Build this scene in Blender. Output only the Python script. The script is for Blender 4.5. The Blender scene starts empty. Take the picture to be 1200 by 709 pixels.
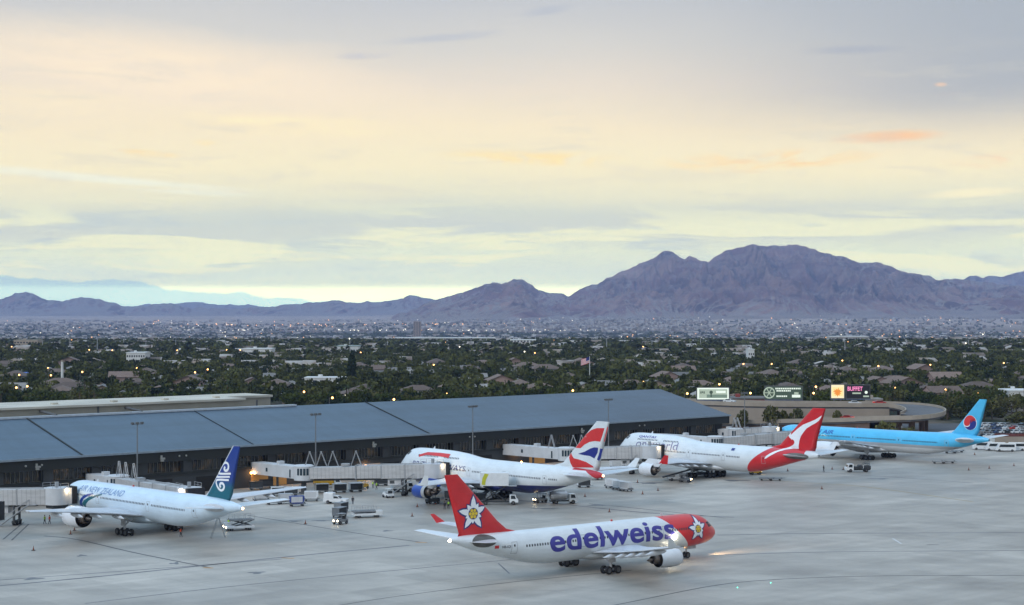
import bpy, bmesh, math, random
import numpy as np
from mathutils import Vector, Matrix
R = math.radians
random.seed(7); rng = np.random.default_rng(7)
sc = bpy.context.scene
COL = sc.collection

# ------------------------------------------------------------------ camera
F, H, HZ = 2025.0, 43.3, 362.33
cam_d = bpy.data.cameras.new('camera'); cam = bpy.data.objects.new('camera', cam_d); COL.objects.link(cam)
cam_d.sensor_width = 36; cam_d.lens = F / 1200 * 36
cam_d.clip_start = 1; cam_d.clip_end = 80000
cam.location = (0, 0, H); cam.rotation_euler = (R(90 + 0.2216), 0, 0)
sc.camera = cam

def wp(px, py, z=0.0):
    Y = (H - z) * F / (py - HZ)
    return Vector(((px - 600) / F * Y, Y, z))
def pp(x, y, z):
    return 600 + x / y * F, HZ + (H - z) / y * F

# terminal axes: U along the wall (to the right and away), N away from the apron
UA = R(42.35)
U = Vector((math.cos(UA), math.sin(UA), 0)); N = Vector((-U.y, U.x, 0))
def un(u, n, z=0.0):
    p = U * u + N * n; p.z = z; return p
def u_at(px, n):
    k = (px - 600) / F
    # (u*Ux+n*Nx) = k (u*Uy+n*Ny)
    return n * (k * N.y - N.x) / (U.x - k * U.y)

# ------------------------------------------------------------------ materials
MATS = {}
def mat(name, col, rough=0.6, metal=0.0, var=0.12, scale=0.8, emit=None, estr=1.0, spec=0.5, obj_random=0.0, coat=0.0):
    if name in MATS: return MATS[name]
    m = bpy.data.materials.new(name); m.use_nodes = True
    nt = m.node_tree; b = nt.nodes['Principled BSDF']
    b.inputs['Roughness'].default_value = rough; b.inputs['Metallic'].default_value = metal
    b.inputs['Specular IOR Level'].default_value = spec
    b.inputs['Coat Weight'].default_value = coat
    c = (*col, 1)
    if emit:
        b.inputs['Emission Color'].default_value = (*emit, 1); b.inputs['Emission Strength'].default_value = estr
    tc = nt.nodes.new('ShaderNodeTexCoord')
    no = nt.nodes.new('ShaderNodeTexNoise'); no.inputs['Scale'].default_value = scale; no.inputs['Detail'].default_value = 4
    nt.links.new(tc.outputs['Object'], no.inputs['Vector'])
    mr = nt.nodes.new('ShaderNodeMapRange'); mr.inputs['From Min'].default_value = .3; mr.inputs['From Max'].default_value = .7
    mr.inputs['To Min'].default_value = 1 - var; mr.inputs['To Max'].default_value = 1 + var * .5
    nt.links.new(no.outputs['Fac'], mr.inputs['Value'])
    mx = nt.nodes.new('ShaderNodeVectorMath'); mx.operation = 'SCALE'; mx.inputs[0].default_value = col
    last = mr.outputs['Result']
    if obj_random:
        oi = nt.nodes.new('ShaderNodeObjectInfo')
        m2 = nt.nodes.new('ShaderNodeMapRange'); m2.inputs['To Min'].default_value = 1 - obj_random; m2.inputs['To Max'].default_value = 1 + obj_random
        nt.links.new(oi.outputs['Random'], m2.inputs['Value'])
        mm = nt.nodes.new('ShaderNodeMath'); mm.operation = 'MULTIPLY'
        nt.links.new(last, mm.inputs[0]); nt.links.new(m2.outputs['Result'], mm.inputs[1]); last = mm.outputs[0]
    nt.links.new(last, mx.inputs['Scale'])
    nt.links.new(mx.outputs['Vector'], b.inputs['Base Color'])
    m['bc'] = 1
    MATS[name] = m
    return m

class NT:
    """tiny node-expression helper"""
    def __init__(s, m): s.nt = m.node_tree; s.b = s.nt.nodes.get('Principled BSDF')
    def new(s, t, **k):
        n = s.nt.nodes.new(t)
        for a, v in k.items(): setattr(n, a, v)
        return n
    def put(s, sock, v):
        if isinstance(v, bpy.types.NodeSocket): s.nt.links.new(v, sock)
        elif v is not None:
            try: sock.default_value = v
            except Exception: sock.default_value = (*v, 1)
    def math(s, op, a, b=None, c=None, clamp=False):
        n = s.new('ShaderNodeMath', operation=op, use_clamp=clamp); s.put(n.inputs[0], a)
        if b is not None: s.put(n.inputs[1], b)
        if c is not None: s.put(n.inputs[2], c)
        return n.outputs[0]
    def mix(s, f, a, b):
        n = s.new('ShaderNodeMix', data_type='RGBA'); s.put(n.inputs[0], f); s.put(n.inputs[6], a); s.put(n.inputs[7], b)
        return n.outputs[2]
    def noise(s, vec, scale, detail=4, rough=.55, dist=0):
        n = s.new('ShaderNodeTexNoise'); s.put(n.inputs['Vector'], vec); n.inputs['Scale'].default_value = scale
        n.inputs['Detail'].default_value = detail; n.inputs['Roughness'].default_value = rough; n.inputs['Distortion'].default_value = dist
        return n.outputs['Fac']
    def ramp(s, v, a, b, lo=0, hi=1, smooth=True):
        n = s.new('ShaderNodeMapRange'); n.interpolation_type = 'SMOOTHSTEP' if smooth else 'LINEAR'
        s.put(n.inputs['Value'], v); n.inputs['From Min'].default_value = a; n.inputs['From Max'].default_value = b
        s.put(n.inputs['To Min'], lo); s.put(n.inputs['To Max'], hi); return n.outputs['Result']
    def coords(s, kind='Object'):
        tc = s.new('ShaderNodeTexCoord'); sp = s.new('ShaderNodeSeparateXYZ'); s.nt.links.new(tc.outputs[kind], sp.inputs[0])
        return tc.outputs[kind], sp.outputs[0], sp.outputs[1], sp.outputs[2]
    def mapping(s, vec, scale=(1, 1, 1), rot=(0, 0, 0), loc=(0, 0, 0)):
        n = s.new('ShaderNodeMapping'); s.put(n.inputs['Vector'], vec); n.inputs['Scale'].default_value = scale
        n.inputs['Rotation'].default_value = rot; n.inputs['Location'].default_value = loc; return n.outputs[0]

def newmat(name, rough=.5, metal=0.0, coat=0.0, spec=.5):
    m = bpy.data.materials.new(name); m.use_nodes = True; t = NT(m)
    t.b.inputs['Roughness'].default_value = rough; t.b.inputs['Metallic'].default_value = metal
    t.b.inputs['Coat Weight'].default_value = coat; t.b.inputs['Specular IOR Level'].default_value = spec
    MATS[name] = m
    return m, t

def srgb(r, g, b):
    return tuple(((v / 255 + .055) / 1.055) ** 2.4 if v > 10 else v / 255 / 12.92 for v in (r, g, b))

# ------------------------------------------------------------------ mesh builder
class MB:
    def __init__(s): s.v = []; s.f = []; s.m = []; s.smooth = []
    def add(s, verts, faces, mi=0, smooth=False, M=None):
        o = len(s.v)
        for p in verts:
            p = Vector(p)
            if M is not None: p = M @ p
            s.v.append(p)
        for f in faces: s.f.append([i + o for i in f]); s.m.append(mi); s.smooth.append(smooth)
        return s
    def box(s, x0, x1, y0, y1, z0, z1, mi=0, M=None, bev=0.0, taper=0.0):
        if bev <= 0:
            t = taper
            vs = [(x0, y0, z0), (x1, y0, z0), (x1, y1, z0), (x0, y1, z0), (x0 + t, y0 + t, z1), (x1 - t, y0 + t, z1), (x1 - t, y1 - t, z1), (x0 + t, y1 - t, z1)]
            return s.add(vs, [(0, 3, 2, 1), (4, 5, 6, 7), (0, 1, 5, 4), (1, 2, 6, 5), (2, 3, 7, 6), (3, 0, 4, 7)], mi, False, M)
        bm = bmesh.new(); bmesh.ops.create_cube(bm, size=1)
        for v in bm.verts: v.co = Vector(((v.co.x + .5) * (x1 - x0) + x0, (v.co.y + .5) * (y1 - y0) + y0, (v.co.z + .5) * (z1 - z0) + z0))
        bmesh.ops.bevel(bm, geom=bm.edges[:], offset=bev, segments=2, affect='EDGES', profile=.6)
        bm.verts.ensure_lookup_table()
        s.add([v.co.copy() for v in bm.verts], [[v.index for v in f.verts] for f in bm.faces], mi, False, M); bm.free(); return s
    def prism(s, poly, y0, y1, mi=0, M=None):
        """poly of (x,z) extruded along y"""
        n = len(poly)
        vs = [(p[0], y0, p[1]) for p in poly] + [(p[0], y1, p[1]) for p in poly]
        fs = [list(range(n)), list(range(2 * n - 1, n - 1, -1))] + [(i, i + n, (i + 1) % n + n, (i + 1) % n) for i in range(n)]
        return s.add(vs, fs, mi, False, M)
    def cyl(s, a, b, r, r2=None, seg=10, mi=0, cap=True, M=None):
        a = Vector(a); b = Vector(b); r2 = r if r2 is None else r2
        d = (b - a).normalized(); x = d.orthogonal().normalized(); y = d.cross(x)
        vs = []
        for c, rr in ((a, r), (b, r2)):
            for k in range(seg):
                t = 2 * math.pi * k / seg; vs.append(c + (x * math.cos(t) + y * math.sin(t)) * rr)
        s.add(vs, [(k, (k + 1) % seg, (k + 1) % seg + seg, k + seg) for k in range(seg)], mi, seg > 6, M)
        if cap: s.add(vs, [list(range(seg - 1, -1, -1)), list(range(seg, 2 * seg))], mi, False, M)
        return s
    def lathe(s, prof, axis_o, axis_d, seg=24, mi=0, M=None, smooth=True):
        """prof list of (t,r) along axis"""
        o = Vector(axis_o); d = Vector(axis_d).normalized(); x = Vector((0, 0, 1)) if abs(d.z) < .9 else Vector((1, 0, 0))
        x = (x - d * x.dot(d)).normalized(); y = d.cross(x); vs = []
        for t, r in prof:
            for k in range(seg):
                a = 2 * math.pi * k / seg; vs.append(o + d * t + (x * math.cos(a) + y * math.sin(a)) * r)
        fs = [(i * seg + k, i * seg + (k + 1) % seg, (i + 1) * seg + (k + 1) % seg, (i + 1) * seg + k) for i in range(len(prof) - 1) for k in range(seg)]
        return s.add(vs, fs, mi, smooth, M)
    def ball(s, c, r, mi=0, seg=10, rings=6, sz=1.0, M=None):
        prof = [(-r * math.cos(math.pi * i / rings) * sz, max(1e-4, r * math.sin(math.pi * i / rings))) for i in range(rings + 1)]
        return s.lathe(prof, c, (0, 0, 1), seg, mi, M)
    def build(s, name, mats, parent=None, kind=None, auto=None):
        me = bpy.data.meshes.new(name); me.from_pydata([tuple(v) for v in s.v], [], s.f); me.update()
        if not isinstance(mats, (list, tuple)): mats = [mats]
        for m in mats: me.materials.append(m)
        if len(s.f):
            me.polygons.foreach_set('material_index', s.m); me.polygons.foreach_set('use_smooth', s.smooth)
        bm = bmesh.new(); bm.from_mesh(me); bmesh.ops.recalc_face_normals(bm, faces=bm.faces[:]) if len(s.f) < 20000 else None
        bm.to_mesh(me); bm.free()
        if auto: me.set_sharp_from_angle(angle=auto)
        o = bpy.data.objects.new(name, me); COL.objects.link(o)
        if parent is not None: o.parent = parent
        if kind: o['kind'] = kind
        return o

def thing(name, label, cat, loc=(0, 0, 0), rz=0.0, group=None):
    o = bpy.data.objects.new(name, None); COL.objects.link(o); o.location = loc; o.rotation_euler = (0, 0, rz)
    o.empty_display_size = 1
    tag(o, label, cat, group); return o
def tag(o, label, cat, group=None):
    o['label'] = label; o['category'] = cat
    if group: o['group'] = group
    return o
CH = {}
def dup(root, loc, rz, label=None, group=None, scale=None):
    r = root.copy(); COL.objects.link(r); r.location = loc; r.rotation_euler = (0, 0, rz)
    if label: r['label'] = label
    if group: r['group'] = group
    if scale is not None: r.scale = (scale,) * 3 if not hasattr(scale, '__len__') else scale
    if root.name not in CH: CH[root.name] = [(c, list(c.children)) for c in root.children]
    for ch, gs in CH[root.name]:
        c = ch.copy(); COL.objects.link(c); c.parent = r
        for g in gs:
            d = g.copy(); COL.objects.link(d); d.parent = c
    return r

# ------------------------------------------------------------------ 2D shapes -> decals
def text_tris(txt, size=1.0, offset=0.0, shear=0.0, space=1.0, xs=1.0):
    cu = bpy.data.curves.new('t', 'FONT'); cu.body = txt; cu.size = size; cu.offset = offset; cu.shear = shear
    cu.space_character = space; cu.resolution_u = 5
    ob = bpy.data.objects.new('t', cu); COL.objects.link(ob)
    bpy.context.view_layer.update()
    me = bpy.data.meshes.new_from_object(ob.evaluated_get(bpy.context.evaluated_depsgraph_get()))
    vs = [(v.co.x * xs, v.co.y) for v in me.vertices]; fs = [list(p.vertices) for p in me.polygons]
    COL.objects.unlink(ob); bpy.data.objects.remove(ob); bpy.data.curves.remove(cu); bpy.data.meshes.remove(me)
    return vs, fs
def poly_tris(*polys):
    vs, fs = [], []
    for p in polys:
        o = len(vs); vs += [tuple(q) for q in p]; fs.append([o + i for i in range(len(p))])
    return vs, fs
def merge2d(items):
    vs, fs = [], []
    for v, f in items:
        o = len(vs); vs += v; fs += [[i + o for i in g] for g in f]
    return vs, fs
def circle2d(cx, cy, r, n=14, ry=None):
    ry = r if ry is None else ry
    return poly_tris([(cx + r * math.cos(2 * math.pi * k / n), cy + ry * math.sin(2 * math.pi * k / n)) for k in range(n)])
def stroke2d(pts, w0, w1=None, closed=False):
    """ribbon of quads along a polyline"""
    w1 = w0 if w1 is None else w1; n = len(pts); vs, fs = [], []
    for i, p in enumerate(pts):
        a = Vector(pts[max(0, i - 1)]); b = Vector(pts[min(n - 1, i + 1)]); d = (b - a)
        if d.length < 1e-6: d = Vector((1, 0))
        d.normalize(); w = (w0 + (w1 - w0) * i / (n - 1)) / 2
        vs += [(p[0] - d.y * w, p[1] + d.x * w), (p[0] + d.y * w, p[1] - d.x * w)]
    for i in range(n - 1): fs.append([2 * i, 2 * i + 1, 2 * i + 3, 2 * i + 2])
    return vs, fs
def refine(vf, step=.4, stepx=1.2):
    """cut a flat shape so that it can be bent onto a curved skin"""
    vs, fs = vf; bm = bmesh.new(); bv = [bm.verts.new((p[0], p[1], 0)) for p in vs]
    for f in fs:
        try: bm.faces.new([bv[i] for i in f])
        except ValueError: pass
    bmesh.ops.triangulate(bm, faces=bm.faces[:])
    ys = [p[1] for p in vs]; xs = [p[0] for p in vs]
    y = math.floor(min(ys) / step) * step
    while y < max(ys):
        bmesh.ops.bisect_plane(bm, geom=bm.verts[:] + bm.edges[:] + bm.faces[:], plane_co=(0, y + .0013, 0), plane_no=(0, 1, 0)); y += step
    x = math.floor(min(xs) / stepx) * stepx
    while x < max(xs):
        bmesh.ops.bisect_plane(bm, geom=bm.verts[:] + bm.edges[:] + bm.faces[:], plane_co=(x + .0013, 0, 0), plane_no=(1, 0, 0)); x += stepx
    bm.verts.index_update()
    r = [(v.co.x, v.co.y) for v in bm.verts], [[v.index for v in f.verts] for f in bm.faces]
    bm.free(); return r
def map_decal(name, vf, fn, m, parent, step=.4, stepx=1.2, label=None):
    vs, fs = refine(vf, step, stepx); mb = MB(); mb.add([fn(*p) for p in vs], fs, 0)
    o = mb.build(name, m, parent)
    if label: o['label'] = label
    return o

# ------------------------------------------------------------------ aircraft
POSE = {'EDE': (8.06, 283.63, 38.13), 'ANZ': (-68, 332.5, 133.74), 'BA': (-3.27, 394.94, 132.34), 'QAN': (52.38, 445.33, 131.15), 'KOR': (104.56, 502.23, 134.47)}
def inv(n, px, py, y=0.0):
    """photo point on the plane y=const of an aircraft -> (station, height)"""
    k = (px - 600) / F; x0, y0, t = POSE[n]; t = R(t); c, sn = math.cos(t), math.sin(t)
    q = (k * (y0 + y * c) - x0 + y * sn) / (-c + k * sn); Y = y0 - q * sn + y * c
    return q + 35, H - (py - HZ) * Y / F
def interp(tab, s):
    if s <= tab[0][0]: return tab[0][1:]
    for i in range(len(tab) - 1):
        a, b = tab[i], tab[i + 1]
        if s <= b[0]:
            t = (s - a[0]) / (b[0] - a[0])
            pa = tab[i - 1] if i > 0 else a; pb = tab[i + 2] if i + 2 < len(tab) else b
            out = []
            for k in range(1, len(a)):
                d = (b[k] - a[k]) / (b[0] - a[0])
                d0 = (a[k] - pa[k]) / (a[0] - pa[0]) if i > 0 else d * 1.6
                d1 = (pb[k] - b[k]) / (pb[0] - b[0]) if i + 2 < len(tab) else d
                m0 = 0 if d0 * d <= 0 else (2 * d0 * d / (d0 + d)); m1 = 0 if d1 * d <= 0 else (2 * d1 * d / (d1 + d))
                if i == 0: m0 = d0
                h = b[0] - a[0]
                out.append((2 * t ** 3 - 3 * t ** 2 + 1) * a[k] + (t ** 3 - 2 * t ** 2 + t) * h * m0 + (-2 * t ** 3 + 3 * t ** 2) * b[k] + (t ** 3 - t ** 2) * h * m1)
            return out
    return tab[-1][1:]

class Fus:
    def __init__(s, tab): s.tab = tab
    def pt(s, st, a, off=0.0):
        """a: angle from crown, + = port side"""
        w, zt, zb, zc, p = interp(s.tab, st)
        ca, sa = math.cos(a), math.sin(a)
        z = zc + (zt - zc) * (ca ** p if ca > 0 else 0) if ca > 0 else zc + (zc - zb) * ca
        y = w * sa
        if off:
            nz = ca * w / max(.3, (zt - zc if ca > 0 else zc - zb)); n = Vector((0, sa, nz)).normalized() * off
            y += n.y; z += n.z
        return Vector((35 - st, y, z))
    def ang(s, st, z):
        w, zt, zb, zc, p = interp(s.tab, st)
        if z >= zc: return math.acos(min(1, max(0, (z - zc) / (zt - zc))) ** (1 / p))
        return math.acos(max(-1, (z - zc) / (zc - zb)))
    def side(s, st, z, sgn, off=.03): return s.pt(st, sgn * s.ang(st, z), off)
    def build(s, m, parent, na=48):
        L = s.tab[-1][0]; st = [L * 0.0006 * k * k for k in range(0, 16)] ; st = [x for x in st if x < 8]
        x = st[-1] if st else 0
        while x < L - .6: x += .8; st.append(min(x, L - .3))
        st += [L - .15, L]
        mb = MB(); vs = [s.pt(q, 2 * math.pi * k / na) for q in st for k in range(na)]
        mb.add(vs, [(i * na + k, i * na + (k + 1) % na, (i + 1) * na + (k + 1) % na, (i + 1) * na + k) for i in range(len(st) - 1) for k in range(na)], 0, True)
        mb.add([s.pt(L, 2 * math.pi * k / na) for k in range(na)], [list(range(na))], 0)
        return mb.build('fuselage', m, parent)

AF = [(0, 0), (.012, .22), (.05, .55), (.13, .85), (.28, 1), (.45, .95), (.65, .68), (.83, .36), (1, .03)]
def foil_t(c):
    for i in range(len(AF) - 1):
        if c <= AF[i + 1][0]:
            a, b = AF[i], AF[i + 1]; return a[1] + (b[1] - a[1]) * (c - a[0]) / (b[0] - a[0])
    return 0
def loft(sections, nrm, cap=True, camber=0.0):
    """sections (s_le, y, z, chord, thick); nrm 'z' (wing) or 'y' (fin)"""
    mb = MB(); out = [(c, t) for c, t in AF] + [(c, -t) for c, t in reversed(AF[1:-1])] + []
    out = out + [(1, -.03)] if False else out
    n = len(out); vs = []
    for sl, y, z, ch, th in sections:
        for c, t in out:
            h = th / 2 * t
            if nrm == 'z': vs.append((35 - (sl + c * ch), y, z + h))
            else: vs.append((35 - (sl + c * ch), y + h, z))
    mb.add(vs, [(i * n + k, i * n + (k + 1) % n, (i + 1) * n + (k + 1) % n, (i + 1) * n + k) for i in range(len(sections) - 1) for k in range(n)], 0, True)
    if cap: mb.add(vs, [list(range(n)), [len(vs) - 1 - k for k in range(n)]], 0)
    return mb
def secs_interp(secs, q, key):
    for a, b in zip(secs, secs[1:]):
        lo, hi = a[key], b[key]
        if min(lo, hi) <= q <= max(lo, hi):
            t = (q - lo) / (hi - lo); return [x + (y - x) * t for x, y in zip(a, b)]
    return list(secs[-1] if abs(q) > abs(secs[-1][key]) else secs[0])

M_rub = mat('rubber', (.012, .012, .013), .85, var=.3, scale=3)
M_rim = mat('wheel_rim', (.10, .10, .105), .45, .3)
M_gear = mat('gear_steel', (.42, .43, .45), .45, .2, var=.25, scale=2)
M_dark = mat('dark_void', (.012, .012, .014), .8)
M_fan = mat('exhaust_metal', (.16, .13, .11), .4, .7, var=.3, scale=3)
M_nozzle = mat('nozzle_metal', (.45, .44, .43), .35, .6, var=.2, scale=2)
M_glass = mat('cockpit_glass', (.01, .014, .018), .15)
M_win = mat('cabin_window_glass', (.02, .025, .035), .25)
M_white = mat('aircraft_white', (.68, .71, .73), .32, var=.06, scale=.3, coat=.2)
M_winggrey = mat('wing_grey', (.55, .57, .60), .4, var=.12, scale=.5)
M_stabunder = mat('bare_metal_stabiliser', (.13, .125, .115), .5, .3, var=.3, scale=.7)
M_seam = mat('panel_seam', (.35, .37, .4), .6)

def wheel(mb_parent, x, y, r, w):
    mb = MB(); mb.lathe([(-w / 2, r * .62), (-w / 2, r * .88), (-w * .3, r), (w * .3, r), (w / 2, r * .88), (w / 2, r * .62)], (x, y, r), (0, 1, 0), 18, 0)
    mb.lathe([(-w / 2 + .02, .01), (-w * .32, r * .35), (-w / 2 + .02, r * .63)], (x, y, r), (0, 1, 0), 14, 1)
    mb.lathe([(w / 2 - .02, .01), (w * .32, r * .35), (w / 2 - .02, r * .63)], (x, y, r), (0, 1, 0), 14, 1)
    return mb.build('wheel', [M_rub, M_rim], mb_parent)

def gear(parent, name, s, y, ztop, rows, r=.66, gap=1.4, half=.62, nose=False):
    x = 35 - s; mb = MB()
    mb.cyl((x, y, ztop), (x, y, r), .17 if nose else .26, .12 if nose else .2, 12)
    if rows > 1: mb.box(x - gap * (rows - 1) / 2, x + gap * (rows - 1) / 2, y - .13, y + .13, r - .12, r + .16)
    for k in range(rows):
        xx = x + (k - (rows - 1) / 2) * gap; mb.cyl((xx, y - half, r), (xx, y + half, r), .09)
    mb.cyl((x + (1.6 if nose else -1.5), y, ztop), (x, y, r + .9), .09)
    if not nose:
        sg = -1 if y > 0 else 1; mb.cyl((x, y + sg * 1.9, ztop), (x, y, r + 1.2), .1)
        mb.box(x - .75, x + .75, y - sg * .35, y - sg * .29, r + 1.15, ztop)
    else:
        mb.box(x - .2, x + 1.9, y + .42, y + .46, ztop - .7, ztop + .1); mb.box(x - .2, x + 1.9, y - .46, y - .42, ztop - .7, ztop + .1)
    g = mb.build(name, M_gear, parent)
    for k in range(rows):
        xx = x + (k - (rows - 1) / 2) * gap
        for q in (-half, half): wheel(g, xx, y + q, r, .42 if not nose else .34)
    return g

def engine(parent, s, y, zc, L, rad, m_cowl, wing_z, core=True, pyl_len=4.0, rear_dark=True):
    """turbofan: cowl front at station s"""
    x = 35 - s; d = (-1, 0, 0); mb = MB()
    prof = [(.25, rad * .78), (.06, rad * .84), (0, rad * .9), (.12, rad * .96), (L * .12, rad * 1.02), (L * .35, rad * 1.05), (L * .6, rad), (L * .72, rad * .93)]
    mb.lathe(prof, (x, y, zc), d, 32, 0)
    e = mb.build('engine', m_cowl, parent)
    k = MB(); k.lathe([(.02, rad * .86), (0, rad * .9), (.16, rad * .965)], (x + .012, y, zc), d, 32, 0); k.build('intake_lip', M_nozzle, e)
    k = MB(); k.lathe([(.2, rad * .78), (L * .2, rad * .75), (L * .22, .2), (L * .12, .02)], (x, y, zc), d, 28, 0)
    k.lathe([(L * .72, rad * .92), (L * .6, rad * .86), (L * .58, rad * .5)], (x, y, zc), d, 28, 0); k.build('fan', M_dark, e)
    k = MB(); k.lathe([(L * .6, rad * .64), (L * .8, rad * .55), (L * .92, rad * .42), (L * .9, rad * .36)], (x, y, zc), d, 24, 0)
    k.lathe([(L * .88, rad * .25), (L * 1.02, rad * .16), (L * 1.1, .02)], (x, y, zc), d, 20, 0); k.build('exhaust_cone', M_fan, e)
    p = MB(); p.prism([(x - L * .12, zc + rad * .95), (x - L * .35, wing_z + .25), (x - L * .72 - pyl_len, wing_z + .1), (x - L * .72 - pyl_len, wing_z - .35), (x - L * .98, zc + rad * .55), (x - L * .7, zc + rad * .6)], y - .2, y + .2)
    p.build('pylon', m_cowl, e)
    return e

def star2d(cx, cy, r, angs, lens, w=.32):
    out = []
    for a, l in zip(angs, lens):
        a = R(a); d = Vector((math.cos(a), math.sin(a))); n = Vector((-d.y, d.x)); c = Vector((cx, cy))
        L = l * r; W = w * r * (.75 + .35 * l)
        pts = [c, c + d * L * .25 + n * W * .34, c + d * L * .5 + n * W * .5, c + d * L * .74 + n * W * .36, c + d * L, c + d * L * .74 - n * W * .36, c + d * L * .5 - n * W * .5, c + d * L * .25 - n * W * .34]
        out.append(poly_tris([tuple(p) for p in pts]))
    return merge2d(out)

def aircraft(key, name, label, P):
    x0, y0, t = POSE[key]
    root = thing(name, label, 'airliner', (x0, y0, 0), R(t), P.get('group'))
    fus = Fus(P['fus']); fo = fus.build(P['m_fus'], root)
    # belly fairing
    b = P['fairing']; mb = MB(); na = 20
    st = [b[0] + (b[1] - b[0]) * i / 16 for i in range(17)]
    vs = []
    for i, q in enumerate(st):
        e = math.sin(math.pi * i / 16) ** .55 if 0 < i < 16 else 0.02
        for k in range(na):
            a = 2 * math.pi * k / na; vs.append((35 - q, b[2] * e * math.cos(a), b[3] + b[4] * e * math.sin(a)))
    mb.add(vs, [(i * na + k, i * na + (k + 1) % na, (i + 1) * na + (k + 1) % na, (i + 1) * na + k) for i in range(16) for k in range(na)], 0, True)
    mb.build('belly_fairing', P['m_belly'], root)
    for sg in (1, -1):
        zo = P.get('flex', (0, 0))[0 if sg > 0 else 1]; secs = [(a, sg * y, z + zo * (max(0, y - 5) / 24), c, th) for a, y, z, c, th in P['wing']]
        w = loft(secs, 'z').build('wing', P['m_wing'], root)
        # flap track fairings, ailerons, flap gaps
        for fy in P['tracks']:
            q = secs_interp(secs, sg * fy, 1); te = q[0] + q[3]
            f = MB(); f.lathe([(0, .02), (.6, .28), (1.8, .42), (3.2, .36), (4.6, .03)], (35 - (te - 3.1), sg * fy, q[2] - .42), (-1, 0, -.06), 10, 0); f.build('flap_fairing', P.get('m_track', M_winggrey), w)
        for (ya, yb) in P['flaps']:
            a = secs_interp(secs, sg * ya, 1); c = secs_interp(secs, sg * yb, 1); f = MB()
            pa = [(35 - (a[0] + a[3] * .76), a[1], a[2] + a[4] * .3 + .02), (35 - (a[0] + a[3] * .775), a[1], a[2] + a[4] * .3 + .02), (35 - (c[0] + c[3] * .775), c[1], c[2] + c[4] * .3 + .02), (35 - (c[0] + c[3] * .76), c[1], c[2] + c[4] * .3 + .02)]
            f.add(pa, [(0, 1, 2, 3)]); f.build('flap_seam', M_seam, w)
        if P.get('winglet'):
            wl = [(a, sg * y, z + zo, c, th) for a, y, z, c, th in P['winglet']]
            g = MB(); n = []
            # slab between tip chord and raised tip
            (a1, y1, z1, c1, t1), (a2, y2, z2, c2, t2) = wl
            for (aa, yy, zz, cc, tt) in wl:
                n += [(35 - aa, yy, zz), (35 - aa - cc * .3, yy + tt, zz), (35 - aa - cc, yy, zz), (35 - aa - cc * .3, yy - tt, zz)]
            g.add(n, [(0, 1, 5, 4), (1, 2, 6, 5), (2, 3, 7, 6), (3, 0, 4, 7), (4, 5, 6, 7), (0, 3, 2, 1)])
            g.build('winglet', P['m_winglet'] if sg > 0 else P.get('m_winglet_r', P['m_winglet']), w)
        if P.get('tiplight', True):
            q = secs[-1]; l = MB(); l.ball((35 - q[0] - q[3] * .5, q[1] + sg * .1, q[2]), .2); l.build('wingtip_light', P['m_nav'], w)
        for (es, ey, ez, el, er, wz) in P['engines']:
            engine(root, es, sg * ey, ez, el, er, P['m_eng'], wz, pyl_len=P.get('pyl', 3.5))
        ss = [(a, sg * y, z, c, th) for a, y, z, c, th in P['stab']]
        so = loft(ss, 'z').build('tailplane', P.get('m_stab', M_white), root)
        # bare metal seal plate round the tailplane root
        pl = MB(); a = P['stab'][0]; pts = []; sa_, sb_ = P.get('seal', (.42, .7))
        for rr in (.02, .35, .7, 1.0):
            for k in range(20):
                th = 2 * math.pi * k / 20
                q = a[0] + a[3] * .5 + a[3] * sa_ * rr * math.cos(th); zz = a[2] + sb_ * rr * math.sin(th)
                pts.append(fus.side(min(q, P['fus'][-1][0] - .4), zz, sg, .05))
        pl.add(pts, [(i * 20 + k, i * 20 + (k + 1) % 20, (i + 1) * 20 + (k + 1) % 20, (i + 1) * 20 + k) for i in range(3) for k in range(20)]); pl.build('seal_plate', P.get('m_seal', M_winggrey), root)
    fin = loft([(a, 0, z, c, th) for a, z, c, th in P['fin']], 'y').build('tail_fin', P['m_fin'], root)
    def fin_pt(s_, z_, sgn, off=.03):
        q = secs_interp([(a, 0, z, c, th) for a, z, c, th in P['fin']], z_, 2)
        c = min(.985, max(.02, (s_ - q[0]) / q[3])); s_ = q[0] + c * q[3]; return Vector((35 - s_, sgn * (q[4] / 2 * foil_t(c) + off), z_))
    # doors
    for sg in (1, -1):
        for ds in P['doors']:
            z0 = P['sill']; w2 = .55; hh = 1.9; d = MB(); t_ = .07
            def q(a, z): return fus.side(a, z, sg, .025)
            for (a0, a1, za, zb) in ((ds - w2, ds - w2 + t_, z0, z0 + hh), (ds + w2 - t_, ds + w2, z0, z0 + hh), (ds - w2, ds + w2, z0, z0 + t_), (ds - w2, ds + w2, z0 + hh - t_, z0 + hh)):
                m_ = [za + (zb - za) * k / 4 for k in range(5)]
                for u0, u1 in zip(m_, m_[1:]): d.add([q(a0, u0), q(a1, u0), q(a1, u1), q(a0, u1)], [(0, 1, 2, 3)])
            d.add([q(ds - .14, z0 + 1.15), q(ds + .14, z0 + 1.15), q(ds + .14, z0 + 1.5), q(ds - .14, z0 + 1.5)], [(0, 1, 2, 3)], 1)
            d.build('cabin_door', [M_seam, M_win], root)
    # cockpit glass
    cz0, cz1, ca, cb = P['cockpit']; d = MB()
    n = 8
    for sg in (1, -1):
        for j in range(n):
            a0 = ca + (cb - ca) * j / n; a1 = ca + (cb - ca) * (j + .88) / n
            d.add([fus.side(a0 , cz0, sg, .03), fus.side(a1, cz0 + .03, sg, .03), fus.side(a1 + .5, cz1, sg, .03), fus.side(a0 + .5, cz1, sg, .03)], [(0, 1, 2, 3)])
    d.build('cockpit_window', M_glass, root)
    # gear
    ng = P['nose_gear']; gear(root, 'nose_gear', ng, 0, P['zb'] + .3, 1, .54, half=.36, nose=True)
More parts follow.
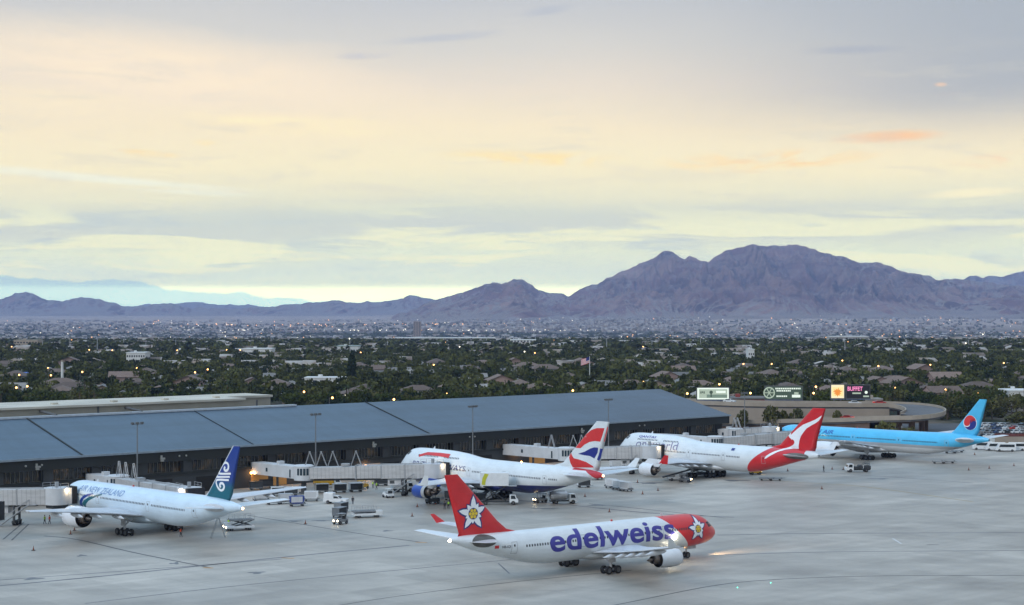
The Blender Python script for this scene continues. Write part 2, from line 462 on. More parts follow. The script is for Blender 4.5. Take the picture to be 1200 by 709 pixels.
    for (gs, gy, rows) in P['main_gear']: gear(root, 'main_gear', gs, gy, P['zb'] + .9, rows, .68, gap=P.get('gap', 1.5))
    # beacons, antennas
    L = P['fus'][-1][0]
    a = MB(); a.prism([(35 - 12, fus.pt(12, 0).z - .05), (35 - 12.5, fus.pt(12, 0).z + .55), (35 - 12.75, fus.pt(12, 0).z + .55), (35 - 12.7, fus.pt(12, 0).z - .05)], -.04, .04); a.build('antenna', M_white, root)
    bz = fus.pt(P['beacon'], 0).z; a = MB(); a.ball((35 - P['beacon'], 0, bz + .1), .2); a.build('beacon', P.get('m_beacon', M_nav_red), root)
    tl = MB(); tz = interp(P['fus'], L)[3]; tl.ball((35 - L - .12, 0, tz), .22 if P.get('tail_lit', True) else .1); tl.build('tail_light', P.get('m_tail', M_lamp_warm), root)
    ap = MB(); ap.lathe([(-.05, .34), (.05, .3)], (35 - L, 0, tz), (-1, 0, 0), 12, 0); ap.build('exhaust_outlet', M_dark, root)
    return root, fus, fin_pt

M_nav_red = mat('beacon_red', (.5, .03, .02), .4)
M_lamp_warm = mat('lamp_warm', (1, .8, .5), .4, emit=(1, .62, .28), estr=14)
M_lamp_white = mat('lamp_white', (1, .95, .85), .4, emit=(1, .86, .62), estr=40)
M_lamp_orange = mat('lamp_orange', (1, .6, .2), .4, emit=(1, .45, .12), estr=9)
M_off = mat('lamp_clear', (.6, .6, .6), .3)

def livery(name, fn, rough=.3, windows=(), doors=()):
    m, t = newmat(name, rough, coat=.25)
    vec, x, y, z = t.coords('Object'); s = t.math('SUBTRACT', 35.0, x)
    c = fn(t, s, y, z)
    for (wa, wb, wz) in windows:      # cabin window rows: dark panes in the skin, none at the doors
        m_ = t.ramp(t.math('ABSOLUTE', t.math('SUBTRACT', z, wz)), .22, .17)
        m_ = t.math('MULTIPLY', m_, t.ramp(t.math('ABSOLUTE', t.math('SUBTRACT', t.math('FRACT', t.math('DIVIDE', s, .53)), .5)), .30, .24))
        m_ = t.math('MULTIPLY', m_, t.math('MULTIPLY', t.math('GREATER_THAN', s, wa), t.math('LESS_THAN', s, wb)))
        for dd in doors: m_ = t.math('MULTIPLY', m_, t.math('GREATER_THAN', t.math('ABSOLUTE', t.math('SUBTRACT', s, dd)), 1.0))
        c = t.mix(m_, c, (.02, .025, .035, 1))
    n = t.noise(vec, .35, 5); k = t.ramp(n, .3, .7, .93, 1.03)
    st = t.noise(t.mapping(vec, (.25, 2.5, 2.5)), 1.2, 3); k2 = t.ramp(st, .25, .75, .95, 1.03)
    v = t.new('ShaderNodeVectorMath', operation='SCALE'); t.put(v.inputs[0], c); t.put(v.inputs['Scale'], t.math('MULTIPLY', k, k2))
    t.put(t.b.inputs['Base Color'], v.outputs[0]); return m
def step(t, v, edge, w=.04): return t.ramp(v, edge - w, edge + w) if not isinstance(edge, bpy.types.NodeSocket) else t.ramp(t.math('SUBTRACT', v, edge), -w, w)

WH = (.67, .71, .73)
RED_E = (.62, .018, .022)
# ---- A330 with the flower tail
def f_ede(t, s, y, z):
    e = t.math('MULTIPLY_ADD', t.math('SUBTRACT', z, 2.7), 1.2, 8.1)
    return t.mix(t.ramp(t.math('SUBTRACT', e, s), -.05, .05), (*WH, 1), (*RED_E, 1))
m_ede = livery('white_red_nose_paint', f_ede, windows=[(7.8, 44.5, 5.55)], doors=[14.2, 32.5])
def f_red(t, s, y, z): return t.mix(0.0, (*RED_E, 1), (*RED_E, 1))
m_edefin = livery('red_fin_paint', f_red)
p = 1.0
fus330 = [(0, .02, 4.15, 4.05, 4.1, p), (.25, .62, 4.75, 3.5, 4.1, p), (.9, 1.2, 5.3, 2.95, 4.15, p), (2, 1.75, 6.1, 2.5, 4.3, p), (3.2, 2.2, 6.95, 2.25, 4.55, p), (4.8, 2.58, 7.45, 2.08, 4.75, p), (7, 2.8, 7.68, 1.98, 4.83, p), (9, 2.82, 7.72, 1.96, 4.84, p), (37.5, 2.82, 7.72, 1.96, 4.84, p),
          (41.5, 2.78, 7.72, 2.3, 4.95, p), (46, 2.5, 7.75, 3.3, 5.5, p), (50, 2.0, 7.8, 4.4, 6.1, p), (54, 1.3, 7.8, 5.6, 6.7, p), (56.6, .62, 7.65, 6.6, 7.15, p), (57.5, .32, 7.45, 6.95, 7.2, p)]
m_winglet_red = mat('winglet_red', RED_E, .35, var=.05)
P = dict(fus=fus330, m_fus=m_ede, m_belly=M_white, m_wing=M_winggrey, m_winglet=m_winglet_red, m_nav=M_off, m_fin=m_edefin, m_eng=mat('cowl_pale_grey', (.66, .68, .70), .35, var=.08, scale=.6),
         fairing=(17.5, 33.5, 3.0, 2.75, 1.15), wing=[(19.3, 2.4, 3.2, 11.2, 1.35), (23.6, 9.4, 3.75, 7.6, .9), (30.0, 19.5, 4.75, 5.0, .55), (36.0, 29.3, 5.9, 2.7, .3), (36.5, 29.6, 5.95, 2.2, .22)],
         winglet=[(36.9, 29.65, 5.95, 2.0, .08), (38.9, 30.4, 7.5, .8, .04)], tracks=[7.5, 11.5, 15.5, 19.5, 23.5], flaps=[(3.5, 9.4), (9.8, 20.5), (21.5, 28)],
         engines=[(17.6, 9.37, 2.2, 6.4, 1.44, 3.75)], flex=(-.3, 1.7), m_winglet_r=M_white, m_seal=M_stabunder, seal=(.42, .95), stab=[(49.4, 1.2, 6.8, 5.2, .36), (55.6, 9.6, 7.85, 2.2, .14)],
         fin=[(43.9, 7.55, 12.2, .3), (46.4, 8.2, 9.5, .62), (48.2, 9.6, 8.15, .66), (56.1, 17.45, 2.55, .3)],
         doors=[6.0, 14.2, 32.5, 46.6], sill=4.45, cockpit=(5.35, 6.2, 1.55, 3.4), nose_gear=6.67, main_gear=[(28.85, 5.34, 2), (28.85, -5.34, 2)], zb=1.96, gap=1.98,
         beacon=24, m_tail=M_lamp_white, tiplight=False)
ede, fe, ede_fin = aircraft('EDE', 'passenger_jet', 'white and red airliner with blue lettering and flower tail, taxiing in front of the others', P)
M_navy = mat('lettering_violet_blue', (.045, .04, .27), .4, var=.05)
M_flower_w = mat('petal_white', (.82, .83, .85), .4, var=.04)
M_flower_b = mat('petal_outline_blue', (.03, .03, .14), .5, var=.05)
M_flower_y = mat('flower_yellow', (.75, .52, .03), .4, var=.05)
tx = text_tris('edelweiss', 5.0, offset=.12, shear=0.0, space=1.03)
xs_ = [v[0] for v in tx[0]]; x0_, x1_ = min(xs_), max(xs_); kx = (39.6 - 12.0) / (x1_ - x0_)
for sgn in (-1, 1):
    a0 = fe.ang(25, 4.2)
    def fn(u, v, sgn=sgn, a0=a0):
        u = (u - x0_) * kx; v = v * 1.02
        s_ = (39.6 - u) if sgn < 0 else (12.0 + u)
        return fe.pt(s_, sgn * (a0 - v / 2.86), .035)
    map_decal('lettering', tx, fn, M_navy, ede, .35, .9)
def flower(cx, cy, r, fnn, parent, squash=1.0):
    angs = [88, 22, -55, -92, -125, 168, 56, 128, -20, 203]; lens = [1.12, 1.0, 1.05, .62, 1.05, 1.08, .74, .72, .66, .62]
    def sq(vf): return [((a - cx) * squash + cx, b) for a, b in vf[0]], vf[1]
    map_decal('flower_outline', sq(star2d(cx, cy, r * 1.12, angs, [l * 1.0 for l in lens], .46)), lambda a, b: fnn(a, b, .03), M_flower_b, parent, .5, .5)
    map_decal('flower_petal', sq(star2d(cx, cy, r, angs, lens, .34)), lambda a, b: fnn(a, b, .045), M_flower_w, parent, .5, .5)
    map_decal('flower_heart', sq(circle2d(cx, cy, r * .36, 16)), lambda a, b: fnn(a, b, .06), M_flower_b, parent, .5, .5)
    cs = [circle2d(cx, cy, r * .12, 10)] + [circle2d(cx + r * .225 * math.cos(R(60 * k)), cy + r * .225 * math.sin(R(60 * k)), r * .105, 10) for k in range(6)]
    map_decal('flower_stamen', sq(merge2d(cs)), lambda a, b: fnn(a, b, .075), M_flower_y, parent, .5, .5)
fc = inv('EDE', 553.2, 601.6)
for sgn in (1, -1):
    flower(-fc[0], fc[1], 2.55, lambda a, b, o, sgn=sgn: ede_fin(-a, b, sgn, o), ede)
    nc = inv('EDE', 815.5, 620.0, -2.2)
    flower(-nc[0], nc[1] + .1, 1.95, lambda a, b, o, sgn=sgn: fe.side(max(.5, -a), min(b, interp(fe.tab, max(.5, -a))[1] - .02), sgn, o + .01), ede, 1.05)
# registration by the rear door: small flag and letters
rg = text_tris('HB-IQI', .55, .01); 
map_decal('registration', rg, lambda u, v: fe.side(48.9 - u, 5.5 + v, -1, .03), mat('registration_grey', (.12, .12, .14), .5), ede, .3, .8)
map_decal('flag_mark', poly_tris([(0, 0), (.75, 0), (.75, .5), (0, .5)]), lambda u, v: fe.side(50.2 - u, 5.5 + v, -1, .03), mat('flag_red', (.6, .03, .03), .5), ede, .3, .8)
# lit landing lights on the fuselage side, wing root and nose leg
la = inv('EDE', 790, 629, -2.95); lb_ = inv('EDE', 787, 643, -3.2)
for nm, (s_, z_), y_, r_ in (('landing_light', la, -3.0, .42), ('landing_light', lb_, -3.1, .2)):
    b = MB(); b.ball((35 - s_, y_, z_), r_, 0, 14, 8); b.build(nm, M_lamp_white, ede)
b = MB(); b.ball((35 - 6.3, -.2, 1.9), .2); b.ball((35 - 6.3, .2, 1.9), .2); b.build('taxi_light', M_lamp_warm, ede)

def spot(parent_pose, s_, y_, z_, energy, aim_s, aim_z, size=R(40), col=(1, .72, .42), blend=.8):
    x0, y0, t = POSE[parent_pose]; M = Matrix.Translation((x0, y0, 0)) @ Matrix.Rotation(R(t), 4, 'Z')
    a = M @ Vector((35 - s_, y_, z_)); b = M @ Vector((35 - aim_s, y_, aim_z))
    l = bpy.data.lights.new('landing_beam', 'SPOT'); l.energy = energy; l.color = col; l.spot_size = size; l.spot_blend = blend; l.shadow_soft_size = .3
    o = bpy.data.objects.new('landing_beam', l); COL.objects.link(o); o.location = a; o.rotation_euler = (b - a).to_track_quat('-Z', 'Y').to_euler()
spot('EDE', 5.0, 0, 1.9, 26000, -14, -.8, R(34), (1, .66, .34), 1.0)

# ---- 777 family helper
def fus777(L):
    d = L - 62.9
    return [(0, .02, 4.25, 4.15, 4.2, p), (.25, .65, 4.95, 3.6, 4.25, p), (.9, 1.3, 5.6, 3.0, 4.4, p), (2, 1.95, 6.5, 2.65, 4.6, p), (3.4, 2.5, 7.45, 2.42, 4.95, p), (5.2, 2.9, 8.2, 2.3, 5.3, p), (7.5, 3.08, 8.5, 2.25, 5.4, p), (9.5, 3.1, 8.52, 2.25, 5.4, p),
            (42 + d, 3.1, 8.6, 2.25, 5.42, p), (46.5 + d, 3.02, 8.7, 2.75, 5.6, p), (51 + d, 2.6, 8.75, 3.8, 6.1, p), (55.5 + d, 1.9, 8.65, 5.0, 6.7, p), (59.5 + d, 1.0, 8.3, 6.2, 7.2, p), (62 + d, .42, 7.9, 6.75, 7.3, p), (62.9 + d, .16, 7.65, 6.95, 7.3, p)]
def fin777(o): return [(50.4 + o, 8.3, 8.6, .55), (52.2 + o, 9.6, 7.7, .7), (59.9 + o, 18.45, 2.35, .3)]
def stab777(o): return [(53.0 + o, 1.5, 7.0, 6.4, .42), (60.5 + o, 10.7, 8.1, 2.4, .15)]
# ---- teal tailed 777-200
def f_anz(t, s, y, z): return t.mix(0.0, (.58, .70, .80, 1), (.58, .70, .80))
m_anz = livery('pearl_white_paint', f_anz, windows=[(8.5, 48.5, 6.0)], doors=[17.6, 36.0])
def f_anzfin(t, s, y, z):
    c = t.mix(t.ramp(z, 10.2, 12.6), (.004, .12, .17, 1), (.012, .045, .26, 1))
    le = t.math('MULTIPLY_ADD', t.math('SUBTRACT', z, 9.6), .87, 52.2)
    return t.mix(t.ramp(t.math('SUBTRACT', s, le), .55, .4), c, (.55, .57, .6, 1))
m_anzfin = livery('teal_and_blue_fin_paint', f_anzfin)
P = dict(fus=fus777(62.9), m_fus=m_anz, m_belly=m_anz, m_wing=M_winggrey, m_nav=M_off, m_fin=m_anzfin, m_eng=mat('cowl_white', (.72, .74, .77), .35, var=.06, scale=.6),
         fairing=(19, 37, 3.3, 3.0, 1.35), wing=[(20.2, 2.6, 3.6, 14.0, 1.6), (25.0, 9.8, 4.7, 9.4, 1.05), (32.3, 20.3, 6.1, 5.8, .6), (39.2, 30.2, 7.3, 2.6, .28), (40.2, 30.5, 7.35, 1.5, .15)],
         tracks=[8, 13.5, 18.5, 23.5], flaps=[(3.6, 9.4), (10.2, 21), (22, 28.5)], engines=[(18.7, 9.75, 3.0, 7.3, 1.98, 4.9)], stab=stab777(0), fin=fin777(0),
         doors=[6.2, 17.6, 36.0, 51.0], sill=4.75, cockpit=(5.95, 6.9, 1.9, 4.0), nose_gear=5.89, main_gear=[(31.77, 5.49, 3), (31.77, -5.49, 3)], zb=2.25, beacon=26)
anz, fa, anz_fin = aircraft('ANZ', 'passenger_jet', 'white airliner with a teal and blue tail bearing a white spiral emblem', P)
M_ltblue = mat('lettering_blue_grey', (.16, .27, .48), .4, var=.05)
M_blue = mat('swoosh_blue', (.012, .05, .28), .4, var=.05); M_teal = mat('swoosh_teal', (.005, .12, .17), .4, var=.05)
def side_text(txt, size, s0, s1, z, fu, sgn, m, parent, rad=3.15, shear=0.0, offset=.02, step_=.5, xs=None):
    tx = text_tris(txt, size, offset=offset, shear=shear); xx = [v[0] for v in tx[0]]; a, b = min(xx), max(xx); k = (s1 - s0) / (b - a)
    def fn(u, v):
        u = (u - a) * k; s_ = s0 + u if sgn > 0 else s1 - u
        return fu.pt(s_, sgn * (fu.ang(s_, z) - v / rad), .03)
    return map_decal('lettering', tx, fn, m, parent, step_, 1.2)
for sgn in (1, -1):
    side_text('AIR NEW ZEALAND', 2.0, 9.6, 26.5, 6.75, fa, sgn, M_ltblue, anz, shear=.25, offset=.01)
def swoosh(px_pts, w0, w1, m, fu, key, y, parent):
    pts = [inv(key, x, yy, y) for x, yy in px_pts]
    pts = [(a, b) for a, b in pts]
    dense = []
    for i in range(len(pts) - 1):
        for k in range(4): dense.append(tuple(Vector(pts[i]).lerp(Vector(pts[i + 1]), k / 4)))
    dense.append(pts[-1])
    for sgn in (1, -1):
        vf = stroke2d(dense, w0, w1)
        map_decal('swoosh', vf, lambda a, b, sgn=sgn: fu.side(a, b, sgn, .03), m, parent, .5, .6)
swoosh([(94, 593), (95, 588), (98, 583), (103, 580), (109, 578.5)], 1.1, .2, M_blue, fa, 'ANZ', 3.0, anz)
swoosh([(96.5, 593), (99, 588.5), (104, 584.5), (111, 581.5), (118.5, 579.5)], 1.1, .2, M_teal, fa, 'ANZ', 3.1, anz)
def fin_poly(key, pts, finfn, m, parent, name, off=.03, sides=(1, -1), org=None, sc_=1.0):
    o_, s_ = org or ((0, 0), 1)
    q = [inv(key, o_[0] + x / s_, o_[1] + y / s_) for x, y in pts]
    vf = poly_tris([(a, b) for a, b in q])
    for sgn in sides: map_decal(name, vf, lambda a, b, sgn=sgn: finfn(a, b, sgn, off), m, parent, .5, .5)
def fin_stroke(key, pts, finfn, m, parent, name, w0, w1, org):
    o_, s_ = org
    q = [inv(key, o_[0] + x / s_, o_[1] + y / s_) for x, y in pts]
    d = []
    for i in range(len(q) - 1):
        p0 = q[max(0, i - 1)]; p1 = q[i]; p2 = q[i + 1]; p3 = q[min(len(q) - 1, i + 2)]
        for k in range(4):
            t = k / 4; d.append(tuple(.5 * (2 * p1[j] + (p2[j] - p0[j]) * t + (2 * p0[j] - 5 * p1[j] + 4 * p2[j] - p3[j]) * t * t + (3 * p1[j] - p0[j] - 3 * p2[j] + p3[j]) * t ** 3) for j in (0, 1)))
    d.append(q[-1])
    for sgn in (1, -1): map_decal(name, stroke2d(d, w0, w1), lambda a, b, sgn=sgn: finfn(a, b, sgn, .035), m, parent, .5, .5)
og = ((200, 500), 5.4545)
fin_stroke('ANZ', [(390, 300), (322, 299), (318, 288), (328, 262), (343, 238), (358, 229), (373, 236), (377, 256), (371, 276), (358, 280), (351, 268), (357, 255)], anz_fin, M_flower_w, anz, 'koru_emblem', .36, .5, og)
fin_stroke('ANZ', [(384, 320), (296, 320)], anz_fin, M_flower_w, anz, 'koru_emblem', .34, .34, og)
fin_stroke('ANZ', [(378, 341), (312, 338), (301, 350), (304, 368), (316, 392), (332, 406), (346, 398), (350, 378), (342, 362), (329, 362), (325, 376), (331, 386)], anz_fin, M_flower_w, anz, 'koru_emblem', .36, .5, og)

# ---- 747 family helper
fus747 = [(0, .02, 4.85, 4.75, 4.8, 1.0), (.25, .7, 5.55, 4.05, 4.8, 1.0), (.9, 1.35, 6.4, 3.35, 4.85, 1.0), (2, 2.0, 7.3, 2.8, 5.0, 1.05), (3.6, 2.6, 8.9, 2.45, 5.15, 1.2), (5.2, 2.95, 9.75, 2.25, 5.3, 1.28), (7.5, 3.18, 10.05, 2.12, 5.35, 1.3), (10, 3.25, 10.12, 2.1, 5.35, 1.3), (18, 3.25, 10.08, 2.1, 5.35, 1.3),
          (24, 3.25, 9.75, 2.1, 5.35, 1.22), (30, 3.25, 9.0, 2.1, 5.35, 1.06), (34, 3.25, 8.85, 2.1, 5.35, 1.0), (45, 3.25, 8.85, 2.1, 5.35, 1.0), (49.5, 3.18, 8.9, 2.55, 5.5, 1.0), (55, 2.7, 8.98, 3.8, 6.1, 1.0), (60, 1.9, 8.9, 5.2, 6.9, 1.0), (64.5, 1.1, 8.7, 6.4, 7.4, 1.0), (67.5, .55, 8.4, 7.0, 7.6, 1.0), (68.7, .25, 8.05, 7.3, 7.65, 1.0)]
def base747(eo=0): return dict(fus=fus747, fairing=(19.5, 42, 3.45, 2.9, 1.3), wing=[(20.0, 2.7, 3.6, 16.5, 1.7), (28.0, 12.0, 4.5, 9.6, .95), (35.6, 21.2, 5.4, 6.6, .55), (44.2, 31.6, 6.1, 4.1, .3)],
         winglet=[(45.4, 31.62, 6.1, 2.9, .09), (47.8, 32.2, 8.3, 1.3, .05)], tracks=[6.5, 10.5, 15.5, 20], flaps=[(4, 11), (13, 22), (24, 30)],
         engines=[(21.5 + eo, 11.7, 2.3, 5.9, 1.42, 4.5), (30.0 + eo, 20.8, 3.05, 5.9, 1.5, 5.4)], seal=(.4, .75), stab=[(58.8, 1.7, 7.3, 8.2, .5), (66.6, 11.0, 8.5, 2.6, .16)],
         fin=[(52.6, 8.7, 15.0, .45), (56.6, 9.7, 11.4, .8), (58.2, 11.2, 10.0, .82), (66.9, 19.25, 3.9, .4)], doors=[7.2, 17.6, 28.5, 40.5, 53.5], sill=4.9,
         cockpit=(8.35, 9.2, 3.9, 5.2), nose_gear=7.9, main_gear=[(31.8, 5.5, 2), (31.8, -5.5, 2), (34.9, 1.9, 2), (34.9, -1.9, 2)], zb=2.1, gap=1.47, pyl=3.2)
# BA
def f_ba(t, s, y, z):
    e = t.math('MULTIPLY_ADD', t.math('MAXIMUM', t.math('SUBTRACT', s, 37.0), 0.0), .045, 3.75)
    c = t.mix(t.ramp(t.math('SUBTRACT', z, e), -.04, .04), (.012, .018, .12, 1), (*WH, 1))
    e2 = t.math('MULTIPLY_ADD', t.math('MAXIMUM', t.math('SUBTRACT', s, 64.2), 0.0), -.55, 8.45)
    up = t.math('MULTIPLY', t.ramp(t.math('SUBTRACT', z, e2), -.05, .05), t.ramp(s, 60.4, 60.6))
    return t.mix(up, c, (.5, .02, .03, 1))
W747 = dict(windows=[(8.6, 57, 6.05), (9, 24, 8.55)], doors=[17.6, 28.5, 40.5, 53.5])
m_ba = livery('white_over_navy_paint', f_ba, **W747)
P = base747(1.1); P.update(m_fus=m_ba, m_belly=mat('belly_navy', (.012, .018, .12), .4, var=.06), m_wing=M_winggrey, m_winglet=M_white, m_nav=M_off, m_fin=livery('white_fin_paint', lambda t, s, y, z: t.mix(0.0, (*WH, 1), WH)),
         m_eng=livery('cowl_blue', lambda t, s, y, z: t.mix(t.ramp(s, 34.4, 34.45), (.02, .065, .32, 1), (.4, .41, .42))), beacon=43, m_beacon=M_lamp_orange, group='four engined jumbo jets at the gates')
ba, fb, ba_fin = aircraft('BA', 'passenger_jet', 'white jumbo jet with navy belly and a waving red and blue flag tail', P)
M_ser = mat('lettering_navy', (.02, .03, .16), .4)
M_fred = mat('flag_paint_red', (.6, .03, .03), .4, var=.08); M_fblue = mat('flag_paint_blue', (.015, .025, .2), .4, var=.08)
for sgn in (1, -1):
    side_text('BRITISH AIRWAYS', 1.5, 7.9, 27.2, 5.95, fb, sgn, M_ser, ba, rad=3.6, offset=.0, shear=.1)
    rib = [(9.5, 8.35), (12, 9.0), (16, 9.05), (19.5, 8.95), (20.5, 8.8)]
    map_decal('ribbon', stroke2d([tuple(Vector(rib[i]).lerp(Vector(rib[i + 1]), k / 4)) for i in range(4) for k in range(4)], .55, .9), lambda a, b, sgn=sgn: fb.side(a, b, sgn, .04), M_fred, ba, .4, .6)
og = ((560, 480), 5.4545)
fin_poly('BA', [(622, 243), (640, 205), (662, 190), (690, 160), (730, 130), (765, 118), (812, 118), (800, 160), (785, 205), (755, 200), (720, 206), (690, 222), (664, 246)], ba_fin, M_fred, ba, 'flag_emblem', org=og)
fin_poly('BA', [(828, 112), (846, 112), (824, 205), (806, 205)], ba_fin, M_fred, ba, 'flag_emblem', org=og)
fin_poly('BA', [(648, 282), (690, 268), (725, 248), (750, 240), (772, 243), (768, 275), (748, 312), (722, 296), (690, 291)], ba_fin, M_fblue, ba, 'flag_emblem', org=og)
fin_poly('BA', [(784, 248), (800, 252), (790, 300), (776, 328), (764, 318), (776, 285)], ba_fin, M_fblue, ba, 'flag_emblem', org=og)
fin_poly('BA', [(583, 285), (596, 275), (608, 290), (622, 310), (655, 318), (700, 335), (738, 360), (744, 370), (612, 368), (598, 335)], ba_fin, M_fred, ba, 'flag_emblem', org=og)

# Qantas-like red
def f_q(t, s, y, z):
    e = t.math('MULTIPLY_ADD', t.math('MULTIPLY', z, z), .1, 46.8)
    c = t.mix(t.ramp(t.math('SUBTRACT', s, e), -.06, .06), (*WH, 1), (.58, .015, .02, 1))
    return t.mix(t.ramp(s, 64.9, 65.0), c, (*WH, 1))
m_q = livery('white_red_rear_paint', f_q, windows=[(8.6, 46, 6.05), (9, 24, 8.55)], doors=[17.6, 28.5, 40.5])
m_qfin = livery('red_tail_paint', lambda t, s, y, z: t.mix(0.0, (.58, .015, .02, 1), (.58, .015, .02)))
P = base747(-.9); P.update(m_fus=m_q, m_belly=M_white, m_wing=M_winggrey, m_winglet=m_winglet_red, m_nav=M_off, m_fin=m_qfin, m_eng=P.get('x') or MATS['cowl_white'], beacon=43, tail_lit=False, m_tail=M_dark, m_winglet_r=M_white, m_seal=M_stabunder, group='four engined jumbo jets at the gates')
qan, fq, q_fin = aircraft('QAN', 'passenger_jet', 'white jumbo jet with a white kangaroo on its red tail, beyond the flag tailed one', P)
og = ((880, 470), 7.875)
def q_side(s_, z_, sgn, off):
    if z_ < fq.pt(s_, 0).z - .03: return fq.side(s_, z_, sgn, off + .01)
    return q_fin(s_, z_, sgn, off)
kang = [(656, 132), (648, 152), (628, 182), (600, 204), (560, 226), (520, 252), (492, 288), (468, 325), (456, 365), (448, 410), (446, 441), (400, 439), (350, 446), (292, 466), (240, 500), (206, 524), (192, 524), (205, 500), (232, 478), (268, 458), (320, 436), (368, 420), (398, 404), (411, 386), (409, 366), (396, 352), (385, 356), (378, 346), (366, 338), (350, 318), (322, 312), (320, 300), (350, 285), (366, 268), (378, 274), (372, 290), (376, 312), (396, 292), (440, 252), (490, 216), (540, 196), (600, 170)]
qq = [inv('QAN', og[0][0] + x / og[1], og[0][1] + y / og[1]) for x, y in kang]
for sgn in (1, -1):
    map_decal('kangaroo_emblem', poly_tris(qq), lambda a, b, sgn=sgn: q_side(a, b, sgn, .035), M_flower_w, qan, .4, .4)
    side_text('oneworld', 2.8, 9.2, 24.3, 6.35, fq, sgn, mat('lettering_grey_violet', (.18, .17, .3), .4), qan, rad=3.6, offset=-.005)
    side_text('QANTAS', .9, 9.2, 15.5, 9.0, fq, sgn, M_navy, qan, rad=3.6, offset=.02)
    map_decal('flag_mark', poly_tris([(0, 0), (1.1, 0), (1.1, .6), (0, .6)]), lambda a, b, sgn=sgn: fq.side(42.6 + a, 7.5 + b, sgn, .03), M_fblue, qan, .4, .8)
    # engine maker's triangle replaced by plain red marks on the outer cowls
# Korean
def f_k(t, s, y, z):
    c = t.mix(t.ramp(z, 4.95, 5.02), (.36, .38, .40, 1), (.075, .47, .76, 1))
    return t.mix(t.ramp(z, 4.15, 4.2), (.62, .64, .66, 1), c)
m_k = livery('sky_blue_over_silver_paint', f_k, windows=[(8.5, 58.5, 6.0)], doors=[17.6, 30.5, 46.0])
m_kfin = livery('sky_blue_fin_paint', lambda t, s, y, z: t.mix(0.0, (.075, .47, .76, 1), (.075, .47, .76)))
o = 10.13
P = dict(fus=fus777(73.0), m_fus=m_k, m_belly=mat('belly_pale_grey', (.6, .62, .65), .4, var=.08), m_wing=M_winggrey, m_nav=M_off, m_fin=m_kfin, m_eng=MATS['cowl_white'],
         fairing=(24.3, 43, 3.3, 3.0, 1.35), wing=[(25.5, 2.6, 3.6, 14.0, 1.6), (30.3, 9.8, 4.6, 9.4, 1.05), (37.6, 20.3, 5.9, 5.8, .6), (44.2, 29.8, 7.1, 2.9, .3), (47.6, 32.3, 7.4, .8, .08)],
         tracks=[8, 13.5, 18.5, 23.5], flaps=[(3.6, 9.4), (10.2, 21), (22, 28.5)], engines=[(22.6, 9.75, 2.75, 7.8, 2.1, 4.7)], stab=stab777(o), fin=fin777(o),
         doors=[6.2, 17.6, 30.5, 46.0, 61.2], sill=4.75, cockpit=(5.95, 6.9, 1.9, 4.0), nose_gear=5.89, main_gear=[(37.1, 5.49, 3), (37.1, -5.49, 3)], zb=2.25, beacon=30, tail_lit=False, m_tail=M_dark)
kor, fk, k_fin = aircraft('KOR', 'passenger_jet', 'light blue airliner with a silver belly and a round red and blue tail emblem', P)
for sgn in (1, -1):
    side_text('KOREAN AIR', 1.9, 9.0, 23.4, 6.55, fk, sgn, mat('lettering_deep_blue', (.01, .07, .35), .4), kor, rad=3.2, offset=.03, shear=.2)
kc = inv('KOR', 1137.2, 495.3); kr = 1.95
def yin(sgn_):
    pts = []
    n = 16
    up = sgn_
    for k in range(n + 1):
        a = math.pi * k / n; pts.append((kr * math.cos(a), up * kr * math.sin(a)))
    for k in range(1, n):   # from left to the centre: bulge, then centre to right: hollow
        a = math.pi * k / n; pts.append((-kr / 2 - kr / 2 * math.cos(a), -up * kr / 2 * math.sin(a) * (1 if up > 0 else -1) * .85))
    for k in range(1, n):
        a = math.pi * k / n; pts.append((kr / 2 - kr / 2 * math.cos(a), up * kr / 2 * math.sin(a) * (1 if up > 0 else -1) * .85))
    return pts
ca_, sa_ = math.cos(R(18)), math.sin(R(18))
def rotk(pts, gx, gy): return [(kc[0] + (x * ca_ - y * sa_) * .97 + gx, kc[1] + (x * sa_ + y * ca_) * .97 + gy) for x, y in pts]
for sgn in (1, -1):
    map_decal('emblem_ground', circle2d(kc[0], kc[1], kr * 1.06, 28), lambda a, b, sgn=sgn: k_fin(a, b, sgn, .02), M_flower_w, kor, .5, .5)
    map_decal('emblem_red', poly_tris(rotk(yin(1), 0, .13)), lambda a, b, sgn=sgn: k_fin(a, b, sgn, .04), M_fred, kor, .4, .4)
    map_decal('emblem_blue', poly_tris(rotk(yin(-1), 0, -.13)), lambda a, b, sgn=sgn: k_fin(a, b, sgn, .04), M_fblue, kor, .4, .4)

# ------------------------------------------------------------------ world
w = bpy.data.worlds.new('World'); sc.world = w; w.use_nodes = True
t = NT(w); nt = w.node_tree
for n_ in list(nt.nodes): nt.nodes.remove(n_)
out = t.new('ShaderNodeOutputWorld')
sky = t.new('ShaderNodeTexSky', sky_type='NISHITA', sun_disc=False, sun_elevation=R(4), sun_rotation=R(200), altitude=600, air_density=1.2, dust_density=1.5, ozone_density=1.5)
bg1 = t.new('ShaderNodeBackground'); nt.links.new(sky.outputs[0], bg1.inputs[0]); bg1.inputs[1].default_value = .13
vec, x, y, z = t.coords('Generated')
az = t.math('ARCTAN2', x, y)                                   # 0 straight ahead, + to the right
el = t.math('ARCTANGENT', t.math('DIVIDE', z, t.math('SQRT', t.math('ADD', t.math('MULTIPLY', x, x), t.math('MULTIPLY', y, y)))))
comb = t.new('ShaderNodeCombineXYZ'); t.put(comb.inputs[0], az); t.put(comb.inputs[1], el); P2 = comb.outputs[0]
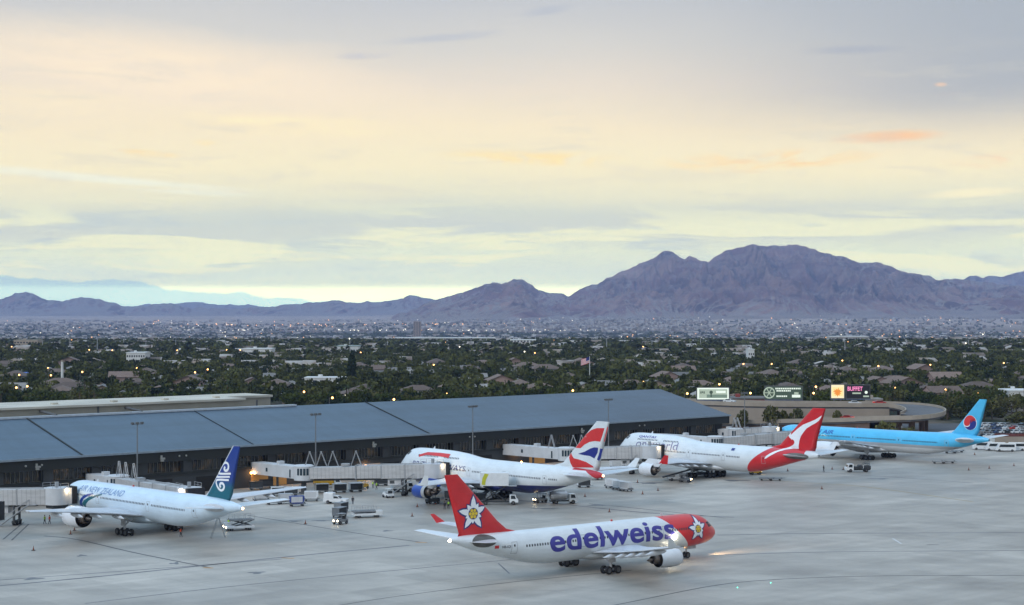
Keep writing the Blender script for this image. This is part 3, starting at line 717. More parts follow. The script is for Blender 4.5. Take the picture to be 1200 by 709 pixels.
# gentle tilt and waviness of the cloud bands
n1 = t.noise(t.mapping(P2, (5, 26, 1)), 1.0, 5, .55, .6)
n2 = t.noise(t.mapping(P2, (3.1, 9, 1), loc=(3, 1, 0)), 1.0, 4, .5, .3)
n3 = t.noise(t.mapping(P2, (14, 110, 1), rot=(0, 0, R(-2)), loc=(1.7, 4, 0)), 1.0, 6, .6, .8)
elw = t.math('ADD', el, t.math('ADD', t.math('MULTIPLY', t.math('SUBTRACT', n1, .5), .014), t.math('MULTIPLY', t.math('SUBTRACT', n2, .5), .026)))
cr = t.new('ShaderNodeValToRGB'); t.put(cr.inputs[0], t.math('DIVIDE', elw, .5))
stops = [(0, (226, 236, 218)), (.012, (224, 232, 212)), (.022, (216, 225, 212)), (.034, (224, 230, 208)), (.044, (208, 214, 206)), (.054, (210, 216, 205)), (.064, (230, 228, 204)), (.080, (244, 234, 202)), (.105, (245, 231, 202)), (.13, (232, 221, 206)), (.155, (212, 210, 206)), (.18, (196, 199, 204)), (.25, (176, 198, 216)), (.5, (160, 198, 230))]
el_ = cr.color_ramp.elements
stops = [(min(1, a * 2), c_) for a, c_ in stops]
while len(el_) > 1: el_.remove(el_[-1])
el_[0].position = 0; el_[0].color = (*srgb(*stops[0][1]), 1)
for ps, c in stops[1:]:
    e = el_.new(ps); e.color = (*srgb(*c), 1)
base = cr.outputs[0]
def fade(f, c_):
    global base
    base = t.mix(f, base, (*srgb(*c_), 1))
# greyer towards the upper right
fade(t.math('MULTIPLY', t.math('MULTIPLY', t.ramp(az, .02, .30), t.ramp(elw, .085, .13)), .85), (166, 175, 187))
n4 = t.noise(t.mapping(P2, (20, 85, 1), loc=(7, 2, 0)), 1.0, 7, .65, 1.1)
n5 = t.noise(t.mapping(P2, (7, 70, 1), loc=(2.2, 9.1, 0)), 1.0, 6, .6, .7)
n6 = t.noise(t.mapping(P2, (11, 48, 1), rot=(0, 0, R(3)), loc=(5, 3, 0)), 1.0, 7, .62, .9)
def blob(px, py, w_, h_, c_, a=1.0, tilt=0.0, lo=.42, hi=.62, nz=None, soft=.0):
    """soft elongated cloud patch in azimuth and elevation"""
    a0, e0 = (px - 600) / F, (HZ - py) / F; w_, h_ = w_ / F, h_ / F; ct, st_ = math.cos(R(tilt)), math.sin(R(tilt))
    da = t.math('SUBTRACT', az, a0); de = t.math('SUBTRACT', el, e0)
    u_ = t.math('DIVIDE', t.math('ADD', t.math('MULTIPLY', da, ct), t.math('MULTIPLY', de, st_)), w_)
    v_ = t.math('DIVIDE', t.math('SUBTRACT', t.math('MULTIPLY', de, ct), t.math('MULTIPLY', da, st_)), h_)
    d_ = t.math('SQRT', t.math('ADD', t.math('MULTIPLY', u_, u_), t.math('MULTIPLY', v_, v_)))
    d_ = t.math('ADD', d_, t.math('MULTIPLY', t.math('SUBTRACT', n6, .5), 1.3))
    m_ = t.math('MULTIPLY', t.ramp(d_, 1.25, .25), t.ramp(nz if nz is not None else n4, lo, hi, soft, 1)); fade(t.math('MULTIPLY', m_, a), c_)
blob(190, 88, 300, 48, (252, 234, 208), .95, -5, .3, .6, n6, .5)
blob(330, 148, 130, 16, (254, 238, 200), .9, -3, .35, .6, n4, .4)
blob(90, 128, 150, 20, (250, 234, 204), .7, -6, .35, .6, n4, .3)
blob(640, 186, 110, 10, (253, 229, 176), .85, -2, .42, .6)
blob(900, 190, 130, 13, (251, 220, 172), .85, 2, .42, .6)
blob(1035, 165, 62, 8, (251, 203, 160), .95, 1, .36, .55, n4, .2)
blob(1150, 195, 60, 9, (247, 212, 176), .7, 2)
blob(1125, 231, 60, 6, (250, 240, 205), .8, 3, .35, .55, n5, .3)
blob(180, 184, 34, 4.5, (253, 226, 172), .85, -4, .35, .52, n4, .3); blob(243, 170, 16, 4, (253, 230, 180), .8, 0, .35, .5, n4, .3); blob(275, 226, 22, 3, (238, 214, 182), .7, 0)
blob(160, 240, 24, 5, (236, 222, 196), .5, 0)
blob(115, 213, 210, 5.5, (240, 244, 230), .6, -4.2, .25, .5, n5, .6)
blob(240, 228, 90, 4, (238, 242, 228), .5, -2, .3, .5, n5, .4)
blob(525, 46, 75, 6, (184, 190, 202), .55, 5, .35, .55, n4, .2); blob(640, 16, 30, 6, (180, 187, 201), .5, 8, .35, .55, n4, .2); blob(432, 68, 34, 5, (186, 190, 204), .7, 3); blob(995, 66, 62, 6, (168, 175, 190), .55, 0, .3, .5, n4, .3)
blob(1150, 118, 60, 5, (205, 180, 180), .5, 2); blob(1093, 108, 8, 3, (238, 205, 180), .7, 0, .2, .4)
blob(300, 262, 420, 16, (204, 212, 207), .7, 0, .3, .6, n5, .3); blob(820, 256, 420, 17, (206, 211, 205), .7, 1, .3, .6, n5, .3)
# low streaks: pale yellow and grey blue
lowm = t.math('MULTIPLY', t.ramp(el, .012, .022), t.ramp(el, .068, .045))
fade(t.math('MULTIPLY', t.math('MULTIPLY', lowm, t.ramp(n5, .47, .6)), .8), (240, 240, 206))
fade(t.math('MULTIPLY', t.math('MULTIPLY', lowm, t.ramp(n3, .52, .66)), .5), (190, 203, 208))
midm = t.math('MULTIPLY', t.ramp(el, .05, .07), t.ramp(el, .16, .12))
fade(t.math('MULTIPLY', t.math('MULTIPLY', midm, t.ramp(n3, .5, .7)), .35), (216, 212, 200))
# blue cloud bank above the left horizon, with small towers
bn = t.noise(t.mapping(P2, (30, 30, 1)), 1.0, 6, .6)
top = t.math('ADD', t.math('MULTIPLY_ADD', t.math('ADD', az, .29), -.075, .0185), t.math('MULTIPLY', t.math('SUBTRACT', bn, .5), .014))
bump_ = t.math('MULTIPLY', t.ramp(t.math('ABSOLUTE', t.math('ADD', az, .225)), .022, .0), .0045)
top = t.math('ADD', top, bump_)
bank = t.math('MULTIPLY', t.ramp(t.math('SUBTRACT', top, el), -.0004, .0010), t.ramp(az, -.05, -.12))
fade(t.math('MULTIPLY', bank, .85), (180, 206, 214))
# the glow low over the mountains is stronger than it looks through the air in front of it
HZD, HZT, HZC = 4.5e-5, 612.0, (.44, .58, .96)
Tn = t.math('EXPONENT', t.math('DIVIDE', -HZD * (HZT - H), t.math('MAXIMUM', el, .004)))
front = t.math('MULTIPLY', t.ramp(t.math('ABSOLUTE', az), .7, .4), t.ramp(el, .35, .2))
Tn = t.math('MAXIMUM', Tn, .11)
A_ = t.new('ShaderNodeVectorMath', operation='SCALE'); A_.inputs[0].default_value = [.5 * q for q in HZC]; t.put(A_.inputs['Scale'], t.math('SUBTRACT', 1.0, Tn))
Bm = t.new('ShaderNodeVectorMath', operation='SUBTRACT'); t.put(Bm.inputs[0], base); t.put(Bm.inputs[1], A_.outputs[0])
Bd = t.new('ShaderNodeVectorMath', operation='SCALE'); t.put(Bd.inputs[0], Bm.outputs[0]); t.put(Bd.inputs['Scale'], t.math('DIVIDE', 1.0, Tn))
Bx = t.new('ShaderNodeVectorMath', operation='MAXIMUM'); t.put(Bx.inputs[0], Bd.outputs[0]); Bx.inputs[1].default_value = (0, 0, 0)
mixv = t.new('ShaderNodeMix', data_type='VECTOR'); t.put(mixv.inputs[0], front); t.put(mixv.inputs[4], base); t.put(mixv.inputs[5], Bx.outputs[0])
up_ = t.new('ShaderNodeVectorMath', operation='SCALE'); t.put(up_.inputs[0], mixv.outputs[1]); t.put(up_.inputs['Scale'], t.ramp(el, .22, .8, 1.0, 1.95))
bg2 = t.new('ShaderNodeBackground'); t.put(bg2.inputs[0], up_.outputs[0]); bg2.inputs[1].default_value = 1.06
ms = t.new('ShaderNodeMixShader'); ms.inputs[0].default_value = .96
nt.links.new(bg1.outputs[0], ms.inputs[1]); nt.links.new(bg2.outputs[0], ms.inputs[2]); nt.links.new(ms.outputs[0], out.inputs[0])
# afterglow from behind the camera
sl = bpy.data.lights.new('sun', 'SUN'); sl.energy = 1.3; sl.angle = R(20); sl.color = (1, .91, .84)
so = bpy.data.objects.new('sun', sl); COL.objects.link(so); so.rotation_euler = Vector((math.sin(R(42)), math.cos(R(42)), -math.tan(R(30)))).to_track_quat('-Z', 'Y').to_euler()

vs_ = sc.view_settings; vs_.view_transform = 'Standard'; vs_.look = 'None'; vs_.gamma = 1; vs_.exposure = 0; vs_.use_curve_mapping = False
sc.cycles.use_denoising = True; sc.cycles.use_adaptive_sampling = True; sc.cycles.adaptive_threshold = .02
sc.cycles.max_bounces = 6; sc.cycles.diffuse_bounces = 2; sc.cycles.glossy_bounces = 3; sc.cycles.transmission_bounces = 2; sc.cycles.volume_bounces = 0
sc.cycles.use_light_tree = True; sc.cycles.sample_clamp_indirect = 5

# ------------------------------------------------------------------ ground sheets
def sheet(name, pts, z, m, kind='structure', label=None):
    mb = MB(); mb.add([(p[0], p[1], z) for p in pts], [list(range(len(pts)))]); o = mb.build(name, m); o['kind'] = kind; return o
m_gr, t = newmat('desert_suburb_ground', .95, spec=.1)
vec, x, y, z = t.coords('Object')
a = t.noise(vec, .012, 6, .6); b = t.noise(vec, .0022, 4); c = t.noise(t.mapping(vec, (1, 1, 1), loc=(50, 9, 0)), .05, 5, .7)
col = t.mix(t.ramp(a, .42, .58), (.16, .125, .095, 1), (.035, .042, .026, 1))
col = t.mix(t.ramp(c, .58, .68), col, (.24, .20, .165, 1))
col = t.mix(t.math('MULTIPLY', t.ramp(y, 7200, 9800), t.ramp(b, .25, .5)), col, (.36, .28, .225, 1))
t.put(t.b.inputs['Base Color'], col)
# ground out to the mountains, rising gently to the far side as an alluvial fan
mb = MB(); xs = [-16000, -9000, -5000, -3000, -1500, -600, -200, 300, 900, 1800, 3000, 4500, 7000, 11000, 18000]; ysr = [-600, 0, 300, 700, 1300] + list(range(1600, 8200, 300)) + [8600, 9200, 10000, 11000, 12000, 13500, 16000, 22000, 30000, 40000]
def smooth01(v, a, c): q = max(0, min(1, (v - a) / (c - a))); return q * q * (3 - 2 * q)
def fan(x, y):
    r = smooth01(x, -1800, 1800)
    return -.3 - 62 * smooth01(y, 1400, 6200) + max(0, y - 7600) * (.0045 + .0085 * r) if y < 16000 else -.3 - 62 + 8400 * (.0045 + .0085 * r)
vs2 = [(x, y, fan(x, y)) for y in ysr for x in xs]; nx = len(xs)
mb.add(vs2, [(j * nx + i, j * nx + i + 1, (j + 1) * nx + i + 1, (j + 1) * nx + i) for j in range(len(ysr) - 1) for i in range(nx - 1)], 0, True)
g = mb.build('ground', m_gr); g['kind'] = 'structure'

m_ap, t = newmat('apron_concrete', .5, spec=.4)
vec, x, y, z = t.coords('Object')
uv = t.mapping(vec, (1, 1, 1), rot=(0, 0, -UA)); sp = t.new('ShaderNodeSeparateXYZ'); t.nt.links.new(uv, sp.inputs[0]); uu, vv = sp.outputs[0], sp.outputs[1]
slab = 7.6
cu_, cv_ = t.math('DIVIDE', uu, slab), t.math('DIVIDE', vv, slab)
cid = t.new('ShaderNodeCombineXYZ'); t.put(cid.inputs[0], t.math('FLOOR', cu_)); t.put(cid.inputs[1], t.math('FLOOR', cv_))
wn = t.new('ShaderNodeTexWhiteNoise'); t.nt.links.new(cid.outputs[0], wn.inputs[0])
fu_ = t.math('ABSOLUTE', t.math('SUBTRACT', t.math('FRACT', cu_), .5)); fv_ = t.math('ABSOLUTE', t.math('SUBTRACT', t.math('FRACT', cv_), .5))
joint = t.math('MAXIMUM', t.ramp(fu_, .488, .5), t.ramp(fv_, .488, .5))
big = t.noise(vec, .014, 6, .6, .8); mid = t.noise(vec, .09, 5, .6); fine = t.noise(vec, 1.6, 3, .6)
stk = t.noise(t.mapping(uv, (.012, .22, 1)), 1.0, 5, .6, .3); stk2 = t.noise(t.mapping(uv, (.25, .02, 1), loc=(3, 3, 0)), 1.0, 4, .6)
stk3 = t.noise(t.mapping(vec, (.008, .16, 1), rot=(0, 0, R(-6))), 1.0, 5, .6, .5)
k = t.math('MULTIPLY', t.ramp(big, .34, .66, .76, 1.14, False), t.ramp(mid, .3, .7, .86, 1.09, False))
k = t.math('MULTIPLY', k, t.ramp(stk, .35, .65, .90, 1.04)); k = t.math('MULTIPLY', k, t.ramp(stk2, .3, .65, .93, 1.03)); k = t.math('MULTIPLY', k, t.ramp(stk3, .3, .62, .90, 1.04))
k = t.math('MULTIPLY', k, t.ramp(wn.outputs[0], 0, 1, .90, 1.06, False)); k = t.math('MULTIPLY', k, t.ramp(fine, .3, .7, .95, 1.04, False))
k = t.math('MULTIPLY', k, t.math('SUBTRACT', 1.0, t.math('MULTIPLY', joint, .10)))
spotn = t.noise(t.mapping(vec, (1, 1, 1), loc=(31, 7, 0)), .16, 3, .5); k = t.math('MULTIPLY', k, t.ramp(spotn, .70, .80, 1, .72))
vmul = t.new('ShaderNodeVectorMath', operation='SCALE'); vmul.inputs[0].default_value = (.42, .378, .325); t.put(vmul.inputs['Scale'], k)
t.put(t.b.inputs['Base Color'], vmul.outputs[0]); t.put(t.b.inputs['Roughness'], t.ramp(big, .3, .7, .42, .62))
corner = un(u_at(855, 352), 352)
apron_pts = [(-420, 120), (420, 120), (520, 560), (300, 566), (176, 568), (150, 588), (96, 592), (60, 556), un(330, 372)[:2], un(-40, 372)[:2]]
sheet('apron', apron_pts, 0.0, m_ap)
m_asp = mat('asphalt', (.07, .07, .075), .85, var=.3, scale=.15)
sheet('car_park', [(96, 594), (150, 590), (178, 570), (300, 568), (330, 640), (250, 655), (120, 655), (100, 640)], .004, m_asp)

# painted / worn lines, thin sheets on the concrete
m_ltar = mat('joint_tar', (.12, .115, .11), .7, var=.4, scale=.3); m_scuff = mat('tyre_scuff', (.17, .165, .17), .75, var=.4, scale=.15); m_ye = mat('line_yellow', (.42, .27, .05), .7, var=.4, scale=.3)
m_ora = mat('line_orange_box', (.48, .28, .13), .7, var=.3, scale=.5); m_lwh = mat('line_white', (.62, .62, .62), .6, var=.3, scale=.5)
def line(name, pts, w_, m, z=.006):
    P_ = [wp(x, y) for x, y in pts]; d = []
    for i in range(len(P_) - 1):
        for k in range(6):
            p0, p1, p2, p3 = P_[max(0, i - 1)], P_[i], P_[i + 1], P_[min(len(P_) - 1, i + 2)]; q = k / 6
            d.append(.5 * (2 * p1 + (p2 - p0) * q + (2 * p0 - 5 * p1 + 4 * p2 - p3) * q * q + (3 * p1 - p0 - 3 * p2 + p3) * q ** 3))
    d.append(P_[-1]); vs, fs = stroke2d([(p_.x, p_.y) for p_ in d], w_)
    mb = MB(); mb.add([(a, b, z) for a, b in vs], fs); o = mb.build(name, m); o['kind'] = 'structure'; return o
L_ = line
L_('joint_line', [(52, 628), (90, 632), (160, 648), (246, 665)], .55, m_ltar); L_('joint_line', [(286, 603), (420, 625), (500, 636)], .45, m_ltar)
L_('joint_line', [(690, 590), (760, 597), (850, 607)], .5, m_ltar)
L_('apron_marking', [(650, 722), (730, 707), (825, 688), (880, 681), (950, 677), (1050, 674.5), (1230, 674)], .4, m_ltar, .010)
L_('apron_marking', [(380, 712), (470, 698), (600, 682), (740, 668)], .35, m_ltar, .010)
L_('apron_marking', [(100, 707), (300, 684), (600, 655.5)], .4, m_scuff, .008)
L_('apron_marking', [(-20, 688), (120, 675), (340, 652), (480, 639)], .8, m_scuff, .008); L_('apron_marking', [(-20, 681), (160, 668), (330, 655)], .5, m_scuff, .008)
L_('apron_marking', [(840, 627), (960, 625), (1230, 624)], .6, m_scuff, .008); L_('apron_marking', [(850, 650), (980, 646.5), (1230, 645)], .5, m_scuff, .008)
L_('apron_marking', [(560, 583), (640, 589), (760, 601), (860, 606)], .9, m_scuff, .008); L_('apron_marking', [(880, 546), (960, 553), (1060, 560), (1140, 566)], .5, m_scuff, .008)
L_('apron_marking', [(880, 560), (930, 565), (1010, 570), (1140, 588)], .35, m_ye, .009)
L_('apron_marking', [(330, 653.6), (345, 654.2)], .9, m_ora, .012); L_('apron_marking', [(238, 665), (250, 665.6)], .9, m_ora, .012); L_('apron_marking', [(487, 635.2), (500, 635.8)], .9, m_ora, .012)
L_('apron_marking', [(1046, 631), (1056, 637)], .35, m_lwh, .012); L_('apron_marking', [(584, 660), (597, 672)], .3, m_scuff, .012)
L_('apron_marking', [(1086, 638), (1100, 638.5)], .4, m_ltar, .012)
L_('apron_marking', [(4, 632), (28, 612)], .35, m_ltar, .012); L_('apron_marking', [(14, 633), (34, 614)], .35, m_ltar, .012)
def stain(px, py, rx, ry, m=None, n=22):
    c = wp(px, py); mb = MB(); pts = []
    for k in range(n):
        a = 2 * math.pi * k / n; r = 1 + .35 * math.sin(3 * a + px) + .2 * math.sin(5 * a + py); pts.append((c.x + math.cos(a) * rx * r, c.y + math.sin(a) * ry * r, .014))
    mb.add(pts, [list(range(n))]); o = mb.build('oil_stain', m or m_ltar); o['kind'] = 'structure'
m_oil = mat('oil_patch', (.15, .148, .15), .55, var=.3, scale=.4)
for q in ((39, 678, 1.4, 1.2), (301, 671, 1.1, 1.2), (346, 610.5, 1.2, 1), (377, 610, 1.6, 1.0), (205, 660, .8, 1), (96, 651, .8, 1), (454, 622, .9, 1), (700, 592, 2, 1.5), (760, 566, 3, 2), (905, 560, 2.6, 2), (862, 563, 3.2, 1.6), (640, 596, 2.4, 1.2), (1030, 561, 2.4, 1.2)): stain(*q, m_oil)
M_grnlamp = mat('taxi_lamp_green', (.1, .9, .5), .4, emit=(.1, 1, .6), estr=4)
for (px, py) in ((864, 689), (903, 683.5)):
    c = wp(px, py); th = thing('taxiway_light', 'small green light set in the apron beside the dark curved line', 'light', c, 0, 'green taxiway lights')
    b = MB(); b.cyl((0, 0, 0), (0, 0, .06), .16, .12, 12); b.build('housing', M_gear, th); b = MB(); b.ball((0, 0, .1), .08); b.build('lamp', M_grnlamp, th)

# ------------------------------------------------------------------ terminal
def inst(root, child_mesh_obj, *a): pass
m_roof, t = newmat('roof_blue_grey_metal', .42, .0, spec=.5)
vec, x, y, z = t.coords('Object')
uv = t.mapping(vec, (1, 1, 1), rot=(0, 0, -UA)); sp = t.new('ShaderNodeSeparateXYZ'); t.nt.links.new(uv, sp.inputs[0])
rib = t.ramp(t.math('ABSOLUTE', t.math('SUBTRACT', t.math('FRACT', t.math('DIVIDE', sp.outputs[0], 1.6)), .5)), .44, .5)
n_ = t.noise(t.mapping(uv, (.02, .3, .3)), 1.0, 4); n2_ = t.noise(vec, .05, 5)
n3_ = t.noise(t.mapping(uv, (.5, .03, .3)), 1.0, 4); k = t.math('MULTIPLY', t.math('MULTIPLY', t.ramp(n_, .3, .7, .84, 1.08), t.ramp(n3_, .3, .7, .9, 1.06)), t.ramp(n2_, .3, .7, .84, 1.08)); k = t.math('MULTIPLY', k, t.math('SUBTRACT', 1.0, t.math('MULTIPLY', rib, .10)))
v_ = t.new('ShaderNodeVectorMath', operation='SCALE'); v_.inputs[0].default_value = (.05, .08, .115); t.put(v_.inputs['Scale'], k); t.put(t.b.inputs['Base Color'], v_.outputs[0])
M_fascia = mat('fascia_charcoal', (.020, .022, .020), .85, var=.15, scale=.15); M_wall = mat('terminal_wall_grey', (.05, .052, .052), .9, var=.2, scale=.2)
M_eave = mat('eave_trim', (.22, .27, .32), .5); M_ridge = mat('ridge_flashing', (.45, .5, .55), .45); M_winT, t = newmat('terminal_glass', .12, spec=.6)
vec, x, y, z = t.coords('Object'); n_ = t.noise(vec, .45, 3); t.put(t.b.inputs['Base Color'], (.012, .014, .014, 1)); t.put(t.b.inputs['Emission Color'], (1, .62, .25, 1)); t.put(t.b.inputs['Emission Strength'], t.ramp(n_, .5, .75, 0, .05))  # yellowish reflections put into the glass as faint patchy emission
M_mull = mat('window_mullion', (.15, .145, .12), .5)
u0 = u_at(-260, 352); u1 = 412.4; NE = 352.0; ZE = 10.4; ZR = 17.6; DW = 27.4
term = thing('terminal_building', 'long dark terminal building with a blue grey metal roof behind the parked airliners', 'terminal', (0, 0, 0))
def ubox(mb, ua, ub, na, nb, z0, z1, mi=0):
    vs = [un(a, b, c) for c in (z0, z1) for a, b in ((ua, na), (ub, na), (ub, nb), (ua, nb))]
    return mb.add(vs, [(0, 3, 2, 1), (4, 5, 6, 7), (0, 1, 5, 4), (1, 2, 6, 5), (2, 3, 7, 6), (3, 0, 4, 7)], mi)
mb = MB()
pr = [un(u0, NE - .25, ZE), un(u1 + .2, NE - .25, ZE), un(u1 - 2, NE + DW, ZR), un(u0, NE + DW, ZR), un(u0, NE + 2 * DW, ZE), un(u1 + .2, NE + 2 * DW, ZE)]
mb.add(pr, [(0, 1, 2, 3), (3, 2, 5, 4)]); mb.add([un(u1 + .2, NE - .25, ZE), un(u1 + .2, NE + 2 * DW, ZE), un(u1 - 2, NE + DW, ZR)], [(0, 1, 2)]); mb.build('roof', m_roof, term)
mb = MB(); ubox(mb, u0, u1 + .4, NE - .45, NE - .2, ZE - .35, ZE + .12); mb.build('eave_trim', M_eave, term)
mb = MB(); ubox(mb, u0, u1, NE, NE + .6, 7.7, ZE - .01); ubox(mb, u1 - .6, u1, NE, NE + 2 * DW - .3, 7.7, ZE - .01); mb.build('fascia', M_fascia, term)
mb = MB(); ubox(mb, u0, u1 - .9, NE + .9, NE + 2 * DW - 1, 5.05 - 5.05, 5.0); ubox(mb, u0, u1 - .9, NE + 2.2, NE + 2 * DW - 1, 5.0, 10.2); mb.build('wall', M_wall, term)
mb = MB(); ubox(mb, u0, u1 - .4, NE + .55, NE + 1.2, 4.55, 5.02); mb.build('ledge', M_fascia, term)
for px in (30, 503, -150, 690):
    yy = 0
for useam in (190.3, 291.3, 236, 120):
    sm = MB(); a = un(useam, NE - .2, ZE + .02); b = un(useam, NE + DW, ZR + .02)
    w_ = U * (.22 if useam in (190.3, 291.3) else .08); up = Vector((0, 0, .14)); sm.add([a - w_, a + w_, b + w_, b - w_, a - w_ + up, a + w_ + up, b + w_ + up, b - w_ + up], [(0, 1, 2, 3), (4, 5, 6, 7), (0, 1, 5, 4), (1, 2, 6, 5), (2, 3, 7, 6), (3, 0, 4, 7)])
    sm.build('expansion_joint', M_fascia, term)
mb = MB(); ubox(mb, u0, u_at(346, NE + DW), NE + DW - .7, NE + DW + .7, ZR - .1, ZR + .35); mb.build('ridge_cap', M_ridge, term)
bw = 11.9; u = 86.0; protow = None
while u + bw < u1:
    pr_ = MB(); ubox(pr_, u, u + 2.4, NE + .75, NE + 2.25, 5.0, 7.72); pr_.build('pier', M_wall, term)
    wn_ = MB(); ubox(wn_, u + 2.4, u + bw, NE + 1.9, NE + 2.15, 5.05, 7.7); wo = wn_.build('window', M_winT, term)
    f_ = MB()
    for k in range(10):
        q = u + 2.4 + (bw - 2.4) * k / 9; ubox(f_, q - .07, q + .07, NE + 1.75, NE + 1.95, 5.05, 7.7)
    ubox(f_, u + 2.4, u + bw, NE + 1.78, NE + 1.93, 5.06, 5.16); f_.build('window_frame', M_mull, wo)
    u += bw
M_flood = mat('floodlight_housing', (.3, .3, .28), .5)
for px in (44, 190, 438, 682, -60):
    uu_ = u_at(px, NE); f_ = MB(); ubox(f_, uu_ - .55, uu_ + .55, NE - .55, NE, 8.35, 8.75); ubox(f_, uu_ - .5, uu_ + .25, NE - .5, NE - .1, 7.9, 8.3); ubox(f_, uu_ - .5, uu_ - .1, NE - .4, NE - .1, 8.7, 9.3); f_.build('wall_floodlight', M_flood, term)
for px in (210, 218, 550, 556, 749, 755, 30, 49):
    uu_ = u_at(px, NE); f_ = MB(); f_.ball(un(uu_, NE - .15, 8.9), .24, 0, 10, 6); f_.build('fascia_light', M_flood, term)  # pairs of small lights on the fascia, unlit
# apron level doors, some lit from within
M_doordark = mat('dock_opening_dark', (.015, .014, .012), .9); M_doorlit = mat('dock_lit_interior', (.3, .16, .05), .8, emit=(1, .5, .14), estr=.12)
for i, (px, wd, lit) in enumerate(((60, 6, 0), (230, 6, 0), (294, 5, 1), (320, 4, 1), (420, 7, 1), (450, 5, 0), (560, 5, 0), (620, 6, 1), (640, 5, 0), (700, 6, 0), (745, 5, 0), (180, 5, 0), (380, 6, 1))):
    uu_ = u_at(px, NE + .9); d_ = MB(); ubox(d_, uu_, uu_ + wd, NE + .82, NE + .88, .1, 3.6); d_.build('dock_door', M_doorlit if lit else M_doordark, term)
def point(loc, e, col=(1, .6, .28), r=.25):
    l = bpy.data.lights.new('lamp_light', 'POINT'); l.energy = e; l.color = col; l.shadow_soft_size = r; o = bpy.data.objects.new('lamp_light', l); COL.objects.link(o); o.location = loc
for px, z_ in ((296, 3.6), (343, 3.4), (430, 3.2), (606, 3.5), (645, 4.1)):
    q = un(u_at(px, NE), NE + .5, z_); l_ = MB(); l_.ball(q, .34, 0, 10, 6); l_.build('wall_lamp', M_lamp_orange, term); point(q - N * .8, 140, (1, .52, .2))

# rear concourse with pale flat roof
rear = thing('rear_concourse', 'low beige concourse with a white flat roof behind the dark terminal', 'terminal', (0, 0, 0))
M_beige = mat('concourse_beige', (.34, .305, .24), .8, var=.1, scale=.3); M_rw = mat('roof_membrane_white', (.52, .48, .40), .8, var=.22, scale=.09); M_bd = mat('panel_dark', (.09, .09, .09), .7)
NR = NE + 2 * DW + 8
def nsolve(px, py, z): q = wp(px, py, z); return q.dot(U), q.dot(N)
zt = 19.6
ur1, nr1 = nsolve(283, 467.5, zt); ur2, nr2 = nsolve(2, 479.5, zt); nr = (nr1 + nr2) / 2
ue, nb_ = nsolve(336, 463.5, zt); nb_ = nr + 22
mb = MB(); ubox(mb, u_at(-300, nr), ur1, nr, nb_, 0, zt - .3); mb.build('wall', M_beige, rear)
mb = MB(); ubox(mb, u_at(-300, nr), ur1 + .6, nr - .6, nb_, zt - .28, zt + .25); mb.build('roof', M_rw, rear)
mb = MB(); ubox(mb, ur1, ur1 + 17, nr + 12, nb_ + 3, 0, zt - .5); mb.build('wing_block', M_beige, rear)
mb = MB(); ubox(mb, ur1, ur1 + 17.5, nr + 11.6, nb_ + 3.2, zt - .48, zt + .1); mb.build('block_roof', M_rw, rear)
for px in (114, 300):
    q = u_at(px, nr); mb = MB(); ubox(mb, q, q + .5, nr - .12, nr, 14, zt - .35); mb.build('downpipe', M_bd, rear)
for px in (47, 147):
    q = u_at(px, nr); mb = MB(); a = un(q, nr, 18.7); b = un(q + 1.2, nr - 6, 17.9); mb.cyl(a, b, .32, seg=8); mb.build('brace_beam', M_bd, rear)
for px in (60, 130, 190, 250):
    q = u_at(px, nr + 6); mb = MB(); ubox(mb, q, q + 1.4, nr + 5, nr + 6.5, zt + .25, zt + .7); mb.build('roof_vent', M_rw, rear)

# flood light masts
M_mast = mat('mast_grey', (.16, .17, .18), .5)
mast = None
for i, (px, lb_) in enumerate(((161, 'tall lamp mast behind the spiral tailed airliner'), (370, 'tall lamp mast rising behind the four lattice frames of a jet bridge'), (554, 'tall lamp mast behind the hump of the flag tailed jumbo'), (713, 'tall lamp mast just right of the waving flag tail'), (857, 'tall lamp mast by the right end of the dark terminal'))):
    q = un(u_at(px, NE - 6), NE - 6) if i < 4 else un(u1 - 1, NE - 7)
    th = thing('light_mast', lb_, 'light mast', q, UA, 'apron light masts')
    b = MB(); b.cyl((0, 0, 0), (0, 0, 17.4), .22, .11, 10); b.build('pole', M_mast, th)
    b = MB(); b.box(-1.5, 1.5, -.06, .06, 17.2, 17.35); b.build('crossarm', M_mast, th)
    for k in (-1.2, 0, 1.2):
        b = MB(); b.box(k - .32, k + .32, -.35, .35, 17.36, 17.75, taper=.06); b.build('floodlight', M_bd, th)

# ------------------------------------------------------------------ jet bridges
m_br, t = newmat('bridge_panel_white', .5, spec=.4)
vec, x, y, z = t.coords('Object')
rb = t.ramp(t.math('ABSOLUTE', t.math('SUBTRACT', t.math('FRACT', t.math('DIVIDE', x, .95)), .5)), .38, .5)
n_ = t.noise(t.mapping(vec, (.3, .3, 1.5)), 1.0, 4); k = t.math('MULTIPLY', t.math('SUBTRACT', 1.0, t.math('MULTIPLY', rb, .30)), t.ramp(n_, .3, .7, .86, 1.05))
v_ = t.new('ShaderNodeVectorMath', operation='SCALE'); v_.inputs[0].default_value = (.46, .455, .45); t.put(v_.inputs['Scale'], k); t.put(t.b.inputs['Base Color'], v_.outputs[0])
M_brs = mat('bridge_smooth_white', (.55, .56, .57), .45, var=.1, scale=.5); M_brd = mat('bridge_dark_steel', (.06, .065, .07), .6, var=.3, scale=.6); M_hood = mat('bellows_hood_black', (.02, .02, .022), .85)
M_brglass = mat('bridge_glass', (.03, .05, .065), .15); M_rail = mat('galvanised_rail', (.34, .35, .36), .45, .2); M_yel = mat('safety_yellow', (.55, .33, .03), .5, var=.2, scale=.7)
def frame(a, b):
    d = Vector(b) - Vector(a); L = d.length; x_ = d.normalized(); y_ = Vector((0, 0, 1)).cross(x_).normalized(); z_ = x_.cross(y_)
    M = Matrix((x_, y_, z_)).transposed().to_4x4(); M.translation = Vector(a); return M, L
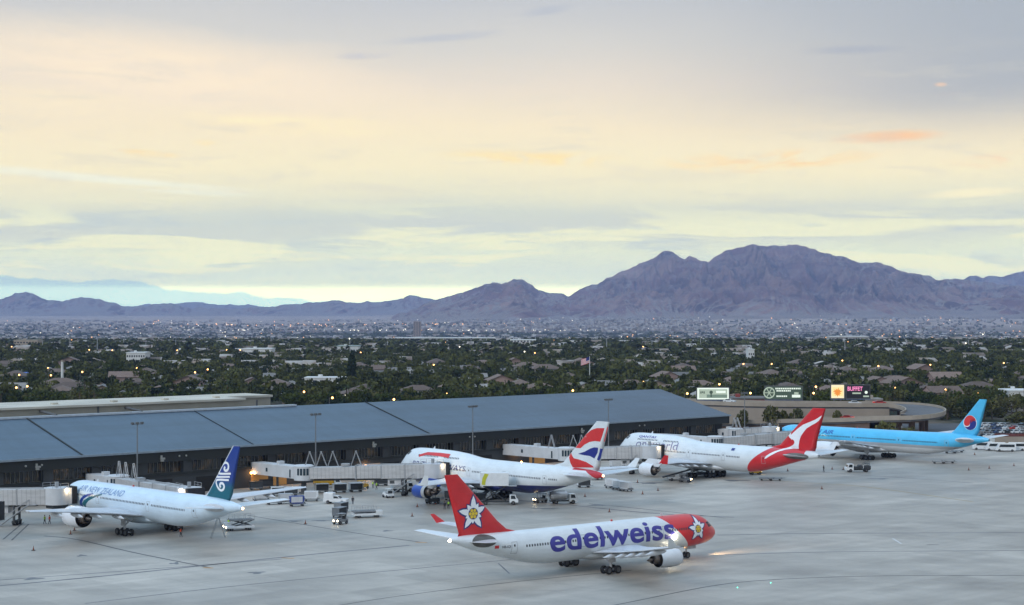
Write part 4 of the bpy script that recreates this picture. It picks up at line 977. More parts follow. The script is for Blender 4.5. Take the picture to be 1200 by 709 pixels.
def obj_at(mb, name, mats, root, M):
    o = mb.build(name, mats, root); o.matrix_local = M; return o
def frames_a(root, M, xs_, h=3.4, top=3.1, y_=-.9):
    for q in xs_:
        f_ = MB()
        for yy in (y_, y_ + .35):
            f_.cyl((q - 1.25, yy, top), (q, yy, top + h), .085, seg=6); f_.cyl((q + 1.25, yy, top), (q, yy, top + h), .085, seg=6)
        f_.cyl((q - .15, y_, top + h), (q + .15, y_ + .35, top + h), .09, seg=6)
        obj_at(f_, 'cable_frame', M_rail, root, M)
def bridge(label, W, Rp, E, key=None, door=None, zw=3.3, ze=4.35, frames=(), stairs=True, lamp=True, glow=120, fixframes=()):
    """W wall point, Rp rotunda point (2D); E cab centre (2D) or from key/door"""
    if key:
        x0, y0, t_ = POSE[key]; M = Matrix.Translation((x0, y0, 0)) @ Matrix.Rotation(R(t_), 4, 'Z')
        E = M @ Vector((35 - door, 7.0, 0)); face = (M @ Vector((35 - door, 3.4, 0)) - E).normalized()
    else:
        E = Vector((*E, 0)); face = None
    W = Vector((W[0], W[1], 0)); Rp = Vector((Rp[0], Rp[1], 0))
    th = thing('jet_bridge', label, 'jet bridge', (0, 0, 0), 0, 'jet bridges along the terminal')
    zr = zw + .1
    if (W - Rp).length > 3:
        M, L = frame(W + Vector((0, 0, zw)), Rp + Vector((0, 0, zr))); b = MB(); b.box(0, L, -1.6, 1.6, 0, 2.9, bev=.08); obj_at(b, 'fixed_walkway', M_brs, th, M)
        b = MB(); b.box(L * .32, L * .32 + .7, -1.66, -1.62, 1.0, 1.9); b.box(L * .82, L * .82 + .5, -1.66, -1.62, .2, 2.1); b.box(L * .32, L * .32 + .7, 1.62, 1.66, 1.0, 1.9); obj_at(b, 'side_window', M_brglass, th, M)
        b = MB(); b.box(L * .5, L * .5 + 1.1, -.9, .6, 2.9, 3.7); obj_at(b, 'roof_unit', M_brs, th, M)
        b = MB(); q = Rp.lerp(W, .55); b.cyl((q.x, q.y, 0), (q.x, q.y, zw), .3); b.build('support_column', M_brd, th)
        if fixframes: frames_a(th, M, [L * f_ for f_ in fixframes], y_=-1.2, top=2.9)
    b = MB(); b.cyl((0, 0, zr - .25), (0, 0, zr + 3.05), 2.3, seg=20); b.cyl((0, 0, zr + 3.05), (0, 0, zr + 3.3), 2.45, 2.1, seg=20); o = b.build('rotunda', M_brs, th); o.location = Rp
    b = MB()
    for k in range(9):
        a = UA + math.pi + .35 + k * .33; b.add([(2.33 * math.cos(a + s_ * .12), 2.33 * math.sin(a + s_ * .12), z_) for s_, z_ in ((-1, zr + 1), (1, zr + 1), (1, zr + 2.6), (-1, zr + 2.6))], [(0, 1, 2, 3)])
    o = b.build('rotunda_window', M_brglass, th); o.location = Rp
    b = MB(); b.cyl((0, 0, 0), (0, 0, zr - .2), .65, seg=14); b.cyl((0, 0, 0), (0, 0, .3), 1.3, 1.1, seg=14); o = b.build('rotunda_column', M_brd, th); o.location = Rp
    M, L = frame(Rp + Vector((0, 0, zr)), E + Vector((0, 0, ze)))
    l1 = L * .42
    b = MB(); b.box(1.8, l1 + 1, -1.5, 1.5, .1, 2.75, bev=.05); obj_at(b, 'tunnel_section', m_br, th, M)
    b = MB(); b.box(l1 * .98, L * .8, -1.66, 1.66, .02, 2.92, bev=.05); obj_at(b, 'tunnel_section', m_br, th, M)
    b = MB(); b.box(L * .62, L - 1.5, -1.82, 1.82, -.06, 3.08, bev=.05); obj_at(b, 'tunnel_section', m_br, th, M)
    for f_ in (.62, .8, l1 / L):
        b = MB(); b.box(L * f_ - .12, L * f_ + .12, -1.9, 1.9, -.12, 3.15); obj_at(b, 'tunnel_collar', M_rail, th, M)
    b = MB(); b.box(L * .3, L * .36, -.7, .7, 3.0, 3.5); b.box(l1, L - 2, -.15, .15, 3.1, 3.3); obj_at(b, 'cable_tray', M_rail, th, M)
    b = MB(); b.box(2.5, L - 4, -.5, .5, -.45, -.1); obj_at(b, 'underframe', M_brd, th, M)
    # drive column with wheels and hydraulic cabinet
    b = MB()
    for yy in (-1.5, 1.5): b.box(L * .78 - .2, L * .78 + .2, yy - .2, yy + .2, -ze + 1.0, .4)
    b.box(L * .78 - .35, L * .78 + .35, -1.9, 1.9, -ze + .7, -ze + 1.15); b.box(L * .78 - .15, L * .78 + .15, -1.5, 1.5, -2.2, -1.9); c_ = obj_at(b, 'drive_column', M_brd, th, M)
    for yy in (-.85, .85):
        b = MB(); b.lathe([(-.25, .2), (-.25, .5), (-.18, .62), (.18, .62), (.25, .5), (.25, .2)], (L * .78, yy, -ze + .62), (0, 1, 0), 16, 0); o = b.build('wheel', M_rub, c_)
    b = MB(); b.box(L * .66, L * .66 + 3.2, -1.0, 1.0, -1.7, -.15, bev=.08); b2 = obj_at(b, 'cabinet', M_brs, th, M)
    b = MB(); b.box(L * .66 + .5, L * .66 + 1.6, -1.04, -1.01, -1.3, -.6); b.box(L * .66 + .5, L * .66 + 1.6, 1.01, 1.04, -1.3, -.6); o = b.build('louvre', M_brd, b2)
    # cab
    if face is None: face = (E - Rp).normalized()
    Mc, _ = frame(E + Vector((0, 0, ze)), E + face * 1 + Vector((0, 0, ze)))
    b = MB(); b.cyl((0, 0, -.15), (0, 0, 3.2), 2.5, seg=20); b.box(-.5, 2.35, -1.9, 1.9, -.1, 3.1, bev=.06); cab = obj_at(b, 'cab', M_brs, th, Mc)
    b = MB(); b.box(.4, 1.5, -1.95, -1.91, 1.1, 2.3); b.box(.4, 1.5, 1.91, 1.95, 1.1, 2.3); b.build('cab_window', M_brglass, cab)
    b = MB(); b.box(-.9, .2, -2.5, -2.44, .1, 2.3) if False else b.box(1.7, 2.2, 1.92, 1.96, .1, 2.6); b.build('shutter', M_brd, cab)
    b = MB(); 
    for k in range(4): b.box(2.35 + k * .3, 2.35 + k * .3 + .26, -1.85 - .05 * (k % 2), 1.85 + .05 * (k % 2), -.15, 3.25 + .06 * (k % 2))
    b.build('bellows_hood', M_hood, cab)
    b = MB()
    for (xa, ya) in ((-2, -2), (-2, 2), (1.5, -2), (1.5, 2), (-.3, -2), (-.3, 2)): b.cyl((xa, ya, 3.1), (xa, ya, 4.1), .04, seg=5)
    for yy in (-2, 2): b.cyl((-2, yy, 4.1), (1.5, yy, 4.1), .04, seg=5); b.cyl((-2, yy, 3.6), (1.5, yy, 3.6), .03, seg=5)
    b.box(-.3, .2, -.3, .3, 3.2, 4.3); b.build('roof_rail', M_rail, cab)
    b = MB(); b.box(-1.6, 1.8, -1.4, 1.4, -.9, -.16); b.build('cab_platform', M_brd, cab)
    if lamp:
        b = MB(); b.box(.9, 1.5, -2.06, -1.96, 2.5, 2.75); b.box(.9, 1.5, 1.96, 2.06, 2.5, 2.75); b.build('cab_lamp', M_lamp_warm, cab)
        for sg in (1, -1):
            q = Mc @ Vector((1.2, 2.7 * sg, 2.7)); point(q, glow, (1, .74, .42))
    if stairs:
        b = MB(); a0 = Vector((L * .87, -1.9, .05)); a1 = Vector((L * .87 - 6.2, -2.6, -ze + .1))
        for dy in (0, -.9): b.cyl(a0 + Vector((0, dy, 0)), a1 + Vector((0, dy, 0)), .09, seg=6); b.cyl(a0 + Vector((0, dy, 1)), a1 + Vector((0, dy, 1)), .04, seg=5); 
        for k in range(15):
            q = a0.lerp(a1, (k + .5) / 15); b.box(q.x - .14, q.x + .14, q.y - .9, q.y, q.z - .03, q.z + .03)
        for k in range(6):
            q = a0.lerp(a1, k / 5); b.cyl(q, q + Vector((0, 0, 1)), .03, seg=5)
        b.box(L * .87 - .1, L * .87 + 1.6, -2.9, -1.85, -.05, .05); b.cyl((L * .87 + 1.5, -2.8, 0), (L * .87 + 1.5, -2.8, 1), .03, seg=5); obj_at(b, 'service_stairs', M_rail, th, M)
    if frames: frames_a(th, M, [L * f_ for f_ in frames], top=3.0)
    return th
def wallp(px, out): 
    return un(u_at(px, NE + .9), NE + .9), un(u_at(px, NE + .9), NE - out)
def outpx(pxw, pxr):
    u_ = u_at(pxw, NE + .9); lo, hi = 0, 60
    for _ in range(40):
        m_ = (lo + hi) / 2; q = un(u_, NE + .9 - m_); 
        if pp(q.x, q.y, 4)[0] < pxr: lo = m_
        else: hi = m_
    return un(u_, NE + .9), un(u_, NE + .9 - lo)
Wc, Rc = outpx(301, 356)
bridge('jet bridge with four lattice frames docked to the flag tailed jumbo', Wc, Rc, None, 'BA', 20.3, frames=(.06, .15, .24, .42))
Wd, Rd = outpx(594, 664)
bridge('jet bridge reaching the red tailed jumbo from behind the flag tail', Wd, Rd, None, 'QAN', 18.3, frames=(.1, .2), fixframes=(.8,))
bridge('jet bridge at the left edge docked to the spiral tailed airliner', (-136, 354.5), (-129, 350), None, 'ANZ', 8.6)
Wb, Rb = outpx(108, 139)
e = wp(222, 571, 7.2)
bridge('jet bridge sloping down behind the spiral tailed airliner, not docked', Wb, Rb, (e.x, e.y), ze=4.0, frames=(.06, .16, .28), lamp=True, stairs=False)
bridge('undocked jet bridge whose cab pokes in at the left edge, nearest the camera', (-150, 340), (-140, 334), (-98.5, 321.5), ze=4.2, stairs=False)
We, Re = outpx(768, 838)
bridge('long jet bridge passing behind the red tail to the light blue airliner', We, Re, None, 'KOR', 15.5, frames=())
q = un(u1 - 3, NE + .9), un(u1 - 3, NE - 5)
bridge('farthest jet bridge, docked near the nose of the light blue airliner', q[0], q[1], None, 'KOR', 3.6, ze=4.8, frames=(.05, .15))

# ------------------------------------------------------------------ vehicles and ground gear
M_vw = mat('vehicle_white', (.7, .72, .73), .35, var=.1, scale=.8, coat=.3); M_vg = mat('vehicle_grey', (.2, .21, .22), .5, var=.2, scale=.8); M_vd = mat('vehicle_dark', (.03, .032, .035), .6, var=.3, scale=1)
M_vy = mat('vehicle_yellow', (.55, .3, .02), .45, var=.15, scale=.8); M_alu = mat('container_aluminium', (.5, .52, .54), .35, .5, var=.2, scale=.9); M_curt = mat('curtain_dark', (.04, .045, .05), .8)
M_head = mat('headlight_lit', (1, .9, .7), .3, emit=(1, .78, .45), estr=22); M_headoff = mat('headlight_glass', (.5, .5, .5), .15); M_red = mat('tail_lamp_red', (.6, .02, .02), .3, emit=(1, .05, .03), estr=2)
M_carglass = mat('vehicle_glass', (.02, .026, .03), .1); M_navyb = mat('trolley_blue', (.03, .06, .25), .5, var=.2, scale=1); M_vr = mat('vehicle_red', (.45, .03, .02), .4, coat=.3)
def wheels(root, xs_, half, r=.42, w=.28):
    for x_ in xs_:
        for s_ in (-1, 1):
            b = MB(); b.lathe([(-w / 2, r * .55), (-w / 2, r * .9), (-w * .3, r), (w * .3, r), (w / 2, r * .9), (w / 2, r * .55)], (0, 0, 0), (0, 1, 0), 14, 0); b.lathe([(-w * .4, .01), (-w * .45, r * .56)], (0, 0, 0), (0, 1, 0), 12, 1); b.lathe([(w * .4, .01), (w * .45, r * .56)], (0, 0, 0), (0, 1, 0), 12, 1)
            o = b.build('wheel', [M_rub, M_rim], root); o.location = (x_, s_ * half, r)
def heads(root, x_, half, z_, lit, r=.16):
    for s_ in (-1, 1):
        b = MB(); b.lathe([(0, r), (.06, r * .7), (.08, .01)], (x_, s_ * half, z_), (1, 0, 0), 10, 0); b.build('headlight', M_head if lit else M_headoff, root)
def place(px, py): return wp(px, py)
def tug(px, py, hd, label, lit=True, col=None, group='baggage tugs'):
    th = thing('baggage_tug', label, 'tug', place(px, py), R(hd), group); b = MB()
    b.box(-1.5, 1.5, -.8, .8, .45, 1.0, bev=.06); b.box(.3, 1.45, -.72, .72, 1.0, 1.25, bev=.05); b.build('body', col or M_vw, th)
    b = MB(); b.box(-.9, -.3, -.6, .6, 1.0, 1.15); b.box(-1.0, -.85, -.6, .6, 1.0, 1.6); b.build('seat', M_vd, th)
    b = MB()
    for (a, c) in ((-1.1, .65), (-1.1, -.65), (.35, .65), (.35, -.65)): b.cyl((a, c, 1), (a, c, 2.05), .05, seg=6)
    b.box(-1.25, .5, -.75, .75, 2.05, 2.13); b.build('canopy', col or M_vw, th)
    wheels(th, (-1.0, 1.0), .75, .36); heads(th, 1.5, .5, .8, lit); return th
def cart(px, py, hd, label, col=None, group='baggage carts', loc=None):
    th = thing('baggage_cart', label, 'cart', loc or place(px, py), R(hd), group); b = MB(); b.box(-1.6, 1.6, -.85, .85, .45, .6); b.cyl((1.6, 0, .5), (2.4, 0, .4), .05, seg=6); b.build('chassis', M_vg, th)
    b = MB(); b.box(-1.65, 1.65, -.9, .9, 2.0, 2.1)
    for (a, c) in ((-1.55, .8), (-1.55, -.8), (1.55, .8), (1.55, -.8)): b.box(a - .05, a + .05, c - .05, c + .05, .6, 2.0)
    b.box(-1.6, -1.54, -.8, .8, .6, 2.0); b.box(1.54, 1.6, -.8, .8, .6, 2.0); b.build('canopy', col or M_vw, th)
    b = MB(); b.box(-1.5, 1.5, -.78, .78, .65, 1.95); b.build('curtain', M_curt, th); wheels(th, (-1.1, 1.1), .75, .26, .16); return th
def dolly(px, py, hd, label, load=True, group='container dollies', col=None):
    th = thing('container_dolly', label, 'dolly', place(px, py), R(hd), group); b = MB(); b.box(-1.75, 1.75, -.85, .85, .42, .56); b.box(-1.75, -1.68, -.85, .85, .56, .8); b.box(1.68, 1.75, -.85, .85, .56, .8); b.cyl((1.75, 0, .48), (2.5, 0, .4), .05, seg=6); b.build('deck', M_vg, th)
    b = MB()
    for k in range(9): b.cyl((-1.5 + k * .375, -.8, .58), (-1.5 + k * .375, .8, .58), .05, seg=6)
    b.build('roller', M_alu, th)
    wheels(th, (-1.2, 1.2), .7, .22, .14)
    if load:
        c = thing('cargo_container', label.replace('dolly', 'container').replace('holding', 'on a dolly beside'), 'container', place(px, py), R(hd), 'air cargo containers'); b = MB(); b.prism([(-1.55, .95), (-1.55, 2.25), (1.55, 2.25), (1.55, 1.3), (1.15, .64), (-1.2, .64)], -.76, .76); b.build('shell', col or M_alu, c)
        b = MB(); b.box(-1.4, 1.1, -.79, -.765, .9, 2.15); b.box(-1.4, 1.1, .765, .79, .9, 2.15); b.build('door', M_brs, c)
    return th
def truck_chassis(th, L, lit=False, cab_h=2.2, cabcol=None, wid=1.15):
    b = MB(); b.prism([(L / 2 - 1.9, .55), (L / 2, .55), (L / 2, 1.25), (L / 2 - .25, cab_h * .62), (L / 2 - .6, cab_h), (L / 2 - 1.9, cab_h)], -wid, wid); b.build('cab', cabcol or M_vw, th)
    b = MB(); b.add([(L / 2 - .22, -wid + .12, cab_h * .64), (L / 2 - .22, wid - .12, cab_h * .64), (L / 2 - .58, wid - .12, cab_h - .08), (L / 2 - .58, -wid + .12, cab_h - .08)], [(0, 1, 2, 3)])
    for s_ in (-1, 1): b.add([(L / 2 - 1.6, s_ * (wid + .01), cab_h * .6), (L / 2 - .5, s_ * (wid + .01), cab_h * .6), (L / 2 - .75, s_ * (wid + .01), cab_h - .12), (L / 2 - 1.6, s_ * (wid + .01), cab_h - .12)], [(0, 1, 2, 3)])
    b.build('windscreen', M_carglass, th)
    b = MB(); b.box(-L / 2, L / 2 - 1.9, -.5, .5, .5, .75); b.build('chassis', M_vd, th)
    wheels(th, (-L / 2 + 1.2, L / 2 - 1.1), wid - .1, .46); heads(th, L / 2, wid - .3, .85, lit)
def box_truck(px, py, hd, L, h, label, lift=0.0, lit=False, col=None, deco=None):
    th = thing('service_truck', label, 'truck', place(px, py), R(hd), 'service trucks'); truck_chassis(th, L, lit)
    z0 = .8 + lift; b = MB(); b.box(-L / 2, L / 2 - 2.1, -1.2, 1.2, z0, z0 + h, bev=.05); bd = b.build('cargo_box', col or M_vw, th)
    if lift:
        b = MB()
        for yy in (-.9, .9):
            b.cyl((-L / 2 + .6, yy, .8), (L / 2 - 2.6, yy, z0), .1, seg=6); b.cyl((L / 2 - 2.6, yy, .8), (-L / 2 + .6, yy, z0), .1, seg=6)
        b.build('scissor_lift', M_vd, th)
        b = MB(); b.box(L / 2 - 2.1, L / 2 - .3, -1.2, 1.2, z0 - .1, z0 + .02)
        for q in (-1.15, 1.15): b.cyl((L / 2 - .35, q, z0), (L / 2 - .35, q, z0 + 1.1), .04, seg=5)
        b.cyl((L / 2 - .35, -1.15, z0 + 1.1), (L / 2 - .35, 1.15, z0 + 1.1), .04, seg=5); b.build('platform', M_rail, th)
    if deco: 
        for s_ in (-1, 1):
            b = MB(); b.add([(x_, s_ * 1.215, z0 + h * z_) for x_, z_ in deco], [list(range(len(deco)))]); b.build('side_graphic', mat('graphic_yellow_green', (.5, .5, .03), .5), bd)
    return th
def tanker(px, py, hd, L, label, lit=False, dark=False):
    th = thing('fuel_truck', label, 'fuel truck', place(px, py), R(hd), 'fuel trucks'); truck_chassis(th, L, lit)
    m_ = M_vd if dark else M_alu
    if not dark:
        b = MB(); n_ = 18
        prof = [(-L / 2, .3), (-L / 2 + .1, .85), (-L / 2 + .4, 1.0), (L / 2 - 2.6, 1.0), (L / 2 - 2.25, .85), (L / 2 - 2.15, .3)]
        b.lathe([(a, r) for a, r in prof], (0, 0, 1.85), (1, 0, 0), n_, 0); b.build('tank', m_, th)
        b = MB(); b.box(-L / 2 + .5, L / 2 - 2.8, -.3, .3, 2.83, 2.95); b.build('walkway', M_rail, th)
        b = MB(); b.lathe([(0, .97), (.05, .9)], (-L / 2 + .02, 0, 1.85), (-1, 0, 0), 16, 0); b.build('rear_cap', M_vd, th)
    else:
        b = MB(); b.box(-L / 2, -L / 2 + 1.4, -1.05, 1.05, .8, 1.7, bev=.1); b.cyl((-.6, -1.0, 1.3), (-.6, 1.0, 1.3), .62, seg=14); b.box(.1, L / 2 - 2.3, -1, 1, .8, 1.5, bev=.08); b.build('hose_reel', M_vd, th)
        b = MB(); b.cyl((-.2, .7, 1.4), (-L / 2 + .9, .7, 2.7), .06, seg=6); b.cyl((-.2, -.7, 1.4), (-L / 2 + .9, -.7, 2.7), .06, seg=6); b.box(-L / 2 + .2, -L / 2 + 1.4, -.9, .9, 2.1, 2.2); b.cyl((-L / 2 + .3, -.8, 1.6), (-L / 2 + .3, -.8, 2.9), .05, seg=6); b.cyl((-L / 2 + .3, .8, 1.6), (-L / 2 + .3, .8, 2.9), .05, seg=6); b.build('lift_platform', M_vd, th)
    return th
def loader(px, py, hd, label, lit=False, col=None, L=6.5, h=1.9):
    """cargo loader with raised deck"""
    th = thing('cargo_loader', label, 'loader', place(px, py), R(hd), 'cargo loaders'); b = MB(); b.box(-L / 2, L / 2, -1.35, 1.35, .5, .95, bev=.05); b.box(L / 2 - 1.4, L / 2, -1.4, -.3, .95, 1.5, bev=.04); b.build('body', col or M_vw, th)
    b = MB(); b.box(-L / 2, L / 2 - 1.2, -1.3, 1.3, h, h + .22)
    for k in range(12): b.cyl((-L / 2 + .3 + k * .42, -1.2, h + .26), (-L / 2 + .3 + k * .42, 1.2, h + .26), .06, seg=6)
    b.build('deck', M_vg, th)
    b = MB()
    for yy in (-1.1, 1.1): b.cyl((-L / 2 + .4, yy, .9), (L / 2 - 1.6, yy, h), .09, seg=6); b.cyl((L / 2 - 1.6, yy, .9), (-L / 2 + .4, yy, h), .09, seg=6)
    b.build('scissor_lift', M_vd, th)
    b = MB()
    for yy in (-1.3, 1.3):
        b.cyl((-L / 2, yy, h + 1.1), (L / 2 - 1.2, yy, h + 1.1), .035, seg=5)
        for k in range(5): b.cyl((-L / 2 + k * (L - 1.2) / 4, yy, h + .2), (-L / 2 + k * (L - 1.2) / 4, yy, h + 1.1), .035, seg=5)
    b.build('handrail', M_rail, th); wheels(th, (-L / 2 + 1, L / 2 - 1), 1.2, .36); heads(th, L / 2, 1.0, .75, lit); return th
def belt_loader(px, py, hd, label, up=2.6):
    th = thing('belt_loader', label, 'belt loader', place(px, py), R(hd), 'belt loaders'); b = MB(); b.box(-2.4, 2.4, -.9, .9, .45, .95, bev=.05); b.box(-.6, .4, -.95, -.4, .95, 1.6, bev=.04); b.build('body', M_vw, th)
    b = MB(); b.prism([(-3.6, .8), (3.8, up), (3.8, up + .25), (-3.6, 1.05)], -.4, .7); b.build('conveyor', M_vd, th); wheels(th, (-1.5, 1.5), .85, .36); heads(th, 2.4, .6, .75, False); return th
def pickup(px, py, hd, label):
    th = thing('pickup_truck', label, 'pickup truck', place(px, py), R(hd)); L = 5.4; b = MB()
    b.prism([(-L / 2, .5), (L / 2, .5), (L / 2, 1.0), (L / 2 - .1, 1.12), (L / 2 - 1.5, 1.2), (L / 2 - 2.1, 1.78), (L / 2 - 3.1, 1.82), (L / 2 - 3.2, 1.2), (-L / 2, 1.2)], -.95, .95); b.build('body', M_vw, th)
    b = MB(); b.box(-L / 2 + .05, -.45, -.95, .95, 1.2, 2.45, bev=.08); b.build('canopy', M_vw, th)
    b = MB(); b.add([(L / 2 - 1.48, -.85, 1.22), (L / 2 - 1.48, .85, 1.22), (L / 2 - 2.06, .8, 1.74), (L / 2 - 2.06, -.8, 1.74)], [(0, 1, 2, 3)])
    for s_ in (-1, 1): b.add([(L / 2 - 3.0, s_ * .96, 1.25), (L / 2 - 1.7, s_ * .96, 1.25), (L / 2 - 2.15, s_ * .96, 1.7), (L / 2 - 3.0, s_ * .96, 1.74)], [(0, 1, 2, 3)])
    b.build('window', M_carglass, th); wheels(th, (-1.6, 1.7), .88, .4); heads(th, L / 2, .7, .85, False); return th
def car(loc, hd, label, m_, group=None, name='parked_car', cat='car', tails=False):
    th = thing(name, label, cat, loc, R(hd), group); b = MB(); b.prism([(-2.2, .35), (2.2, .35), (2.25, .7), (1.3, .85), (.7, 1.35), (-1.1, 1.38), (-1.8, .95), (-2.25, .9)], -.88, .88); b.build('body', m_, th)
    b = MB()
    for s_ in (-1, 1): b.add([(-1.55, s_ * .89, .95), (1.05, s_ * .89, .9), (.6, s_ * .89, 1.28), (-1.05, s_ * .89, 1.3)], [(0, 1, 2, 3)])
    b.add([(1.26, -.75, .89), (1.26, .75, .89), (.74, .7, 1.33), (.74, -.7, 1.33)], [(0, 1, 2, 3)]); b.add([(-1.78, -.75, .99), (-1.78, .75, .99), (-1.14, .7, 1.36), (-1.14, -.7, 1.36)], [(0, 1, 2, 3)]); b.build('window', M_carglass, th)
    wheels(th, (-1.4, 1.4), .82, .33, .2)
    if tails:
        b = MB(); b.box(-2.3, -2.24, .5, .85, .65, .8); b.box(-2.3, -2.24, -.85, -.5, .65, .8); b.build('tail_lamp', M_red, th)
    return th

AW = 132.35 - 180   # away from the terminal, out to the apron
loader(280, 621, 205, 'white cargo loader with lit headlights beside the spiral tail', lit=True, L=5.6)
tug(399, 614, 235, 'small tug with two lit headlights right of the white van', lit=True, col=M_vg)
cart(398, 606, 245, 'baggage cart directly behind the tug with lit headlights, nearest to it', M_vg); cart(400, 600, 245, 'baggage cart farthest behind the tug with lit headlights', M_vg)
loader(430, 606, 20, 'low white platform loader alone on the apron between tug and jumbo', L=6.0, h=1.2)
pickup(394, 590, -14, 'white pickup truck with a tall white canopy below the lattice frames')
dolly(365, 587, 5, 'container dolly left of the white pickup truck', col=M_vw)
for i, (x_, y_, lb_) in enumerate(((348, 593, 'dolly holding a blue and silver load, nearest the pickup'), (335, 590, 'dolly second in the row left of the pickup'), (321, 591, 'dolly third in the row, below the right wing tip'), (306, 588, 'dolly at the wing end of the row'))): dolly(x_, y_, 20, lb_, load=(i != 2), col=M_navyb if i == 0 else None)
for x_, y_, lb_ in ((326, 581, 'baggage cart with blue curtain behind the right wing'), (341, 581, 'baggage cart left of the white container')): cart(x_, y_, 15, lb_, M_vw)
for x_, y_, lb_ in ((377, 577, 'leftmost white roofed cart under the bridge with lattice frames'), (398, 577, 'middle white roofed cart under the bridge with lattice frames'), (417, 576, 'right hand white roofed cart under the bridge with lattice frames')): cart(x_, y_, 20, lb_)
box_truck(384, 571, 25, 6.5, 1.7, 'yellow high sided truck behind the carts under the bridge', col=M_vy)
tug(425, 573, 60, 'yellow tug right of the three white roofed carts', lit=False, col=M_vy)
box_truck(472, 576, 20, 5.4, 1.9, 'white box truck under the cab end of the flag jumbo bridge')
box_truck(585, 591, 0, 8.4, 2.9, 'catering truck with its box raised to the jumbo door', lift=3.4, deco=[(-3.9, .1), (-3.1, .05), (-2.9, .5), (-2.3, .9), (-3.2, .95), (-3.7, .6)])
loader(545, 590, 40, 'dark loader behind the red flower tail, under the jumbo wing', col=M_vd, L=7, h=2.4)
tug(633, 589, 208, 'tug with two orange lit headlights under the jumbo belly', lit=True, col=M_vg)
tanker(660, 590, 12, 6.2, 'silver tank truck beside the lit tug under the jumbo rear')
cart(684, 571, 10, 'dark baggage cart beyond the jumbo tail')
for i, (x_, y_) in enumerate(((717, 572), (725, 574), (733, 575.5))): dolly(x_, y_, 135, ('container dolly leftmost of the three below the wing blade', 'container dolly in the middle of the three below the wing blade', 'container dolly nearest the camera of the three below the wing blade')[i], col=M_vw)
belt_loader(793, 563, 10, 'dark belt loader under the red tailed jumbo engines'); tug(803, 565, -20, 'tug with bright headlights under the red tailed jumbo', lit=True, col=M_vg)
loader(820, 558, 20, 'dark loader between the wheels of the red tailed jumbo', col=M_vd, L=6, h=1.6)
dolly(898, 563, -5, 'empty dolly on the apron under the red rear fuselage', load=False); dolly(908, 563, -5, 'empty dolly right of its neighbour under the red rear fuselage', load=False)
tug(885, 556, 10, 'tug with lit lamps tucked under the red rear fuselage', lit=True, col=M_vy)
tanker(1005, 553, 184, 6.6, 'dark hydrant service truck in front of the light blue airliner', dark=True)
dolly(1100, 543, -5, 'empty dolly in front of the light blue tail', load=False); dolly(1111, 542.5, -5, 'empty dolly, right one of the pair in front of the light blue tail', load=False)
dolly(1114, 531, 0, 'empty dolly behind the light blue airliner belly, left one', load=False); dolly(1122, 530, 0, 'empty dolly behind the light blue airliner belly, right one', load=False)
box_truck(72, 592, 20, 6.0, 1.5, 'white truck under the cab of the leftmost docked bridge')
box_truck(727, 549, 15, 5.6, 1.9, 'white box truck parked beneath the bridge behind the flag tail')
box_truck(612, 553, 30, 5.2, 1.8, 'small grey truck by the wall beneath the second fixed walkway', col=M_vg)
for x_, y_, h_, lb_ in ((447, 569, 20, 'dark baggage cart left of the white box truck under the bridge'), (300, 574, 15, 'dark baggage cart by the wall behind the spiral tail'), (312, 572, 15, 'dark baggage cart by the lit dock opening'), (640, 556, 15, 'dark baggage cart by the wall beneath the flag tail bridge'), (700, 562, 60, 'dark baggage cart just left of the three container dollies'), (560, 589, 40, 'dark baggage cart next to the catering truck wheels'), (530, 586, 40, 'dark baggage cart near the navy engine'), (826, 548, 20, 'dark baggage cart beyond the red tailed jumbo belly'), (110, 603, 30, 'dark baggage cart behind the left engine')): cart(x_, y_, h_, lb_, M_vd)
tug(507, 590, 30, 'dark tug in the shadow beside the navy engine', lit=False, col=M_vd); tug(455, 583, 120, 'white tug parked below the bridge stairs', lit=False)
belt_loader(570, 586, 60, 'belt loader leaning to the flag tailed jumbo belly'); belt_loader(190, 606, 45, 'belt loader behind the wheels of the spiral tailed airliner')
# tail support stand / maintenance steps
th = thing('access_steps', 'tall thin steps standing under the spiral tail', 'steps', wp(256, 630), R(20)); b = MB()
for q in (-.5, .5): b.cyl((-1.4, q, 0), (0, q, 4.1), .05, seg=6); b.cyl((1.3, q, 0), (0, q, 4.1), .05, seg=6)
b.build('frame', M_rail, th); b = MB()
for k in range(9): b.cyl((-1.4 + k * .15, -.5, .2 + k * .44), (-1.4 + k * .15, .5, .2 + k * .44), .04, seg=5)
b.build('rung', M_rail, th)

# cones
M_cone = mat('cone_orange', (.2, .055, .02), .6); M_coneb = mat('cone_base', (.03, .03, .03), .8)
proto = None
cones = [(83, 626, 'by the left engine, nearer one'), (87.5, 621.5, 'by the left engine, farther one'), (39.5, 645, 'alone at the lower left'), (358, 614, 'alone between the wing tip and the lit tug'), (483, 605, 'left of the red winglet'), (489, 594, 'below the navy engine'), (753, 579, 'below the flag tail, alone'), (771, 575, 'in front of the red tailed jumbo engine'), (747, 565.5, 'left of the red tailed jumbo engine'), (714, 600, 'above the flower nose'), (963, 573, 'below the white tail cone, lone and near'), (975, 550, 'near the dark service truck, left one'), (988, 550.5, 'near the dark service truck, right one'), (1135, 551, 'below the light blue tail, left'), (1159, 549, 'below the light blue tail, middle'), (1188, 546, 'below the light blue tail, right'), (685.5, 582, 'just right of the silver tank truck'), (1142, 533, 'under the light blue tail'), (1088, 532, 'under the light blue belly'), (923, 552, 'left of the white tail cone')]
